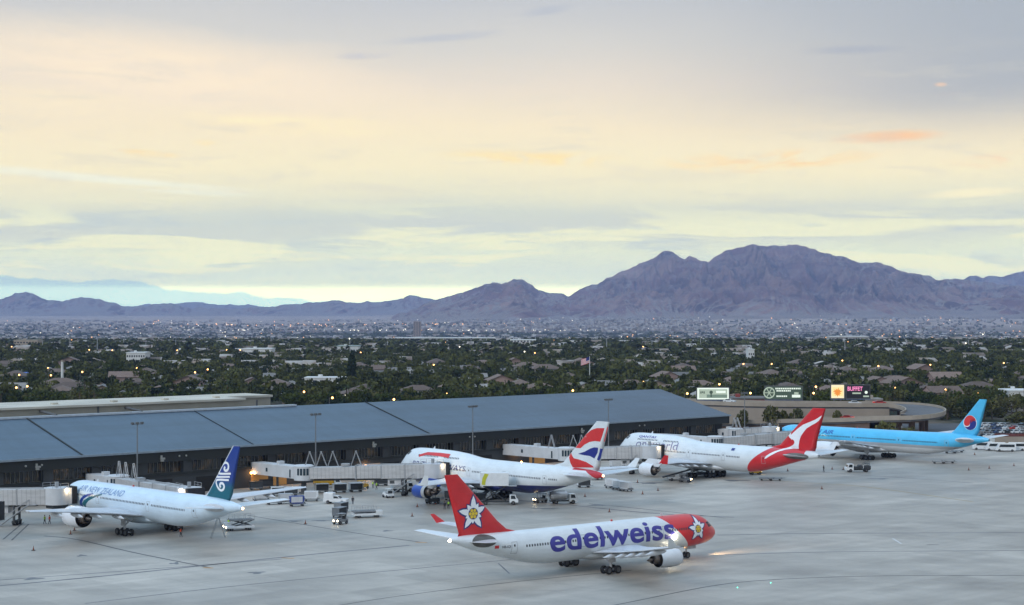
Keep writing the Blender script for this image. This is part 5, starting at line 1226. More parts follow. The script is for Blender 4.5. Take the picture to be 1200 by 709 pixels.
for px, py, d in cones:
    lb_ = 'orange traffic cone ' + d
    if proto is None:
        proto = thing('traffic_cone', lb_, 'cone', wp(px, py), 0, 'traffic cones on the apron'); b = MB(); b.lathe([(0.06, .17), (.65, .05), (.85, .035)], (0, 0, 0), (0, 0, 1), 12, 0); b.build('cone', M_cone, proto); b = MB(); b.box(-.32, .32, -.32, .32, 0, .07); b.build('base', M_coneb, proto)
    else: dup(proto, wp(px, py), 0, lb_)

# people
M_skin = mat('skin', (.35, .2, .14), .6); M_pants = mat('trousers_navy', (.02, .025, .04), .8); M_hiv = mat('vest_lime', (.45, .75, .06), .6); M_hor = mat('vest_orange_red', (.75, .1, .03), .6); M_shirt = mat('shirt_dark', (.035, .035, .04), .8); M_hair = mat('hair_dark', (.02, .015, .01), .8)
def person(px, py, hd, vest, label, stride=.22, arm=.15, bend=0.0, reach=False):
    th = thing('person', label, 'person', wp(px, py), R(hd), None)
    J = {}; V = []; E_ = []; RR = []
    def j(p_, r): V.append(p_); RR.append(r); return len(V) - 1
    pel = j((0, 0, .98), .15); ch = j((.03 + bend * .3, 0, 1.22), .155); sh = j((.02 + bend * .5, 0, 1.44), .16); nk = j((.03 + bend * .6, 0, 1.56), .06); hd_ = j((.05 + bend * .65, 0, 1.66), .09); top = j((.04 + bend * .65, 0, 1.78), .085)
    E_ += [(pel, ch), (ch, sh), (sh, nk), (nk, hd_), (hd_, top)]
    nose = j((.155 + bend * .65, 0, 1.68), .018); E_.append((hd_, nose))
    for s_ in (-1, 1):
        st = stride * s_
        hp = j((0, s_ * .1, .93), .115); kn = j((st * .55 + .04, s_ * .11, .5), .075); an = j((st, s_ * .11, .1), .05); to = j((st + .2, s_ * .13, .045), .045); E_ += [(pel, hp), (hp, kn), (kn, an), (an, to)]
        s1 = j((.02 + bend * .5, s_ * .21, 1.42), .075)
        if reach: el_ = j((.22, s_ * .27, 1.2), .05); wr = j((.46, s_ * .22, 1.28), .036); ha = j((.56, s_ * .2, 1.3), .04)
        else: el_ = j((-st * arm * 2 + .02, s_ * .28, 1.14), .05); wr = j((-st * arm * 3 + .1, s_ * .27, .9), .036); ha = j((-st * arm * 3 + .13, s_ * .27, .8), .04)
        E_ += [(sh, s1), (s1, el_), (el_, wr), (wr, ha)]
        for k in range(4):
            f_ = j(tuple(Vector(V[ha]) + Vector((.02 + .0 * k + (.08 if reach else 0), (k - 1.5) * .02, 0 if reach else -.09 - .01 * (k in (1, 2))))), .011); E_.append((ha, f_))
        f_ = j(tuple(Vector(V[ha]) + Vector((.05, -s_ * .03, .01))), .012); E_.append((ha, f_))
    me = bpy.data.meshes.new('person_body'); me.from_pydata(V, E_, []); ob = bpy.data.objects.new('tmp', me); COL.objects.link(ob)
    md = ob.modifiers.new('s', 'SKIN'); ob.modifiers.new('ss', 'SUBSURF').levels = 1
    for i, r in enumerate(RR): me.skin_vertices[0].data[i].radius = (r, r)
    me.skin_vertices[0].data[0].use_root = True
    bpy.context.view_layer.update(); ev = ob.evaluated_get(bpy.context.evaluated_depsgraph_get()); m2 = bpy.data.meshes.new_from_object(ev); bpy.data.objects.remove(ob)
    m2.materials.clear(); [m2.materials.append(x_) for x_ in (M_pants, M_shirt, M_skin, M_rub)]
    for p_ in m2.polygons:
        c = p_.center; p_.use_smooth = True
        p_.material_index = 2 if (c.z > 1.5 or (abs(c.y) > .2 and c.z < .95 and c.z > .6) or (reach and c.x > .42)) else (1 if c.z > .98 else (3 if c.z < .12 else 0))
    o = bpy.data.objects.new('body', m2); COL.objects.link(o); o.parent = th
    b = MB(); b.lathe([(0, .2), (.2, .2), (.42, .215), (.5, .12)], (.02 + bend * .35, 0, 1.0), (bend * .5, 0, 1), 14, 0); b.build('vest', vest, th)
    b = MB(); b.ball((.02 + bend * .65, 0, 1.77), .105, 0, 12, 8, .9); b.build('hair', M_hair, th)
    return th
for a in ((212, 629, 20, M_hor, 'person in a red vest walking beside the far wheels of the spiral tailed airliner'), (58.5, 614, 200, M_hor, 'person in a red vest under the left bridge cab'), (52.5, 614, 10, M_hiv, 'person in a lime vest under the left bridge, beside the red vest'),
          (413.5, 591, 90, M_shirt, 'person in dark clothes standing right of the white pickup'), (437, 572, 30, M_hiv, 'person in a lime vest, left of two under the bridge tunnel'), (441.5, 573.5, 200, M_hiv, 'person in a lime vest, right of two under the bridge tunnel'),
          (374, 577, 10, M_hiv, 'person in a lime vest before the leftmost white roofed cart'), (382.5, 577, 200, M_hiv, 'person in a lime vest between the left and middle carts'), (268, 618, 60, M_hiv, 'person in a lime vest behind the lit cargo loader'),
          (521, 597, 100, M_shirt, 'person in dark clothes under the jumbo wing, left of two'), (525.5, 596, 280, M_hiv, 'person in a pale vest under the jumbo wing, right of two'), (965, 553, 10, M_shirt, 'lone person in dark clothes right of the white tail cone')):
    person(*a, reach=('loader' in a[4]))

# ------------------------------------------------------------------ elevated road loop
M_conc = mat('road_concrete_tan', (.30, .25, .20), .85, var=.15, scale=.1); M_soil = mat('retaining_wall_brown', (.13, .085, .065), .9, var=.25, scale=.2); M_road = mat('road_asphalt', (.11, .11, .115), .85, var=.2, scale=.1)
M_barr = mat('barrier_tan', (.33, .28, .225), .8, var=.12, scale=.3)
ctrl = [(760, 469, 9), (830, 471, 9), (900, 473, 9), (1000, 473.5, 9), (1045, 474, 8.8), (1075, 477, 8.4), (1084, 483, 7.9), (1058, 488.5, 6.8), (1000, 491, 5.0), (900, 492.5, 3.4), (800, 494, 2.8), (740, 495, 2.6)]
CP = [wp(*c) for c in ctrl]; path = []
for i in range(len(CP) - 1):
    p0, p1, p2, p3 = CP[max(0, i - 1)], CP[i], CP[i + 1], CP[min(len(CP) - 1, i + 2)]
    for k in range(8):
        q = k / 8; path.append(.5 * (2 * p1 + (p2 - p0) * q + (2 * p0 - 5 * p1 + 4 * p2 - p3) * q * q + (3 * p1 - p0 - 3 * p2 + p3) * q ** 3))
path.append(CP[-1])
def offs(i, d, z):
    a = path[max(0, i - 1)]; b = path[min(len(path) - 1, i + 1)]; t_ = (b - a); t_.z = 0; t_.normalize(); n_ = Vector((-t_.y, t_.x, 0)); p_ = path[i] + n_ * d; p_.z = path[i].z + z if z > -50 else 0; return p_
def ribbon(name, prof, m, parent=None, i0=0, i1=None):
    """profile of (offset,z) polygon swept along the path"""
    i1 = i1 or len(path); n = len(prof); vs = [offs(i, d, z) for i in range(i0, i1) for d, z in prof]; mb = MB()
    mb.add(vs, [(i * n + k, i * n + (k + 1) % n, (i + 1) * n + (k + 1) % n, (i + 1) * n + k) for i in range(i1 - i0 - 1) for k in range(n)] + [list(range(n)), list(range(len(vs) - n, len(vs)))]); o = mb.build(name, m, parent); return o
W2 = 6.5
rd = ribbon('elevated_road', [(-W2, 0), (W2, 0), (W2, -1.3), (-W2, -1.3)], M_road); rd['kind'] = 'structure'
ramp_ = thing('ramp_barrier', 'tan concrete parapet curving round the elevated road loop', 'barrier')
ribbon('outer_parapet', [(W2 + .02, -.7), (W2 + .4, -.7), (W2 + .4, .75), (W2 + .02, .75)], M_barr, ramp_); ribbon('inner_parapet', [(-W2 - .4, -.7), (-W2 - .02, -.7), (-W2 - .02, .75), (-W2 - .4, .75)], M_barr, ramp_)
rw = thing('retaining_wall', 'beige panelled retaining wall inside the elevated road loop', 'wall')
ribbon('wall_panel', [(-W2 - .45, -1.3), (-W2 - .85, -1.3), (-W2 - .85, -99), (-W2 - .45, -99)], M_conc, rw, 0, 32)
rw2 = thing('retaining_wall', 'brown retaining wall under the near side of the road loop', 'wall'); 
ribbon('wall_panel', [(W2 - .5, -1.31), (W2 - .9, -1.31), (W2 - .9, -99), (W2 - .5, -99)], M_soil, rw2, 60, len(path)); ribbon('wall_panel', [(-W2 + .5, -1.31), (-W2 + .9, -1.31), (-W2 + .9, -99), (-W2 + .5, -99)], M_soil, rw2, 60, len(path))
for k_, i in enumerate((34, 38, 42, 46, 50, 54, 57)):
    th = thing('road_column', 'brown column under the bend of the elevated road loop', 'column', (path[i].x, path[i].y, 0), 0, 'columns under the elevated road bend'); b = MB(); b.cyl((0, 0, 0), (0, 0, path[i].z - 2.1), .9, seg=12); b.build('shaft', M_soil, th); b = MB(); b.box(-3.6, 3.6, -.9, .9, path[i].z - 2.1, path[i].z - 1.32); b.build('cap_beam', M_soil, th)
mb = MB(); mb.add([offs(i, -W2 - .9, -99) + Vector((0, 0, 2.2)) for i in range(0, 44)] + [offs(i, -W2 - .9, -99) + Vector((0, 0, 2.2)) for i in range(58, len(path))], [list(range(44 + len(path) - 58))]); o = mb.build('embankment', mat('embankment_soil', (.24, .19, .15), .95, var=.2, scale=.08)); o['kind'] = 'structure'
def onroad(i, d, lbl, m_, rev=False, tails=False):
    p_ = offs(i, d, 0.0); q_ = offs(min(i + 1, len(path) - 1), d, 0); h = math.degrees(math.atan2(q_.y - p_.y, q_.x - p_.x)) + (180 if rev else 0); return car(p_, h, lbl, m_, None, 'car', 'car', tails)
def idx_for(px, lo, hi): return min(range(lo, hi), key=lambda i: abs(pp(*path[i])[0] - px))
onroad(idx_for(853, 0, 30), 0, 'white car on the far side of the elevated loop, left of the billboard', M_vw); onroad(idx_for(1032, 8, 36), 1, 'red car on the far side of the elevated loop', M_vr, tails=True); onroad(idx_for(996, 8, 30), -3, 'pale car on the far side of the elevated loop, left of the red one', M_vw)
onroad(idx_for(988, 60, 87), -2, 'red car on the near side of the elevated loop', M_vr, tails=True)

# ------------------------------------------------------------------ billboards
def billboard(px0, px1, y0, y1, Y, label, mats_fn, lit=.9):
    x0 = (px0 - 600) / F * Y; x1 = (px1 - 600) / F * Y; zt_ = H - (y0 - HZ) * Y / F; zb_ = H - (y1 - HZ) * Y / F
    th = thing('billboard', label, 'billboard', (x0, Y, 0)); Wd_, Hh = x1 - x0, zt_ - zb_
    b = MB(); b.box(-.3, Wd_ + .3, 0, .7, zb_ - .35, zt_ + .3); b.build('frame', M_bd, th)
    for q in (.25, .75): b = MB(); b.cyl((Wd_ * q, .5, 0), (Wd_ * q, .5, zb_ - .2), .35, seg=10); b.build('leg', M_mast, th)
    b = MB(); b.box(-.3, Wd_ + .3, -1.0, 0, zb_ - .5, zb_ - .38); b.build('catwalk', mat('catwalk_blue_grey', (.12, .16, .26), .6), th)
    mats_fn(th, Wd_, Hh, zb_); return th
def em(name, col, s): return mat(name, tuple(.3 * c for c in col), .6, emit=col, estr=s, var=.05)
def quad(th, nm, x0, x1, z0, z1, m_, y=-.03):
    b = MB(); b.add([(x0, y, z0), (x1, y, z0), (x1, y, z1), (x0, y, z1)], [(0, 1, 2, 3)]); return b.build(nm, m_, th)
def shape(th, nm, vf, m_, y=-.06):
    b = MB(); b.add([(p_[0], y, p_[1]) for p_ in vf[0]], vf[1]); return b.build(nm, m_, th)
E_white = em('panel_lit_white', (.86, .96, .84), .85); E_pale = em('panel_lit_pale_green', (.62, .74, .58), .5); E_dk = em('panel_lit_dark_green', (.1, .16, .11), .35); E_mid = em('panel_lit_grey_green', (.3, .42, .32), .4)
def bb1(th, w_, h_, z0):
    quad(th, 'screen', 0, w_, z0, z0 + h_, E_white); quad(th, 'picture', w_ * .06, w_ * .95, z0 + h_ * .12, z0 + h_ * .88, E_pale, -.05); quad(th, 'picture', w_ * .3, w_ * .95, z0 + h_ * .14, z0 + h_ * .42, E_mid, -.07)
    shape(th, 'picture', circle2d(w_ * .44, z0 + h_ * .62, w_ * .055, 14), E_dk, -.09); quad(th, 'picture', w_ * .42, w_ * .46, z0 + h_ * .2, z0 + h_ * .55, E_dk, -.09)
    for k in range(3): quad(th, 'picture', w_ * (.1 + .05 * k), w_ * (.135 + .05 * k), z0 + h_ * (.5 + .05 * (k % 2)), z0 + h_ * .7, E_dk, -.09)
    quad(th, 'picture', w_ * .6, w_ * .9, z0 + h_ * .55, z0 + h_ * .75, E_white, -.07)
billboard(817, 854, 454.5, 468, 640, 'brightly lit pale green billboard, leftmost of the row by the road', bb1)
def bb2(th, w_, h_, z0):
    quad(th, 'screen', 0, w_, z0, z0 + h_, E_dk)
    b = stroke2d([(w_ * .1 + h_ * .42 * math.cos(k * .314), z0 + h_ * .5 + h_ * .42 * math.sin(k * .314)) for k in range(21)], .45); shape(th, 'wheel_emblem', b, E_pale)
    for k in range(6): a = k * math.pi / 3; shape(th, 'wheel_emblem', stroke2d([(w_ * .1, z0 + h_ * .5), (w_ * .1 + h_ * .38 * math.cos(a), z0 + h_ * .5 + h_ * .38 * math.sin(a))], .3), E_pale, -.07)
    for r_, (a, c, zz) in enumerate(((.27, .95, .84), (.3, .66, .66), (.3, .6, .22))):
        x_ = a
        while x_ < c: quad(th, 'text_dash', w_ * x_, w_ * (x_ + .035), z0 + h_ * (zz - .06), z0 + h_ * (zz + .06), E_white, -.06); x_ += .05
    quad(th, 'picture', w_ * .72, w_ * .95, z0 + h_ * .12, z0 + h_ * .34, E_white, -.06); quad(th, 'picture', w_ * .78, w_ * .9, z0 + h_ * .36, z0 + h_ * .55, E_pale, -.06)
billboard(897, 940, 453, 467.5, 645, 'dark billboard with a pale wheel and dashed text lines', bb2)
E_gold = em('panel_lit_gold', (1.0, .75, .32), .95); E_or = em('panel_lit_orange', (.9, .32, .05), .8); E_cream = em('panel_lit_cream', (1, .88, .55), .85); E_pink = em('panel_lit_pink', (1, .28, .55), .85); E_blk = em('panel_black', (.02, .02, .025), .2)
def bb3(th, w_, h_, z0):
    quad(th, 'screen', 0, w_, z0, z0 + h_, E_cream); quad(th, 'picture', w_ * .08, w_ * .92, z0 + h_ * .15, z0 + h_ * .82, E_gold, -.05)
    shape(th, 'picture', star2d(w_ * .5, z0 + h_ * .42, h_ * .36, [20, 50, 80, 110, 140, 165, 200, 235, 270, 305, 340], [1, .9, 1, .9, 1, 1, .8, .8, .9, .8, .8], .3), E_or, -.07)
billboard(974, 989, 451, 466.5, 648, 'glowing gold and orange square billboard left of the black one', bb3)
def bb4(th, w_, h_, z0):
    quad(th, 'screen', 0, w_, z0, z0 + h_, E_blk); tx = text_tris('BUFFET', 1.0, .03); xx = [v[0] for v in tx[0]]; k = w_ * .66 / (max(xx) - min(xx))
    shape(th, 'lettering', ([(w_ * .04 + (a - min(xx)) * k, z0 + h_ * .58 + c * k * 1.25) for a, c in tx[0]], tx[1]), E_pink)
    quad(th, 'picture', w_ * .25, w_ * .62, z0 + h_ * .32, z0 + h_ * .44, E_pale, -.06); shape(th, 'picture', circle2d(w_ * .85, z0 + h_ * .45, h_ * .12, 12), E_white, -.06); quad(th, 'picture', w_ * .72, w_ * .97, z0 + h_ * .08, z0 + h_ * .2, E_pale, -.06)
billboard(992, 1019, 451.5, 466.5, 648, 'black billboard with bright pink BUFFET lettering', bb4)

# ------------------------------------------------------------------ buildings
M_st = [mat('stucco_' + n_, c_, .9, var=.08, scale=.3, obj_random=.2) for n_, c_ in (('cream', (.36, .30, .235)), ('tan', (.29, .225, .17)), ('grey', (.30, .29, .27)), ('rose', (.27, .19, .165)))]
M_rf = [mat('roof_' + n_, c_, .9, var=.15, scale=.6, obj_random=.25) for n_, c_ in (('terracotta', (.17, .115, .09)), ('grey_shingle', (.16, .15, .14)), ('pale', (.24, .22, .20)), ('brown', (.13, .09, .07)))]
M_hwin = mat('house_window', (.03, .035, .04), .2); M_whw = mat('wall_white', (.62, .62, .6), .8, var=.08, scale=.2)
def house_proto(w_, d_, h_, kind, wm, rm, name='house'):
    th = bpy.data.objects.new(name, None); COL.objects.link(th); tag(th, 'x', 'house'); b = MB(); b.box(-w_ / 2, w_ / 2, -d_ / 2, d_ / 2, 0, h_)
    if kind == 'gable': b.prism([(-w_ / 2, h_), (w_ / 2, h_), (0, h_ + w_ * .2)], -d_ / 2 + .02, d_ / 2 - .02)
    b.build('wall', wm, th); b = MB(); e = .6
    if kind == 'gable':
        hh = w_ * .2
        for s_ in (-1, 1): b.add([(s_ * (w_ / 2 + e), -d_ / 2 - e, h_ - e * .4), (0, -d_ / 2 - e, h_ + hh + .05), (0, d_ / 2 + e, h_ + hh + .05), (s_ * (w_ / 2 + e), d_ / 2 + e, h_ - e * .4), (s_ * (w_ / 2 + e), -d_ / 2 - e, h_ - e * .4 + .2), (0, -d_ / 2 - e, h_ + hh + .27), (0, d_ / 2 + e, h_ + hh + .27), (s_ * (w_ / 2 + e), d_ / 2 + e, h_ - e * .4 + .2)], [(0, 1, 2, 3), (4, 5, 6, 7), (0, 3, 7, 4), (0, 1, 5, 4), (2, 3, 7, 6)])
    elif kind == 'hip':
        hh = min(w_, d_) * .2; r_ = max(0, (d_ - w_) / 2) + .3
        b.add([(-w_ / 2 - e, -d_ / 2 - e, h_ - .05), (w_ / 2 + e, -d_ / 2 - e, h_ - .05), (w_ / 2 + e, d_ / 2 + e, h_ - .05), (-w_ / 2 - e, d_ / 2 + e, h_ - .05), (0, -r_, h_ + hh), (0, r_, h_ + hh)], [(0, 1, 4), (1, 2, 5, 4), (2, 3, 5), (3, 0, 4, 5), (0, 3, 2, 1)])
    else: b.box(-w_ / 2 - .2, w_ / 2 + .2, -d_ / 2 - .2, d_ / 2 + .2, h_ + .01, h_ + .5)
    b.build('roof', rm, th)
    n = max(2, int(w_ / 4)); z_ = 1.0
    while z_ < h_ - 1.3:
        for k in range(n):
            x_ = -w_ / 2 + w_ * (k + .5) / n
            for s_ in (-1, 1):
                b = MB(); b.box(x_ - .7, x_ + .7, s_ * d_ / 2 - .04, s_ * d_ / 2 + .04, z_, z_ + 1.2); b.build('window', M_hwin, th)
        z_ += 3.0
    return th
hp = [house_proto(11, 16, 3.1, 'hip', M_st[0], M_rf[0]), house_proto(10, 14, 3.1, 'gable', M_st[1], M_rf[1]), house_proto(12, 17, 5.6, 'hip', M_st[2], M_rf[3]), house_proto(10, 15, 3.0, 'gable', M_st[0], M_rf[2]), house_proto(13, 15, 5.8, 'gable', M_st[3], M_rf[0]), house_proto(12, 12, 3.2, 'hip', M_st[3], M_rf[1])]
hd_ = ['single storey cream stucco house with a terracotta hip roof among trees beyond the airport', 'single storey tan house with a grey gable roof among trees beyond the airport', 'two storey grey stucco house with a brown hip roof among trees beyond the airport', 'cream house with a pale gable roof among trees beyond the airport', 'two storey rose stucco house with a terracotta gable roof among the trees', 'rose stucco house with a low grey hip roof among the trees']
hg = ['cream terracotta roofed houses', 'tan gabled houses', 'grey brown roofed houses', 'cream pale roofed houses', 'rose gabled houses', 'rose hip roofed houses']
def ridge_y(px):
    if px < 336: return 473.5 - px * .041
    if px < 778: return 491 - .0456 * px
    if px < 857: return 455.6 + (px - 777.7) * .39
    return 470.0
def visible(x, y, top, m=1.0):
    px, py = pp(x, y, top)
    return -25 < px < 1225 and py < ridge_y(px) - m
occupied = []
nh = 0; hc = [0] * 6; cells = []
for Y in np.arange(672, 1500, 24):
    for X in np.arange(-.31 * Y - 20, .31 * Y + 20, 21):
        cells.append((Y, X))
for Y, X in cells:
    if nh >= 285: break
    if rng.random() > .5: continue
    x = X + rng.uniform(-4, 4); y = Y + rng.uniform(-5, 5); px, py = pp(x, y, 0)
    if not visible(x, y, 3.0, 1.5) : continue
    if y < 705 and px < 1100: continue
    k = int(rng.choice(6, p=[.22, .22, .16, .22, .06, .12])); r0 = hp[k]; rz_ = R(float(rng.choice([0, 90, 180, 270])) + 8 + rng.uniform(-4, 4))
    s_ = float(rng.uniform(.85, 1.15))
    dup(r0, (x, y, 0), rz_, hd_[k], hg[k], (s_, s_, s_)); occupied.append((x, y, 9)); nh += 1
for r0 in hp:
    for c_ in list(r0.children): bpy.data.objects.remove(c_)
    bpy.data.objects.remove(r0)
def block(name, label, px0, px1, py_base, Y, h, d, wm, rm, cat='building', nwin=8, storeys=None, roof='flat'):
    x0 = (px0 - 600) / F * Y; x1 = (px1 - 600) / F * Y; w_ = x1 - x0
    th = thing(name, label, cat, ((x0 + x1) / 2, Y + d / 2, fan(0, Y) if Y > 1400 else 0)); b = MB(); b.box(-w_ / 2, w_ / 2, -d / 2, d / 2, 0, h); b.build('wall', wm, th)
    b = MB(); b.box(-w_ / 2 - .3, w_ / 2 + .3, -d / 2 - .3, d / 2 + .3, h + .01, h + .6); b.build('roof', rm, th)
    n = nwin; z_ = 1.2
    while z_ < h - 1.5 and n:
        for k in range(n):
            x_ = -w_ / 2 + w_ * (k + .5) / n; b = MB(); b.box(x_ - w_ / n * .28, x_ + w_ / n * .28, -d / 2 - .05, -d / 2 + .05, z_, z_ + 1.5); b.build('window', M_hwin, th)
        z_ += 3.4
    b = MB(); b.box(-w_ * .2, -w_ * .1, -1.5, 1.5, h + .6, h + 1.8); b.build('roof_unit', wm, th)
    occupied.append(((x0 + x1) / 2, Y + d / 2, max(w_, d) * .6)); return th
block('office_building', 'white flat roofed building left of the big green tree', 148, 170, 0, 1270, 11, 18, M_whw, M_whw)
block('office_building', 'beige two storey building at the far upper left', 16, 44, 0, 1900, 11, 22, M_st[0], M_st[0])
block('tower_block', 'brown tower block rising alone above the distant trees', 484.5, 493, 0, 6000, 62, 30, M_st[1], M_st[1], 'tower', 3)
block('warehouse', 'long low white roofed warehouse behind the trees left of centre', 285, 318, 0, 1500, 9, 25, M_whw, M_whw, 'warehouse')
block('warehouse', 'long pale warehouse right of the brown tower block', 462, 580, 0, 2450, 10, 40, M_st[2], M_whw, 'warehouse', 14)
block('warehouse', 'pale green roofed warehouse above the tall dark conifer', 394, 420, 0, 1620, 9, 30, M_whw, mat('roof_green_grey', (.25, .30, .27), .8), 'warehouse')
block('warehouse', 'white building with lit forecourt at centre distance', 598, 628, 0, 2050, 10, 30, M_whw, M_whw, 'warehouse')
block('shopping_block', 'rose building with a red lower wall behind the first two billboards', 850, 900, 0, 672, 8.2, 16, mat('stucco_red', (.26, .05, .04), .8, var=.1), M_rf[1], 'building', 7)
block('low_building', 'white roofed hall just behind the terminal roof', 357, 405, 0, 905, 7, 14, M_whw, M_whw, 'building', 6)
block('low_building', 'cream shed with pale roof right of the pink lettered billboard', 1019, 1034, 0, 690, 7, 9, M_st[0], M_rf[2], 'shed', 3)
block('low_building', 'pale block behind the light blue tail at the right edge', 1183, 1212, 0, 730, 8.5, 16, M_whw, M_whw, 'building', 5)
block('apartment_block', 'white stucco block half hidden by trees, right of centre', 877, 884, 0, 1330, 12, 14, M_whw, M_whw, 'building', 3)
block('white_hall', 'wide low white roofed building on the tree line, right', 974, 1018, 0, 2500, 12, 40, M_st[2], M_whw, 'building', 9)
M_tarp = mat('canopy_blue', (.02, .12, .55), .6)
for px0, px1, lb_ in ((11, 19, 'small blue canopy by two orange lamps at the left'), (23, 36, 'larger blue canopy with orange lamps at the left')):
    Y = 1010; x0 = (px0 - 600) / F * Y; x1 = (px1 - 600) / F * Y; th = thing('canopy', lb_, 'canopy', ((x0 + x1) / 2, Y, 0)); w_ = (x1 - x0) / 2; b = MB(); b.add([(-w_, -5, 4.4), (w_, -5, 4.4), (w_, 4, 6.2), (-w_, 4, 6.2), (-w_, -5, 4.6), (w_, -5, 4.6), (w_, 4, 6.4), (-w_, 4, 6.4)], [(0, 1, 2, 3), (4, 5, 6, 7), (0, 1, 5, 4), (2, 3, 7, 6), (0, 3, 7, 4), (1, 2, 6, 5)]); b.build('awning', M_tarp, th)
    for a in (-w_ + .2, w_ - .2):
        for c_ in (-4.6, 3.6): b = MB(); b.cyl((a, c_, 0), (a, c_, 4.5 if c_ < 0 else 6.2), .12, seg=6); b.build('post', M_rail, th)
th = thing('monument_pole', 'thick pale pole standing alone above the trees at the left', 'pole', ((73 - 600) / F * 905, 905, 0)); b = MB(); b.cyl((0, 0, 0), (0, 0, 15.8), .75, .6, 14); b.build('pole', M_whw, th); b = MB(); b.cyl((0, 0, 15.8), (0, 0, 16.6), .8, .5, 14); b.build('cap', M_st[0], th)
th = thing('flagpole', 'flagpole with a large striped flag behind the roof, centre right', 'flagpole', ((691 - 600) / F * 985, 985, 0)); b = MB(); b.cyl((0, 0, 0), (0, 0, 16.5), .28, .16, 10); b.build('pole', M_whw, th)
vs, fs = [], []; nu, nv = 10, 13
for j in range(nv + 1):
    for i in range(nu + 1): vs.append((-i * .5, .35 * math.sin(i * .9 + j * .1), 16.2 - j * .27 - i * .16))
fr = MB(); fw = MB(); fb_ = MB()
for j in range(nv):
    for i in range(nu):
        q = [vs[j * (nu + 1) + i], vs[j * (nu + 1) + i + 1], vs[(j + 1) * (nu + 1) + i + 1], vs[(j + 1) * (nu + 1) + i]]
        (fb_ if (i < 4 and j < 7) else (fr if j % 2 == 0 else fw)).add(q, [(0, 1, 2, 3)], 0, True)
fl = fr.build('flag', M_fred, th); fw.build('white_stripe', M_flower_w, fl); fb_.build('canton', M_fblue, fl)

# ------------------------------------------------------------------ trees
def leafmat(name, c1, c2, world=False, sc_=.5):
    m, t = newmat(name, .85, spec=.15); vec, x, y, z = t.coords('Object'); n_ = t.noise(vec, sc_, 4, .6)
    if world: n2 = t.noise(vec, .035, 2); n_ = t.math('ADD', t.math('MULTIPLY', n_, .5), t.math('MULTIPLY', n2, .5)); f = t.ramp(n_, .38, .62)
    else:
        oi = t.new('ShaderNodeObjectInfo'); f = t.math('ADD', t.math('MULTIPLY', t.ramp(n_, .3, .7), .5), t.math('MULTIPLY', oi.outputs['Random'], .5))
    t.put(t.b.inputs['Base Color'], t.mix(f, (*c1, 1), (*c2, 1))); return m
M_leaf = leafmat('foliage_green', (.017, .028, .004), (.080, .094, .018)); M_leafo = leafmat('foliage_olive', (.034, .038, .009), (.13, .122, .042)); M_leafd = leafmat('foliage_dark', (.007, .015, .006), (.026, .042, .015)); M_palm = leafmat('palm_fronds', (.02, .03, .01), (.055, .07, .025))
M_trunk = mat('bark_brown', (.09, .065, .045), .95, var=.3, scale=1.5)
def clump(rs, lobes, n, size):
    """leaf clump quads spread through lobes -> arrays"""
    V = []; w_ = np.array([l[3] ** 2 for l in lobes]); w_ = w_ / w_.sum(); li = rs.choice(len(lobes), n, p=w_)
    L_ = np.array(lobes)[li]; d = rs.normal(size=(n, 3)); d /= np.linalg.norm(d, axis=1)[:, None]; rad = rs.uniform(.45, 1.0, n) ** .6
    c = L_[:, :3] + d * (L_[:, 3] * rad)[:, None] * np.array([1, 1, .85])
    a = rs.normal(size=(n, 3)); a /= np.linalg.norm(a, axis=1)[:, None]; b = np.cross(a, rs.normal(size=(n, 3))); b /= np.linalg.norm(b, axis=1)[:, None]
    s = (size * rs.uniform(.6, 1.3, n))[:, None]
    q = np.stack([c + a * s, c + b * s, c - a * s, c - b * s * .8], 1).reshape(-1, 3); return q
def quads_mesh(name, q, m):
    n = len(q) // 4; me = bpy.data.meshes.new(name); me.vertices.add(len(q)); me.vertices.foreach_set('co', q.astype(np.float32).ravel()); me.loops.add(4 * n); me.loops.foreach_set('vertex_index', np.arange(4 * n, dtype=np.int32)); me.polygons.add(n); me.polygons.foreach_set('loop_start', np.arange(0, 4 * n, 4, dtype=np.int32)); me.update(calc_edges=True); me.materials.append(m); return me
def crown_lobes(rs, h, r, n=9):
    L_ = [(0, 0, h * .62, r * .75)]
    for k in range(n):
        a = rs.uniform(0, 6.28); rr = rs.uniform(.35, .85) * r; L_.append((rr * math.cos(a), rr * math.sin(a), h * rs.uniform(.42, .86), r * rs.uniform(.28, .5)))
    return L_
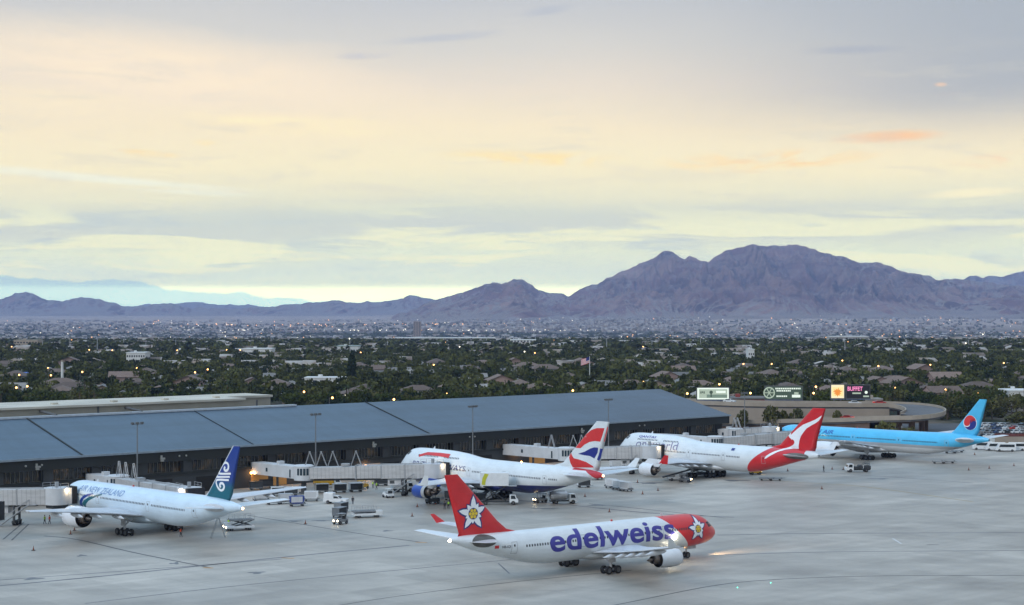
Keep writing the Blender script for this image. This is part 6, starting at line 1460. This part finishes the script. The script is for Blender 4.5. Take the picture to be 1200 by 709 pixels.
def tree_proto(kind, k):
    rs = np.random.default_rng(100 + k); th = bpy.data.objects.new('tree', None); COL.objects.link(th); h = 9.0; tb = MB()
    if kind == 'palm':
        h = 11; tb.cyl((0, 0, 0), (.3, 0, h * .5), .28, .22, 7); tb.cyl((.3, 0, h * .5), (.35, .1, h), .22, .18, 7); vs, fs = [], []
        for j in range(26):
            a = rs.uniform(0, 6.28); el_ = rs.uniform(-.5, 1.1); pr_ = Vector((.35, .1, h)); d = Vector((math.cos(a) * math.cos(el_), math.sin(a) * math.cos(el_), math.sin(el_))); sd = Vector((-math.sin(a), math.cos(a), 0)) * .35
            for s_ in range(4):
                nx_ = pr_ + d * .65; o_ = len(vs); w0 = 1 - s_ * .2; vs += [pr_ - sd * w0, pr_ + sd * w0, nx_ + sd * (w0 - .2), nx_ - sd * (w0 - .2)]; fs.append((o_, o_ + 1, o_ + 2, o_ + 3)); pr_ = nx_; d = (d + Vector((0, 0, -.38))).normalized()
        tb.build('trunk', M_trunk, th); c = MB(); c.add(vs, fs); c.build('crown', M_palm, th); return th
    if kind == 'spire':
        h = 15; L_ = [(rs.uniform(-.4, .4), rs.uniform(-.4, .4), h * (.12 + .82 * j / 14), 2.3 * (1 - j / 16) ** .6 + .3) for j in range(15)]; q = clump(rs, L_, 1100, .42); m_ = M_leafd; tb.cyl((0, 0, 0), (0, 0, h * .9), .35, .08, 8)
    else:
        r = 4.4; L_ = crown_lobes(rs, h, r, 11 if kind != 'loose' else 8); q = clump(rs, L_, 520 if kind != 'loose' else 330, .5); m_ = {'round': M_leaf, 'loose': M_leafo, 'dark': M_leafd}[kind]; tb.cyl((0, 0, 0), (.1, .1, h * .45), .3, .22, 8)
        for l in L_[1:7]: tb.cyl((.1, .1, h * .35), l[:3], .13, .04, 5)
    tb.build('trunk', M_trunk, th); o = bpy.data.objects.new('crown', quads_mesh('crown', q, m_)); COL.objects.link(o); o.parent = th; return th
TP = [('broadleaf_tree', 'round', 'dense mid green broadleaf tree in the suburb beyond the airport', 'mid green broadleaf trees beyond the airport'), ('broadleaf_tree', 'round', 'full crowned mid green tree among suburban houses', 'full mid green trees among houses'), ('desert_tree', 'loose', 'loose olive green tree among suburban houses', 'loose olive trees among houses'), ('desert_tree', 'loose', 'open crowned olive tree in the suburb beyond the airport', 'open olive trees beyond the airport'), ('pine_tree', 'dark', 'dense dark green tree in the suburb beyond the airport', 'dark dense trees beyond the airport'), ('palm_tree', 'palm', 'slender palm tree among suburban houses beyond the airport', 'palms beyond the airport')]
protos = [tree_proto(k_, i) for i, (_, k_, _, _) in enumerate(TP)]
for p_, (nm, _, lb_, gp) in zip(protos, TP): p_.name = nm; tag(p_, lb_, 'tree' if nm != 'palm_tree' else 'palm tree', gp)
occ = np.array(occupied)
def free(x, y, r=1.5): return np.all((occ[:, 0] - x) ** 2 + (occ[:, 1] - y) ** 2 > (occ[:, 2] * .72 + r) ** 2)
def nearroad(x, y): return min((p_.x - x) ** 2 + (p_.y - y) ** 2 for p_ in path) < 14 ** 2
cand = []
for _ in range(60000):
    Y = math.sqrt(rng.uniform(655 ** 2, 1500 ** 2)); X = rng.uniform(-.31, .31) * Y
    s_ = float(rng.uniform(.45, 1.1)); cand.append((Y, X, s_))
cand.sort(); placed = []; grid = {}
nind = 0; far_near = []
for Y, X, s_ in cand:
    g_ = (int(X // 6), int(Y // 6)); 
    if any((g_[0] + a, g_[1] + c_) in grid for a in (0, 1, -1) for c_ in (0, 1, -1) if (a, c_) == (0, 0) or rng.random() < .45): continue
    if not visible(X, Y, 8.0 * s_, .6) or not free(X, Y): continue
    px, _ = pp(X, Y, 0)
    if px > 850 and Y < 720 and (nearroad(X, Y) or (X < 150 and Y < 668)): continue
    if Y < 700 and px > 800 and X < 155: continue
    if Y < 668: continue
    dens = .44 + .3 * math.sin(X * .02) * math.sin(Y * .013)
    if rng.random() > dens: continue
    grid[g_] = 1
    if nind < 285:
        k = int(rng.choice(6, p=[.25, .22, .17, .12, .16, .08])); dup(protos[k], (X, Y, 0), float(rng.uniform(0, 6.28)), None, None, (s_, s_, s_ * float(rng.uniform(.85, 1.15)))); nind += 1
    else: far_near.append((X, Y, s_))
sp_ = tree_proto('spire', 77); sp_.name = 'conifer_tree'; tag(sp_, 'very dark narrow conifer standing tall behind the terminal roof', 'tree'); sp_.location = ((412.5 - 600) / F * 915, 915, 0); sp_.scale = (1.35, 1.35, 1.5)
bg_ = dup(protos[0], ((130 - 600) / F * 1010, 1010, 0), 1.0, 'big round bright green tree behind the left roof', None, (1.55, 1.55, 1.5)); 
if 'group' in bg_: del bg_['group']
for r0 in protos:
    for c_ in list(r0.children): bpy.data.objects.remove(c_)
    bpy.data.objects.remove(r0)
# shrubs by the road loop and the car park
sh_p = bpy.data.objects.new('shrub', None); COL.objects.link(sh_p); rs = np.random.default_rng(5); o = bpy.data.objects.new('foliage', quads_mesh('foliage', clump(rs, [(0, 0, 1.2, 1.6), (1, .4, .9, 1.1), (-1, -.3, .9, 1.2), (.2, 1, 1.5, 1)], 260, .32), M_leafo)); COL.objects.link(o); o.parent = sh_p; b = MB(); b.cyl((0, 0, 0), (0, 0, 1.2), .12, seg=6); b.build('stem', M_trunk, sh_p)
tag(sh_p, 'x', 'shrub', 'shrubs around the elevated road')
for (px, py, z_, s_, lb_) in ((870, 485, 3, 1.0, 'small shrub before the beige retaining wall, leftmost'), (905, 484, 3, 1.6, 'tall shrub before the beige retaining wall, left of the red tail'), (918, 485, 3, .9, 'low shrub before the beige retaining wall, beside the tall one'), (933, 484.5, 3, 1.2, 'bushy shrub before the beige wall touching the red tail'), (981, 483, 3, .9, 'low shrub on the embankment right of the red tail'), (998, 503, 0, 1.8, 'dark shrub behind the light blue fuselage, left of three'), (1038, 503, 0, 2.4, 'big shrub behind the light blue fuselage, middle of three'), (1066, 504, 0, 1.8, 'shrub in the shade of the road bend'), (968, 503, 0, 1.5, 'shrub just right of the red tail behind the light blue fuselage')):
    Ys_ = 614.0 if z_ else 556.0; dup(sh_p, ((px - 600) / F * Ys_, Ys_, 2.2 if z_ else 0), px * .1, lb_, None, (s_ * 1.1, s_ * 1.1, 1.3 + s_ * .9) if z_ else (s_, s_, s_ * 1.2))
for k in range(26):
    px = 1095 + 105 * rng.random(); py = 478 + 17 * rng.random(); q = wp(px, py); s_ = float(rng.uniform(1.0, 2.4)); dup(sh_p, q, float(rng.uniform(0, 6)), 'grey green shrub on the rough ground behind the light blue tail', 'shrubs on rough ground behind the car park', (s_, s_, s_ * .7))
for c_ in list(sh_p.children): bpy.data.objects.remove(c_)
bpy.data.objects.remove(sh_p)
# the rest of the wooded suburb as one mass
def scatter(n, y0, y1, top):
    Y = np.sqrt(rng.uniform(y0 ** 2, y1 ** 2, n)); X = rng.uniform(-.32, .32, n) * Y; px = 600 + X / Y * F; py = HZ + (H - top) / Y * F
    rid = np.where(px < 336, 473.5 - px * .041, np.where(px < 778, 491 - .0456 * px, np.where(px < 857, 455.6 + (px - 777.7) * .39, 475))); ok = py < rid; return X[ok], Y[ok]
def zfan(x, y):
    r = np.clip((x + 1800) / 3600, 0, 1); r = r * r * (3 - 2 * r); q = np.clip((y - 1400) / 4800, 0, 1); q = q * q * (3 - 2 * q)
    return -.3 - 62 * q + np.clip(y - 7600, 0, 8400) * (.0045 + .0085 * r)
def gy(py, h=0.0):
    Y = (H - h) * F / (py - HZ)
    for _ in range(60): Y = .5 * Y + .5 * (H - h - float(zfan(np.float64(0), np.float64(Y)))) * F / (py - HZ)
    return Y
parts_ = []
tmpl = [clump(np.random.default_rng(300 + k), crown_lobes(np.random.default_rng(300 + k), 9, 4.3, 7), 90, .95) for k in range(5)]
tm2 = [clump(np.random.default_rng(400 + k), crown_lobes(np.random.default_rng(400 + k), 9, 4.8, 5), 26, 2.0) for k in range(5)]
tm3 = [clump(np.random.default_rng(500 + k), [(0, 0, 4, 5), (7, 2, 4, 4), (-7, -1, 4, 4)], 16, 3.2) for k in range(4)]
def inst_quads(T, X, Y, S):
    out = []
    for k, t_ in enumerate(T):
        i = np.arange(k, len(X), len(T)); a = rng.uniform(0, 6.28, len(i)); ca, sa = np.cos(a), np.sin(a); q = t_[None] * S[i][:, None, None]
        x = q[..., 0] * ca[:, None] - q[..., 1] * sa[:, None] + X[i][:, None]; y = q[..., 0] * sa[:, None] + q[..., 1] * ca[:, None] + Y[i][:, None]; z = q[..., 2] + zfan(X[i], Y[i])[:, None]; out.append(np.stack([x, y, z], -1).reshape(-1, 3))
    return np.concatenate(out)
fn_ = np.array(far_near); parts_.append(inst_quads(tmpl, fn_[:, 0], fn_[:, 1], fn_[:, 2]))
X, Y = scatter(7500, 1450, 2700, 8); kp = (np.sin(X * .011 + 2) * np.sin(Y * .009) + rng.uniform(-1, 1, len(X))) > -.55; X, Y = X[kp], Y[kp]; parts_.append(inst_quads(tm2, X, Y, rng.uniform(.5, 1.1, len(X))))
X, Y = scatter(9500, 2600, 4600, 8); keep = (np.sin(X * .004 + 1) * np.sin(Y * .003) + rng.uniform(-.9, .9, len(X))) > -.6; X, Y = X[keep], Y[keep]; parts_.append(inst_quads(tm3, X, Y, rng.uniform(.6, 1.1, len(X))))
X, Y = scatter(9500, 4500, 7300, 8); parts_.append(inst_quads(tm3, X, Y, rng.uniform(.8, 1.3, len(X))))
X, Y = scatter(2600, 7200, 10500, 8); kp = (X < -300 + 600 * np.sin(Y * .0015)) | (rng.random(len(X)) < .35); X, Y = X[kp], Y[kp]; parts_.append(inst_quads(tm3, X, Y, rng.uniform(.7, 1.2, len(X)) * np.array(1.0)))
M_leafw = leafmat('foliage_mass', (.015, .023, .004), (.095, .098, .026), True, .12)
wood = bpy.data.objects.new('woodland', quads_mesh('woodland', np.concatenate(parts_), M_leafw)); COL.objects.link(wood); wood['kind'] = 'stuff'; tag(wood, 'dense mass of suburban treetops stretching across the valley floor', 'trees')
# distant houses as one mass of small blocks
def boxes_mesh(name, X, Y, W_, D_, Hh, A_, m_):
    base = np.array([(-.5, -.5, 0), (.5, -.5, 0), (.5, .5, 0), (-.5, .5, 0), (-.5, -.5, 1), (.5, -.5, 1), (.5, .5, 1), (-.5, .5, 1), (0, -.5, 1.45), (0, .5, 1.45)])
    n = len(X); v = base[None] * np.stack([W_, D_, Hh], -1)[:, None]; ca, sa = np.cos(A_)[:, None], np.sin(A_)[:, None]
    P_ = np.stack([v[..., 0] * ca - v[..., 1] * sa + X[:, None], v[..., 0] * sa + v[..., 1] * ca + Y[:, None], v[..., 2] + zfan(X, Y)[:, None]], -1).reshape(-1, 3)
    f = [(0, 1, 5, 4), (1, 2, 6, 5), (2, 3, 7, 6), (3, 0, 4, 7), (4, 8, 9, 7), (8, 5, 6, 9)]; F_ = (np.array(f)[None] + (np.arange(n) * 10)[:, None, None]).reshape(-1)
    me = bpy.data.meshes.new(name); me.vertices.add(len(P_)); me.vertices.foreach_set('co', P_.astype(np.float32).ravel()); me.loops.add(len(F_)); me.loops.foreach_set('vertex_index', F_.astype(np.int32)); me.polygons.add(len(F_) // 4); me.polygons.foreach_set('loop_start', np.arange(0, len(F_), 4, dtype=np.int32)); me.update(calc_edges=True); me.materials.append(m_); return me
m_h, t = newmat('distant_house_walls', .9, spec=.1); vec, x, y, z = t.coords('Object'); n1_ = t.noise(t.mapping(vec, (1, 1, 0)), .03, 2); n2_ = t.noise(t.mapping(vec, (1, 1, 0), loc=(9, 4, 0)), .05, 2)
t.put(t.b.inputs['Base Color'], t.mix(t.ramp(n2_, .45, .6), t.mix(t.ramp(n1_, .4, .6), (.26, .205, .16, 1), (.14, .11, .088, 1)), (.38, .35, .32, 1)))
Xs, Ys, Ws, Ds, Hs = [], [], [], [], []
for (n, y0, y1, w0, w1, h0, h1) in ((1150, 1150, 2700, 9, 19, 3, 6.0), (1300, 2600, 6000, 12, 30, 4, 8), (1500, 5600, 7600, 12, 34, 5, 9), (5200, 7600, 12500, 14, 40, 6, 11)):
    X, Y = scatter(n, y0, y1, 3); 
    if y0 > 7000: kp0 = ~((X > .10 * Y + 300 * np.sin(Y * .004)) & (Y > 8600) & (rng.random(len(X)) < .85)); X, Y = X[kp0], Y[kp0]
    if y0 > 7000: kp = (X > -300 + 400 * np.sin(Y * .002)) | (rng.random(len(X)) < .22); X, Y = X[kp], Y[kp]
    if y0 > 5000: kp = (np.sin(X * .0021 + Y * .0007) + np.sin(Y * .0031 - X * .0009 + 1) + np.sin(X * .006 + 2) * .6 + rng.uniform(-1, 1, len(X))) > -.5; X, Y = X[kp], Y[kp]
    Xs.append(X); Ys.append(Y); Ws.append(rng.uniform(w0, w1, len(X))); Ds.append(rng.uniform(w0, w1, len(X))); Hs.append(rng.uniform(h0, h1, len(X)))
X, Y = np.concatenate(Xs), np.concatenate(Ys); ho = bpy.data.objects.new('distant_houses', boxes_mesh('distant_houses', X, Y, np.concatenate(Ws), np.concatenate(Ds), np.concatenate(Hs), rng.choice([.1, 1.67], len(X)), m_h)); COL.objects.link(ho); ho['kind'] = 'stuff'; tag(ho, 'countless small pale houses spread over the valley to the mountain foot', 'houses')
# lights of the valley
def lights_mesh(name, X, Y, Z, S, m_):
    base = np.array([(1, 0, 0), (0, 0, 1), (-1, 0, 0), (0, 0, -1), (0, 1, 0), (0, 0, 1), (0, -1, 0), (0, 0, -1)], float); n = len(X); P_ = (base[None] * S[:, None, None] + np.stack([X, Y, Z], -1)[:, None]).reshape(-1, 3); return quads_mesh(name, P_, m_)
for nm, n, col, st, y0, y1, smin, smax, lb_ in (('amber_city_lights', 160, (1, .5, .18), 2.6, 1500, 9500, .00016, .00036, 'scattered amber lights over the valley floor'), ('white_city_lights', 140, (1, .92, .75), 2.6, 2400, 9500, .00015, .00032, 'scattered white lights over the valley floor')):
    Y = np.concatenate([np.sqrt(rng.uniform(y0 ** 2, 4500 ** 2, n // 3)), rng.uniform(5000, 11500, n - n // 3)]); X = rng.uniform(-.3, .3, n) * Y
    if nm[0] == 'w': Y[:60] = rng.normal(7600, 90, 60); X[:60] = rng.uniform(-.19, .06, 60) * Y[:60]
    else: Y[:40] = rng.normal(9300, 90, 40); X[:40] = rng.uniform(-.19, .0, 40) * Y[:40]
    S = Y * rng.uniform(smin, smax, n); Z = zfan(X, Y) + 12 + rng.uniform(0, 3, n); o = bpy.data.objects.new(nm, lights_mesh(nm, X, Y, Z, S, em('glow_' + nm, col, st))); COL.objects.link(o); o['kind'] = 'stuff'; tag(o, lb_, 'lights')
# street lamps with glowing heads, nearer ones one by one
M_lampO = em('street_lamp_glow', (1, .5, .16), 7.0); M_lampW = em('street_lamp_white_glow', (1, .9, .7), 6.0)
lampdefs = [(16, 455, 2), (29, 453.5, 2), (54, 432, 0), (57, 440.5, 0), (94, 436.5, 0), (20, 440, 0), (103, 410, 0), (130, 410.5, 0), (12, 407, 0), (158, 432, 0), (264, 410, 0), (280, 410, 0), (206, 410.5, 0), (226, 437, 0), (241, 433.5, 0), (386, 467, 0), (353, 460, 0), (402, 464, 1), (458, 469, 0), (520, 462.5, 0), (537, 407, 1), (506, 428, 0), (668, 458.5, 0), (751, 448.5, 0), (802, 462, 0), (840, 451, 0), (876, 461.5, 0), (869, 427, 0), (752, 407, 0), (902, 427, 0), (953, 454, 0), (950, 461.5, 0), (985, 423, 0), (1027, 429.5, 0), (1088, 428, 0), (1046, 455.5, 0), (1105, 457.5, 2), (1142, 462, 0), (1174, 426, 0), (421, 413, 0), (408, 400, 1), (625, 414, 2), (613, 412, 1), (1150, 397, 1), (1130, 404, 1)]
lp = None
for i, (px, py, ty) in enumerate(lampdefs):
    zt_ = 8.5; Y = gy(py, zt_); X = (px - 600) / F * Y; zg_ = float(zfan(np.float64(X), np.float64(Y))) if Y > 1400 else 0; sc2 = max(1.0, Y / 1500)
    lb_ = ('white' if ty == 1 else 'amber') + ' street lamp glowing among the suburban trees'
    key = ('w' if ty == 1 else 'o')
    if lp is None: lp = {}
    if key not in lp:
        th = thing('street_lamp', lb_, 'street lamp', (X, Y, zg_), 0, ('white' if ty == 1 else 'amber') + ' street lamps in the suburb'); b = MB(); b.cyl((0, 0, 0), (0, 0, 8.4), .12, .08, 6); b.cyl((0, 0, 8.4), (1.2, 0, 8.6), .06, seg=5); b.build('pole', M_mast, th); b = MB(); b.ball((1.2, 0, 8.5), .42, 0, 8, 6); b.build('lamp', M_lampW if ty == 1 else M_lampO, th); lp[key] = th
        th.scale = (sc2 if sc2 < 1.5 else 1.5,) * 3 if sc2 > 1 else (1, 1, 1)
    else: dup(lp[key], (X, Y, zg_), 0, lb_, None, min(sc2, 1.9))
# tall utility poles along the tree line
pl_ = None
for i, (px, yt, yb) in enumerate(((50, 398, 412), (82, 397, 412), (114, 396, 414), (145, 398, 412), (171, 400, 412), (206, 398, 411), (410, 397, 414), (454, 400, 414), (366, 399, 410), (552, 397, 411), (641, 400, 412), (711, 396, 414), (764, 398, 412), (821, 394, 412), (888, 396, 408), (917, 394, 410), (990, 399, 416), (1051, 394, 413), (1135, 398, 410))):
    Y = min(gy(yb), 2600.0); zg_ = float(zfan(np.float64(0), np.float64(Y))); hh = H - zg_ - (yt - HZ) * Y / F
    if pl_ is None:
        pl_ = thing('utility_pole', 'tall thin grey pole rising above the distant tree line', 'pole', ((px - 600) / F * Y, Y, zg_), 0, 'tall poles along the distant tree line'); b = MB(); b.cyl((0, 0, 0), (0, 0, 1), .42, .3, 8); b.build('pole', M_rail, pl_); b = MB(); b.box(-1.6, 1.6, -.2, .2, .93, .945); b.build('crossarm', M_rail, pl_); pl_.scale = (1, 1, hh)
    else: dup(pl_, ((px - 600) / F * Y, Y, zg_), 0, None, None, (1, 1, hh))

# car park and vans at the right edge
M_cars = [M_vw, mat('car_silver', (.35, .36, .37), .3, .4, coat=.4), mat('car_black', (.02, .02, .022), .3, coat=.4), mat('car_blue', (.05, .09, .2), .3, coat=.4), M_vr]; cn = ['white', 'silver', 'black', 'blue', 'red']
cps = [car((0, -50, 0), 0, 'x', m_, 'cars in the lot behind the light blue tail') for m_ in M_cars]
for j, py in enumerate((499.5, 503.5, 508, 513)):
    for k in range(9):
        px = 1146 + k * 6.8 + j * 1.5; i = int(rng.choice(5, p=[.3, .28, .22, .14, .06]))
        if px < 1215 and rng.random() < .88: dup(cps[i], wp(px, py, .01), R(25), cn[i] + ' car parked in the lot behind the light blue tail', cn[i] + ' cars parked behind the light blue tail')
for r0 in cps:
    for c_ in list(r0.children): bpy.data.objects.remove(c_)
    bpy.data.objects.remove(r0)
def van(px, py, hd, label, L=6.0, h=2.5, col=None):
    th = thing('shuttle_van', label, 'van', wp(px, py), R(hd), 'white vans behind the light blue tail'); b = MB(); b.prism([(-L / 2, .4), (L / 2, .4), (L / 2, 1.1), (L / 2 - .5, 1.5), (L / 2 - 1.1, h), (-L / 2, h)], -1.05, 1.05); b.build('body', col or M_vw, th); b = MB()
    for s_ in (-1, 1): b.add([(-L / 2 + .4, s_ * 1.06, 1.4), (L / 2 - 1.0, s_ * 1.06, 1.4), (L / 2 - 1.4, s_ * 1.06, h - .3), (-L / 2 + .4, s_ * 1.06, h - .3)], [(0, 1, 2, 3)])
    b.build('window', M_carglass, th); wheels(th, (-L / 2 + 1.1, L / 2 - 1.1), .95, .38); heads(th, L / 2, .75, .8, False); return th
for px, py, lb_ in ((1151, 527, 'white van nearest the light blue tail cone'), (1166, 528, 'white van second from the light blue tail cone'), (1178, 529, 'white van third from the light blue tail cone'), (1190, 528, 'white van fourth from the light blue tail cone')): van(px, py, 172, lb_)
th = thing('site_wall', 'low dark red and cream wall behind the white vans', 'wall', wp(1166, 521)); b = MB(); b.box(0, 26, 0, .5, 0, 2.6); b.build('wall_panel', M_conc, th); b = MB(); b.box(-.05, 26.05, -.06, .56, 2.61, 3.5); b.build('coping', mat('coping_dark_red', (.12, .03, .025), .7), th)

# ------------------------------------------------------------------ mountains
def pnoise(x, y, seed=0):
    rs = np.random.default_rng(seed); perm = rs.random((256, 256)); xi = np.floor(x).astype(int); yi = np.floor(y).astype(int); fx = x - xi; fy = y - yi; fx = fx * fx * (3 - 2 * fx); fy = fy * fy * (3 - 2 * fy)
    g = lambda a, b: perm[a % 256, b % 256]
    return (g(xi, yi) * (1 - fx) + g(xi + 1, yi) * fx) * (1 - fy) + (g(xi, yi + 1) * (1 - fx) + g(xi + 1, yi + 1) * fx) * fy
def ridged(x, y, o, seed, g=2.1):
    s = 0; a = 1; tot = 0
    for k in range(o): s = s + a * (1 - np.abs(2 * pnoise(x, y, seed + k) - 1)); tot += a; x = x * g + 13.7; y = y * g + 5.1; a *= .52
    return s / tot
def mountain(name, prof, D, depth, m_, seed, nx=620, ny=150, base_drop=0, gully=.5, xr=None):
    px = np.linspace(prof[0][0], prof[-1][0], nx); sil = np.interp(px, [q[0] for q in prof], [q[1] for q in prof]); sil = sil - (pnoise(px / 9.0, px * 0, seed + 60) - .5) * 2.6 - (pnoise(px / 3.5, px * 0, seed + 61) - .5) * 1.3; az_ = (px - 600) / F
    t_ = np.linspace(-1, 1.0, ny)              # -1 front foot, 0 crest, 1 back foot
    Ycr = D * np.ones(nx) + 350 * (pnoise(px / 70, px * 0, seed) - .5)
    Zc = H + (HZ - sil) * Ycr / F
    Yg = Ycr[None] + t_[:, None] * depth; Xg = az_[None] * Yg
    base = zfan(Xg, np.minimum(Yg, 13500)) - 6 - base_drop
    fall = np.clip(1 - np.abs(t_), 0, 1)[:, None]
    sh = fall ** 1.25
    xs = Xg / 620; ys = Yg / 1500
    wx = pnoise(xs * 1.3 + 7, ys * 2, seed + 40) * .9
    dg = t_[:, None] * .9 * np.sin(px / 90)[None]; rn = ridged(xs * 2.0 + wx * 1.4 + dg, ys * .4 + wx * .5, 6, seed); rn2 = ridged(xs * 6.0 + wx * 4 + dg * 2, ys * 1.6 + wx, 5, seed + 20)
    spur = (rn * .62 + rn2 * .38)
    amp = gully * np.sin(np.pi * np.clip(fall, 0, 1) ** .8) 
    hh = sh * (1 + amp * (spur - .64) * 3.4)
    Zg = base + np.maximum(0, (Zc[None] - base)) * np.clip(hh, 0, 1.3)
    # keep the crest line as measured: nothing in front may stand above it
    lim = H + (Zc - H)[None] * Yg / Ycr[None]; Zg = np.minimum(Zg, np.where(t_[:, None] < 0, lim - (0 - t_[:, None]) * 30, lim - t_[:, None] * 120)); Zg = np.maximum(Zg, base - 3)
    v = np.stack([Xg, Yg, Zg], -1).reshape(-1, 3); i = np.arange(ny - 1)[:, None] * nx + np.arange(nx - 1)[None]; f = np.stack([i, i + 1, i + nx + 1, i + nx], -1).reshape(-1)
    me = bpy.data.meshes.new(name); me.vertices.add(len(v)); me.vertices.foreach_set('co', v.astype(np.float32).ravel()); me.loops.add(len(f)); me.loops.foreach_set('vertex_index', f.astype(np.int32)); me.polygons.add(len(f) // 4); me.polygons.foreach_set('loop_start', np.arange(0, len(f), 4, dtype=np.int32)); me.polygons.foreach_set('use_smooth', np.ones(len(f) // 4, dtype=bool)); me.update(calc_edges=True); me.materials.append(m_)
    o = bpy.data.objects.new(name, me); COL.objects.link(o); o['kind'] = 'structure'; return o
m_mt, t = newmat('desert_rock', .95, spec=.05); vec, x, y, z = t.coords('Object'); geo = t.new('ShaderNodeNewGeometry'); sp = t.new('ShaderNodeSeparateXYZ'); t.nt.links.new(geo.outputs['Normal'], sp.inputs[0])
n1_ = t.noise(vec, .0035, 8, .65, .5); n2_ = t.noise(t.mapping(vec, (1, 1, 3)), .0012, 5, .5); n3_ = t.noise(t.mapping(vec, (.2, .2, 2.2), rot=(0, R(14), 0)), .01, 4, .6)
c_ = t.mix(t.ramp(n1_, .38, .62), (.11, .06, .052, 1), (.33, .20, .155, 1)); c_ = t.mix(t.math('MULTIPLY', t.ramp(n2_, .45, .65), .7), c_, (.23, .115, .10, 1)); c_ = t.mix(t.math('MULTIPLY', t.ramp(n3_, .48, .6), .35), c_, (.36, .27, .22, 1))
c_ = t.mix(t.ramp(sp.outputs[2], .955, .99), c_, (.30, .24, .20, 1)); t.put(t.b.inputs['Base Color'], c_)
bump = t.new('ShaderNodeBump'); bump.inputs['Strength'].default_value = 1.0; bump.inputs['Distance'].default_value = 150; t.put(bump.inputs['Height'], n1_); t.nt.links.new(bump.outputs[0], t.b.inputs['Normal'])
big = [(455, 372), (475, 366), (490, 362), (500, 355), (510, 351.5), (530, 344.5), (548, 341), (560, 338), (568, 332.5), (578, 330), (590, 331), (600, 328.5), (612, 328.5), (622, 334), (633, 340), (645, 344), (655, 344.5), (668, 346), (676, 341), (688, 336), (700, 332), (712, 326), (724, 319), (735, 315), (747, 309), (757, 304), (766, 303), (773, 298), (781, 294), (789, 297), (797, 302), (803, 304), (808, 299), (815, 300.5), (822, 304), (830, 307), (838, 301), (848, 293.5), (856, 291.5), (866, 291), (876, 287), (886, 286.5), (897, 288), (908, 286.5), (922, 287), (934, 286), (945, 289), (958, 294), (968, 296), (980, 299), (992, 301), (1004, 307), (1016, 309), (1027, 306.5), (1040, 311), (1052, 315), (1064, 319), (1078, 320), (1090, 324), (1104, 328), (1120, 326.5), (1136, 329), (1155, 331), (1175, 333), (1200, 335), (1240, 338), (1300, 345), (1380, 352)]
mountain('mountain_range', big, 14500, 3600, m_mt, 3, 900, 260, gully=.85)
left = [(-120, 352), (-60, 347), (0, 350), (10, 348), (18, 344), (30, 341.5), (40, 344), (52, 349), (62, 352), (72, 354), (85, 350.5), (97, 347), (106, 347.5), (114, 350), (128, 354), (142, 357), (160, 359), (175, 357.5), (190, 355.5), (202, 356), (215, 360), (240, 361.5), (270, 361.5), (300, 360), (318, 358.5), (335, 357), (352, 355.5), (372, 353.5), (388, 351.5), (398, 352), (408, 354), (425, 353), (440, 354), (455, 352), (468, 349.5), (480, 346.5), (492, 347.5), (505, 350), (530, 356), (570, 362)]
mountain('far_hills', left, 19500, 2600, m_mt, 11, 420, 80, gully=.5)
pale = [(120, 366), (150, 360), (165, 357), (185, 354), (205, 355.5), (225, 353), (250, 355), (270, 357), (290, 355.5), (310, 359), (345, 363)]
mountain('hazy_hills', pale, 26000, 2500, m_mt, 21, 140, 30, gully=.4)
rt = [(1090, 345), (1115, 334), (1128, 327), (1135, 322.5), (1143, 322), (1152, 324), (1162, 323), (1175, 322.5), (1188, 319), (1200, 317), (1230, 314), (1290, 322), (1360, 340)]
mountain('hazy_hills', rt, 20500, 2500, m_mt, 31, 160, 40, gully=.4)

# ------------------------------------------------------------------ air
hz = MB(); hz.box(-21000, 21000, -700, 41000, -8, 2300); ho_ = hz.build('haze', None) if False else None
mb = MB(); mb.box(-14000, 15000, -800, 38000, -76, HZT)
me_m = bpy.data.materials.new('haze_air'); me_m.use_nodes = True; nt = me_m.node_tree; nt.nodes.remove(nt.nodes['Principled BSDF'])
pv = nt.nodes.new('ShaderNodeVolumePrincipled'); pv.inputs['Color'].default_value = (*HZC, 1); pv.inputs['Density'].default_value = HZD; pv.inputs['Anisotropy'].default_value = 0.0
nt.links.new(pv.outputs[0], [n for n in nt.nodes if n.type == 'OUTPUT_MATERIAL'][0].inputs['Volume'])
hzo = mb.build('haze', me_m); hzo['kind'] = 'stuff'
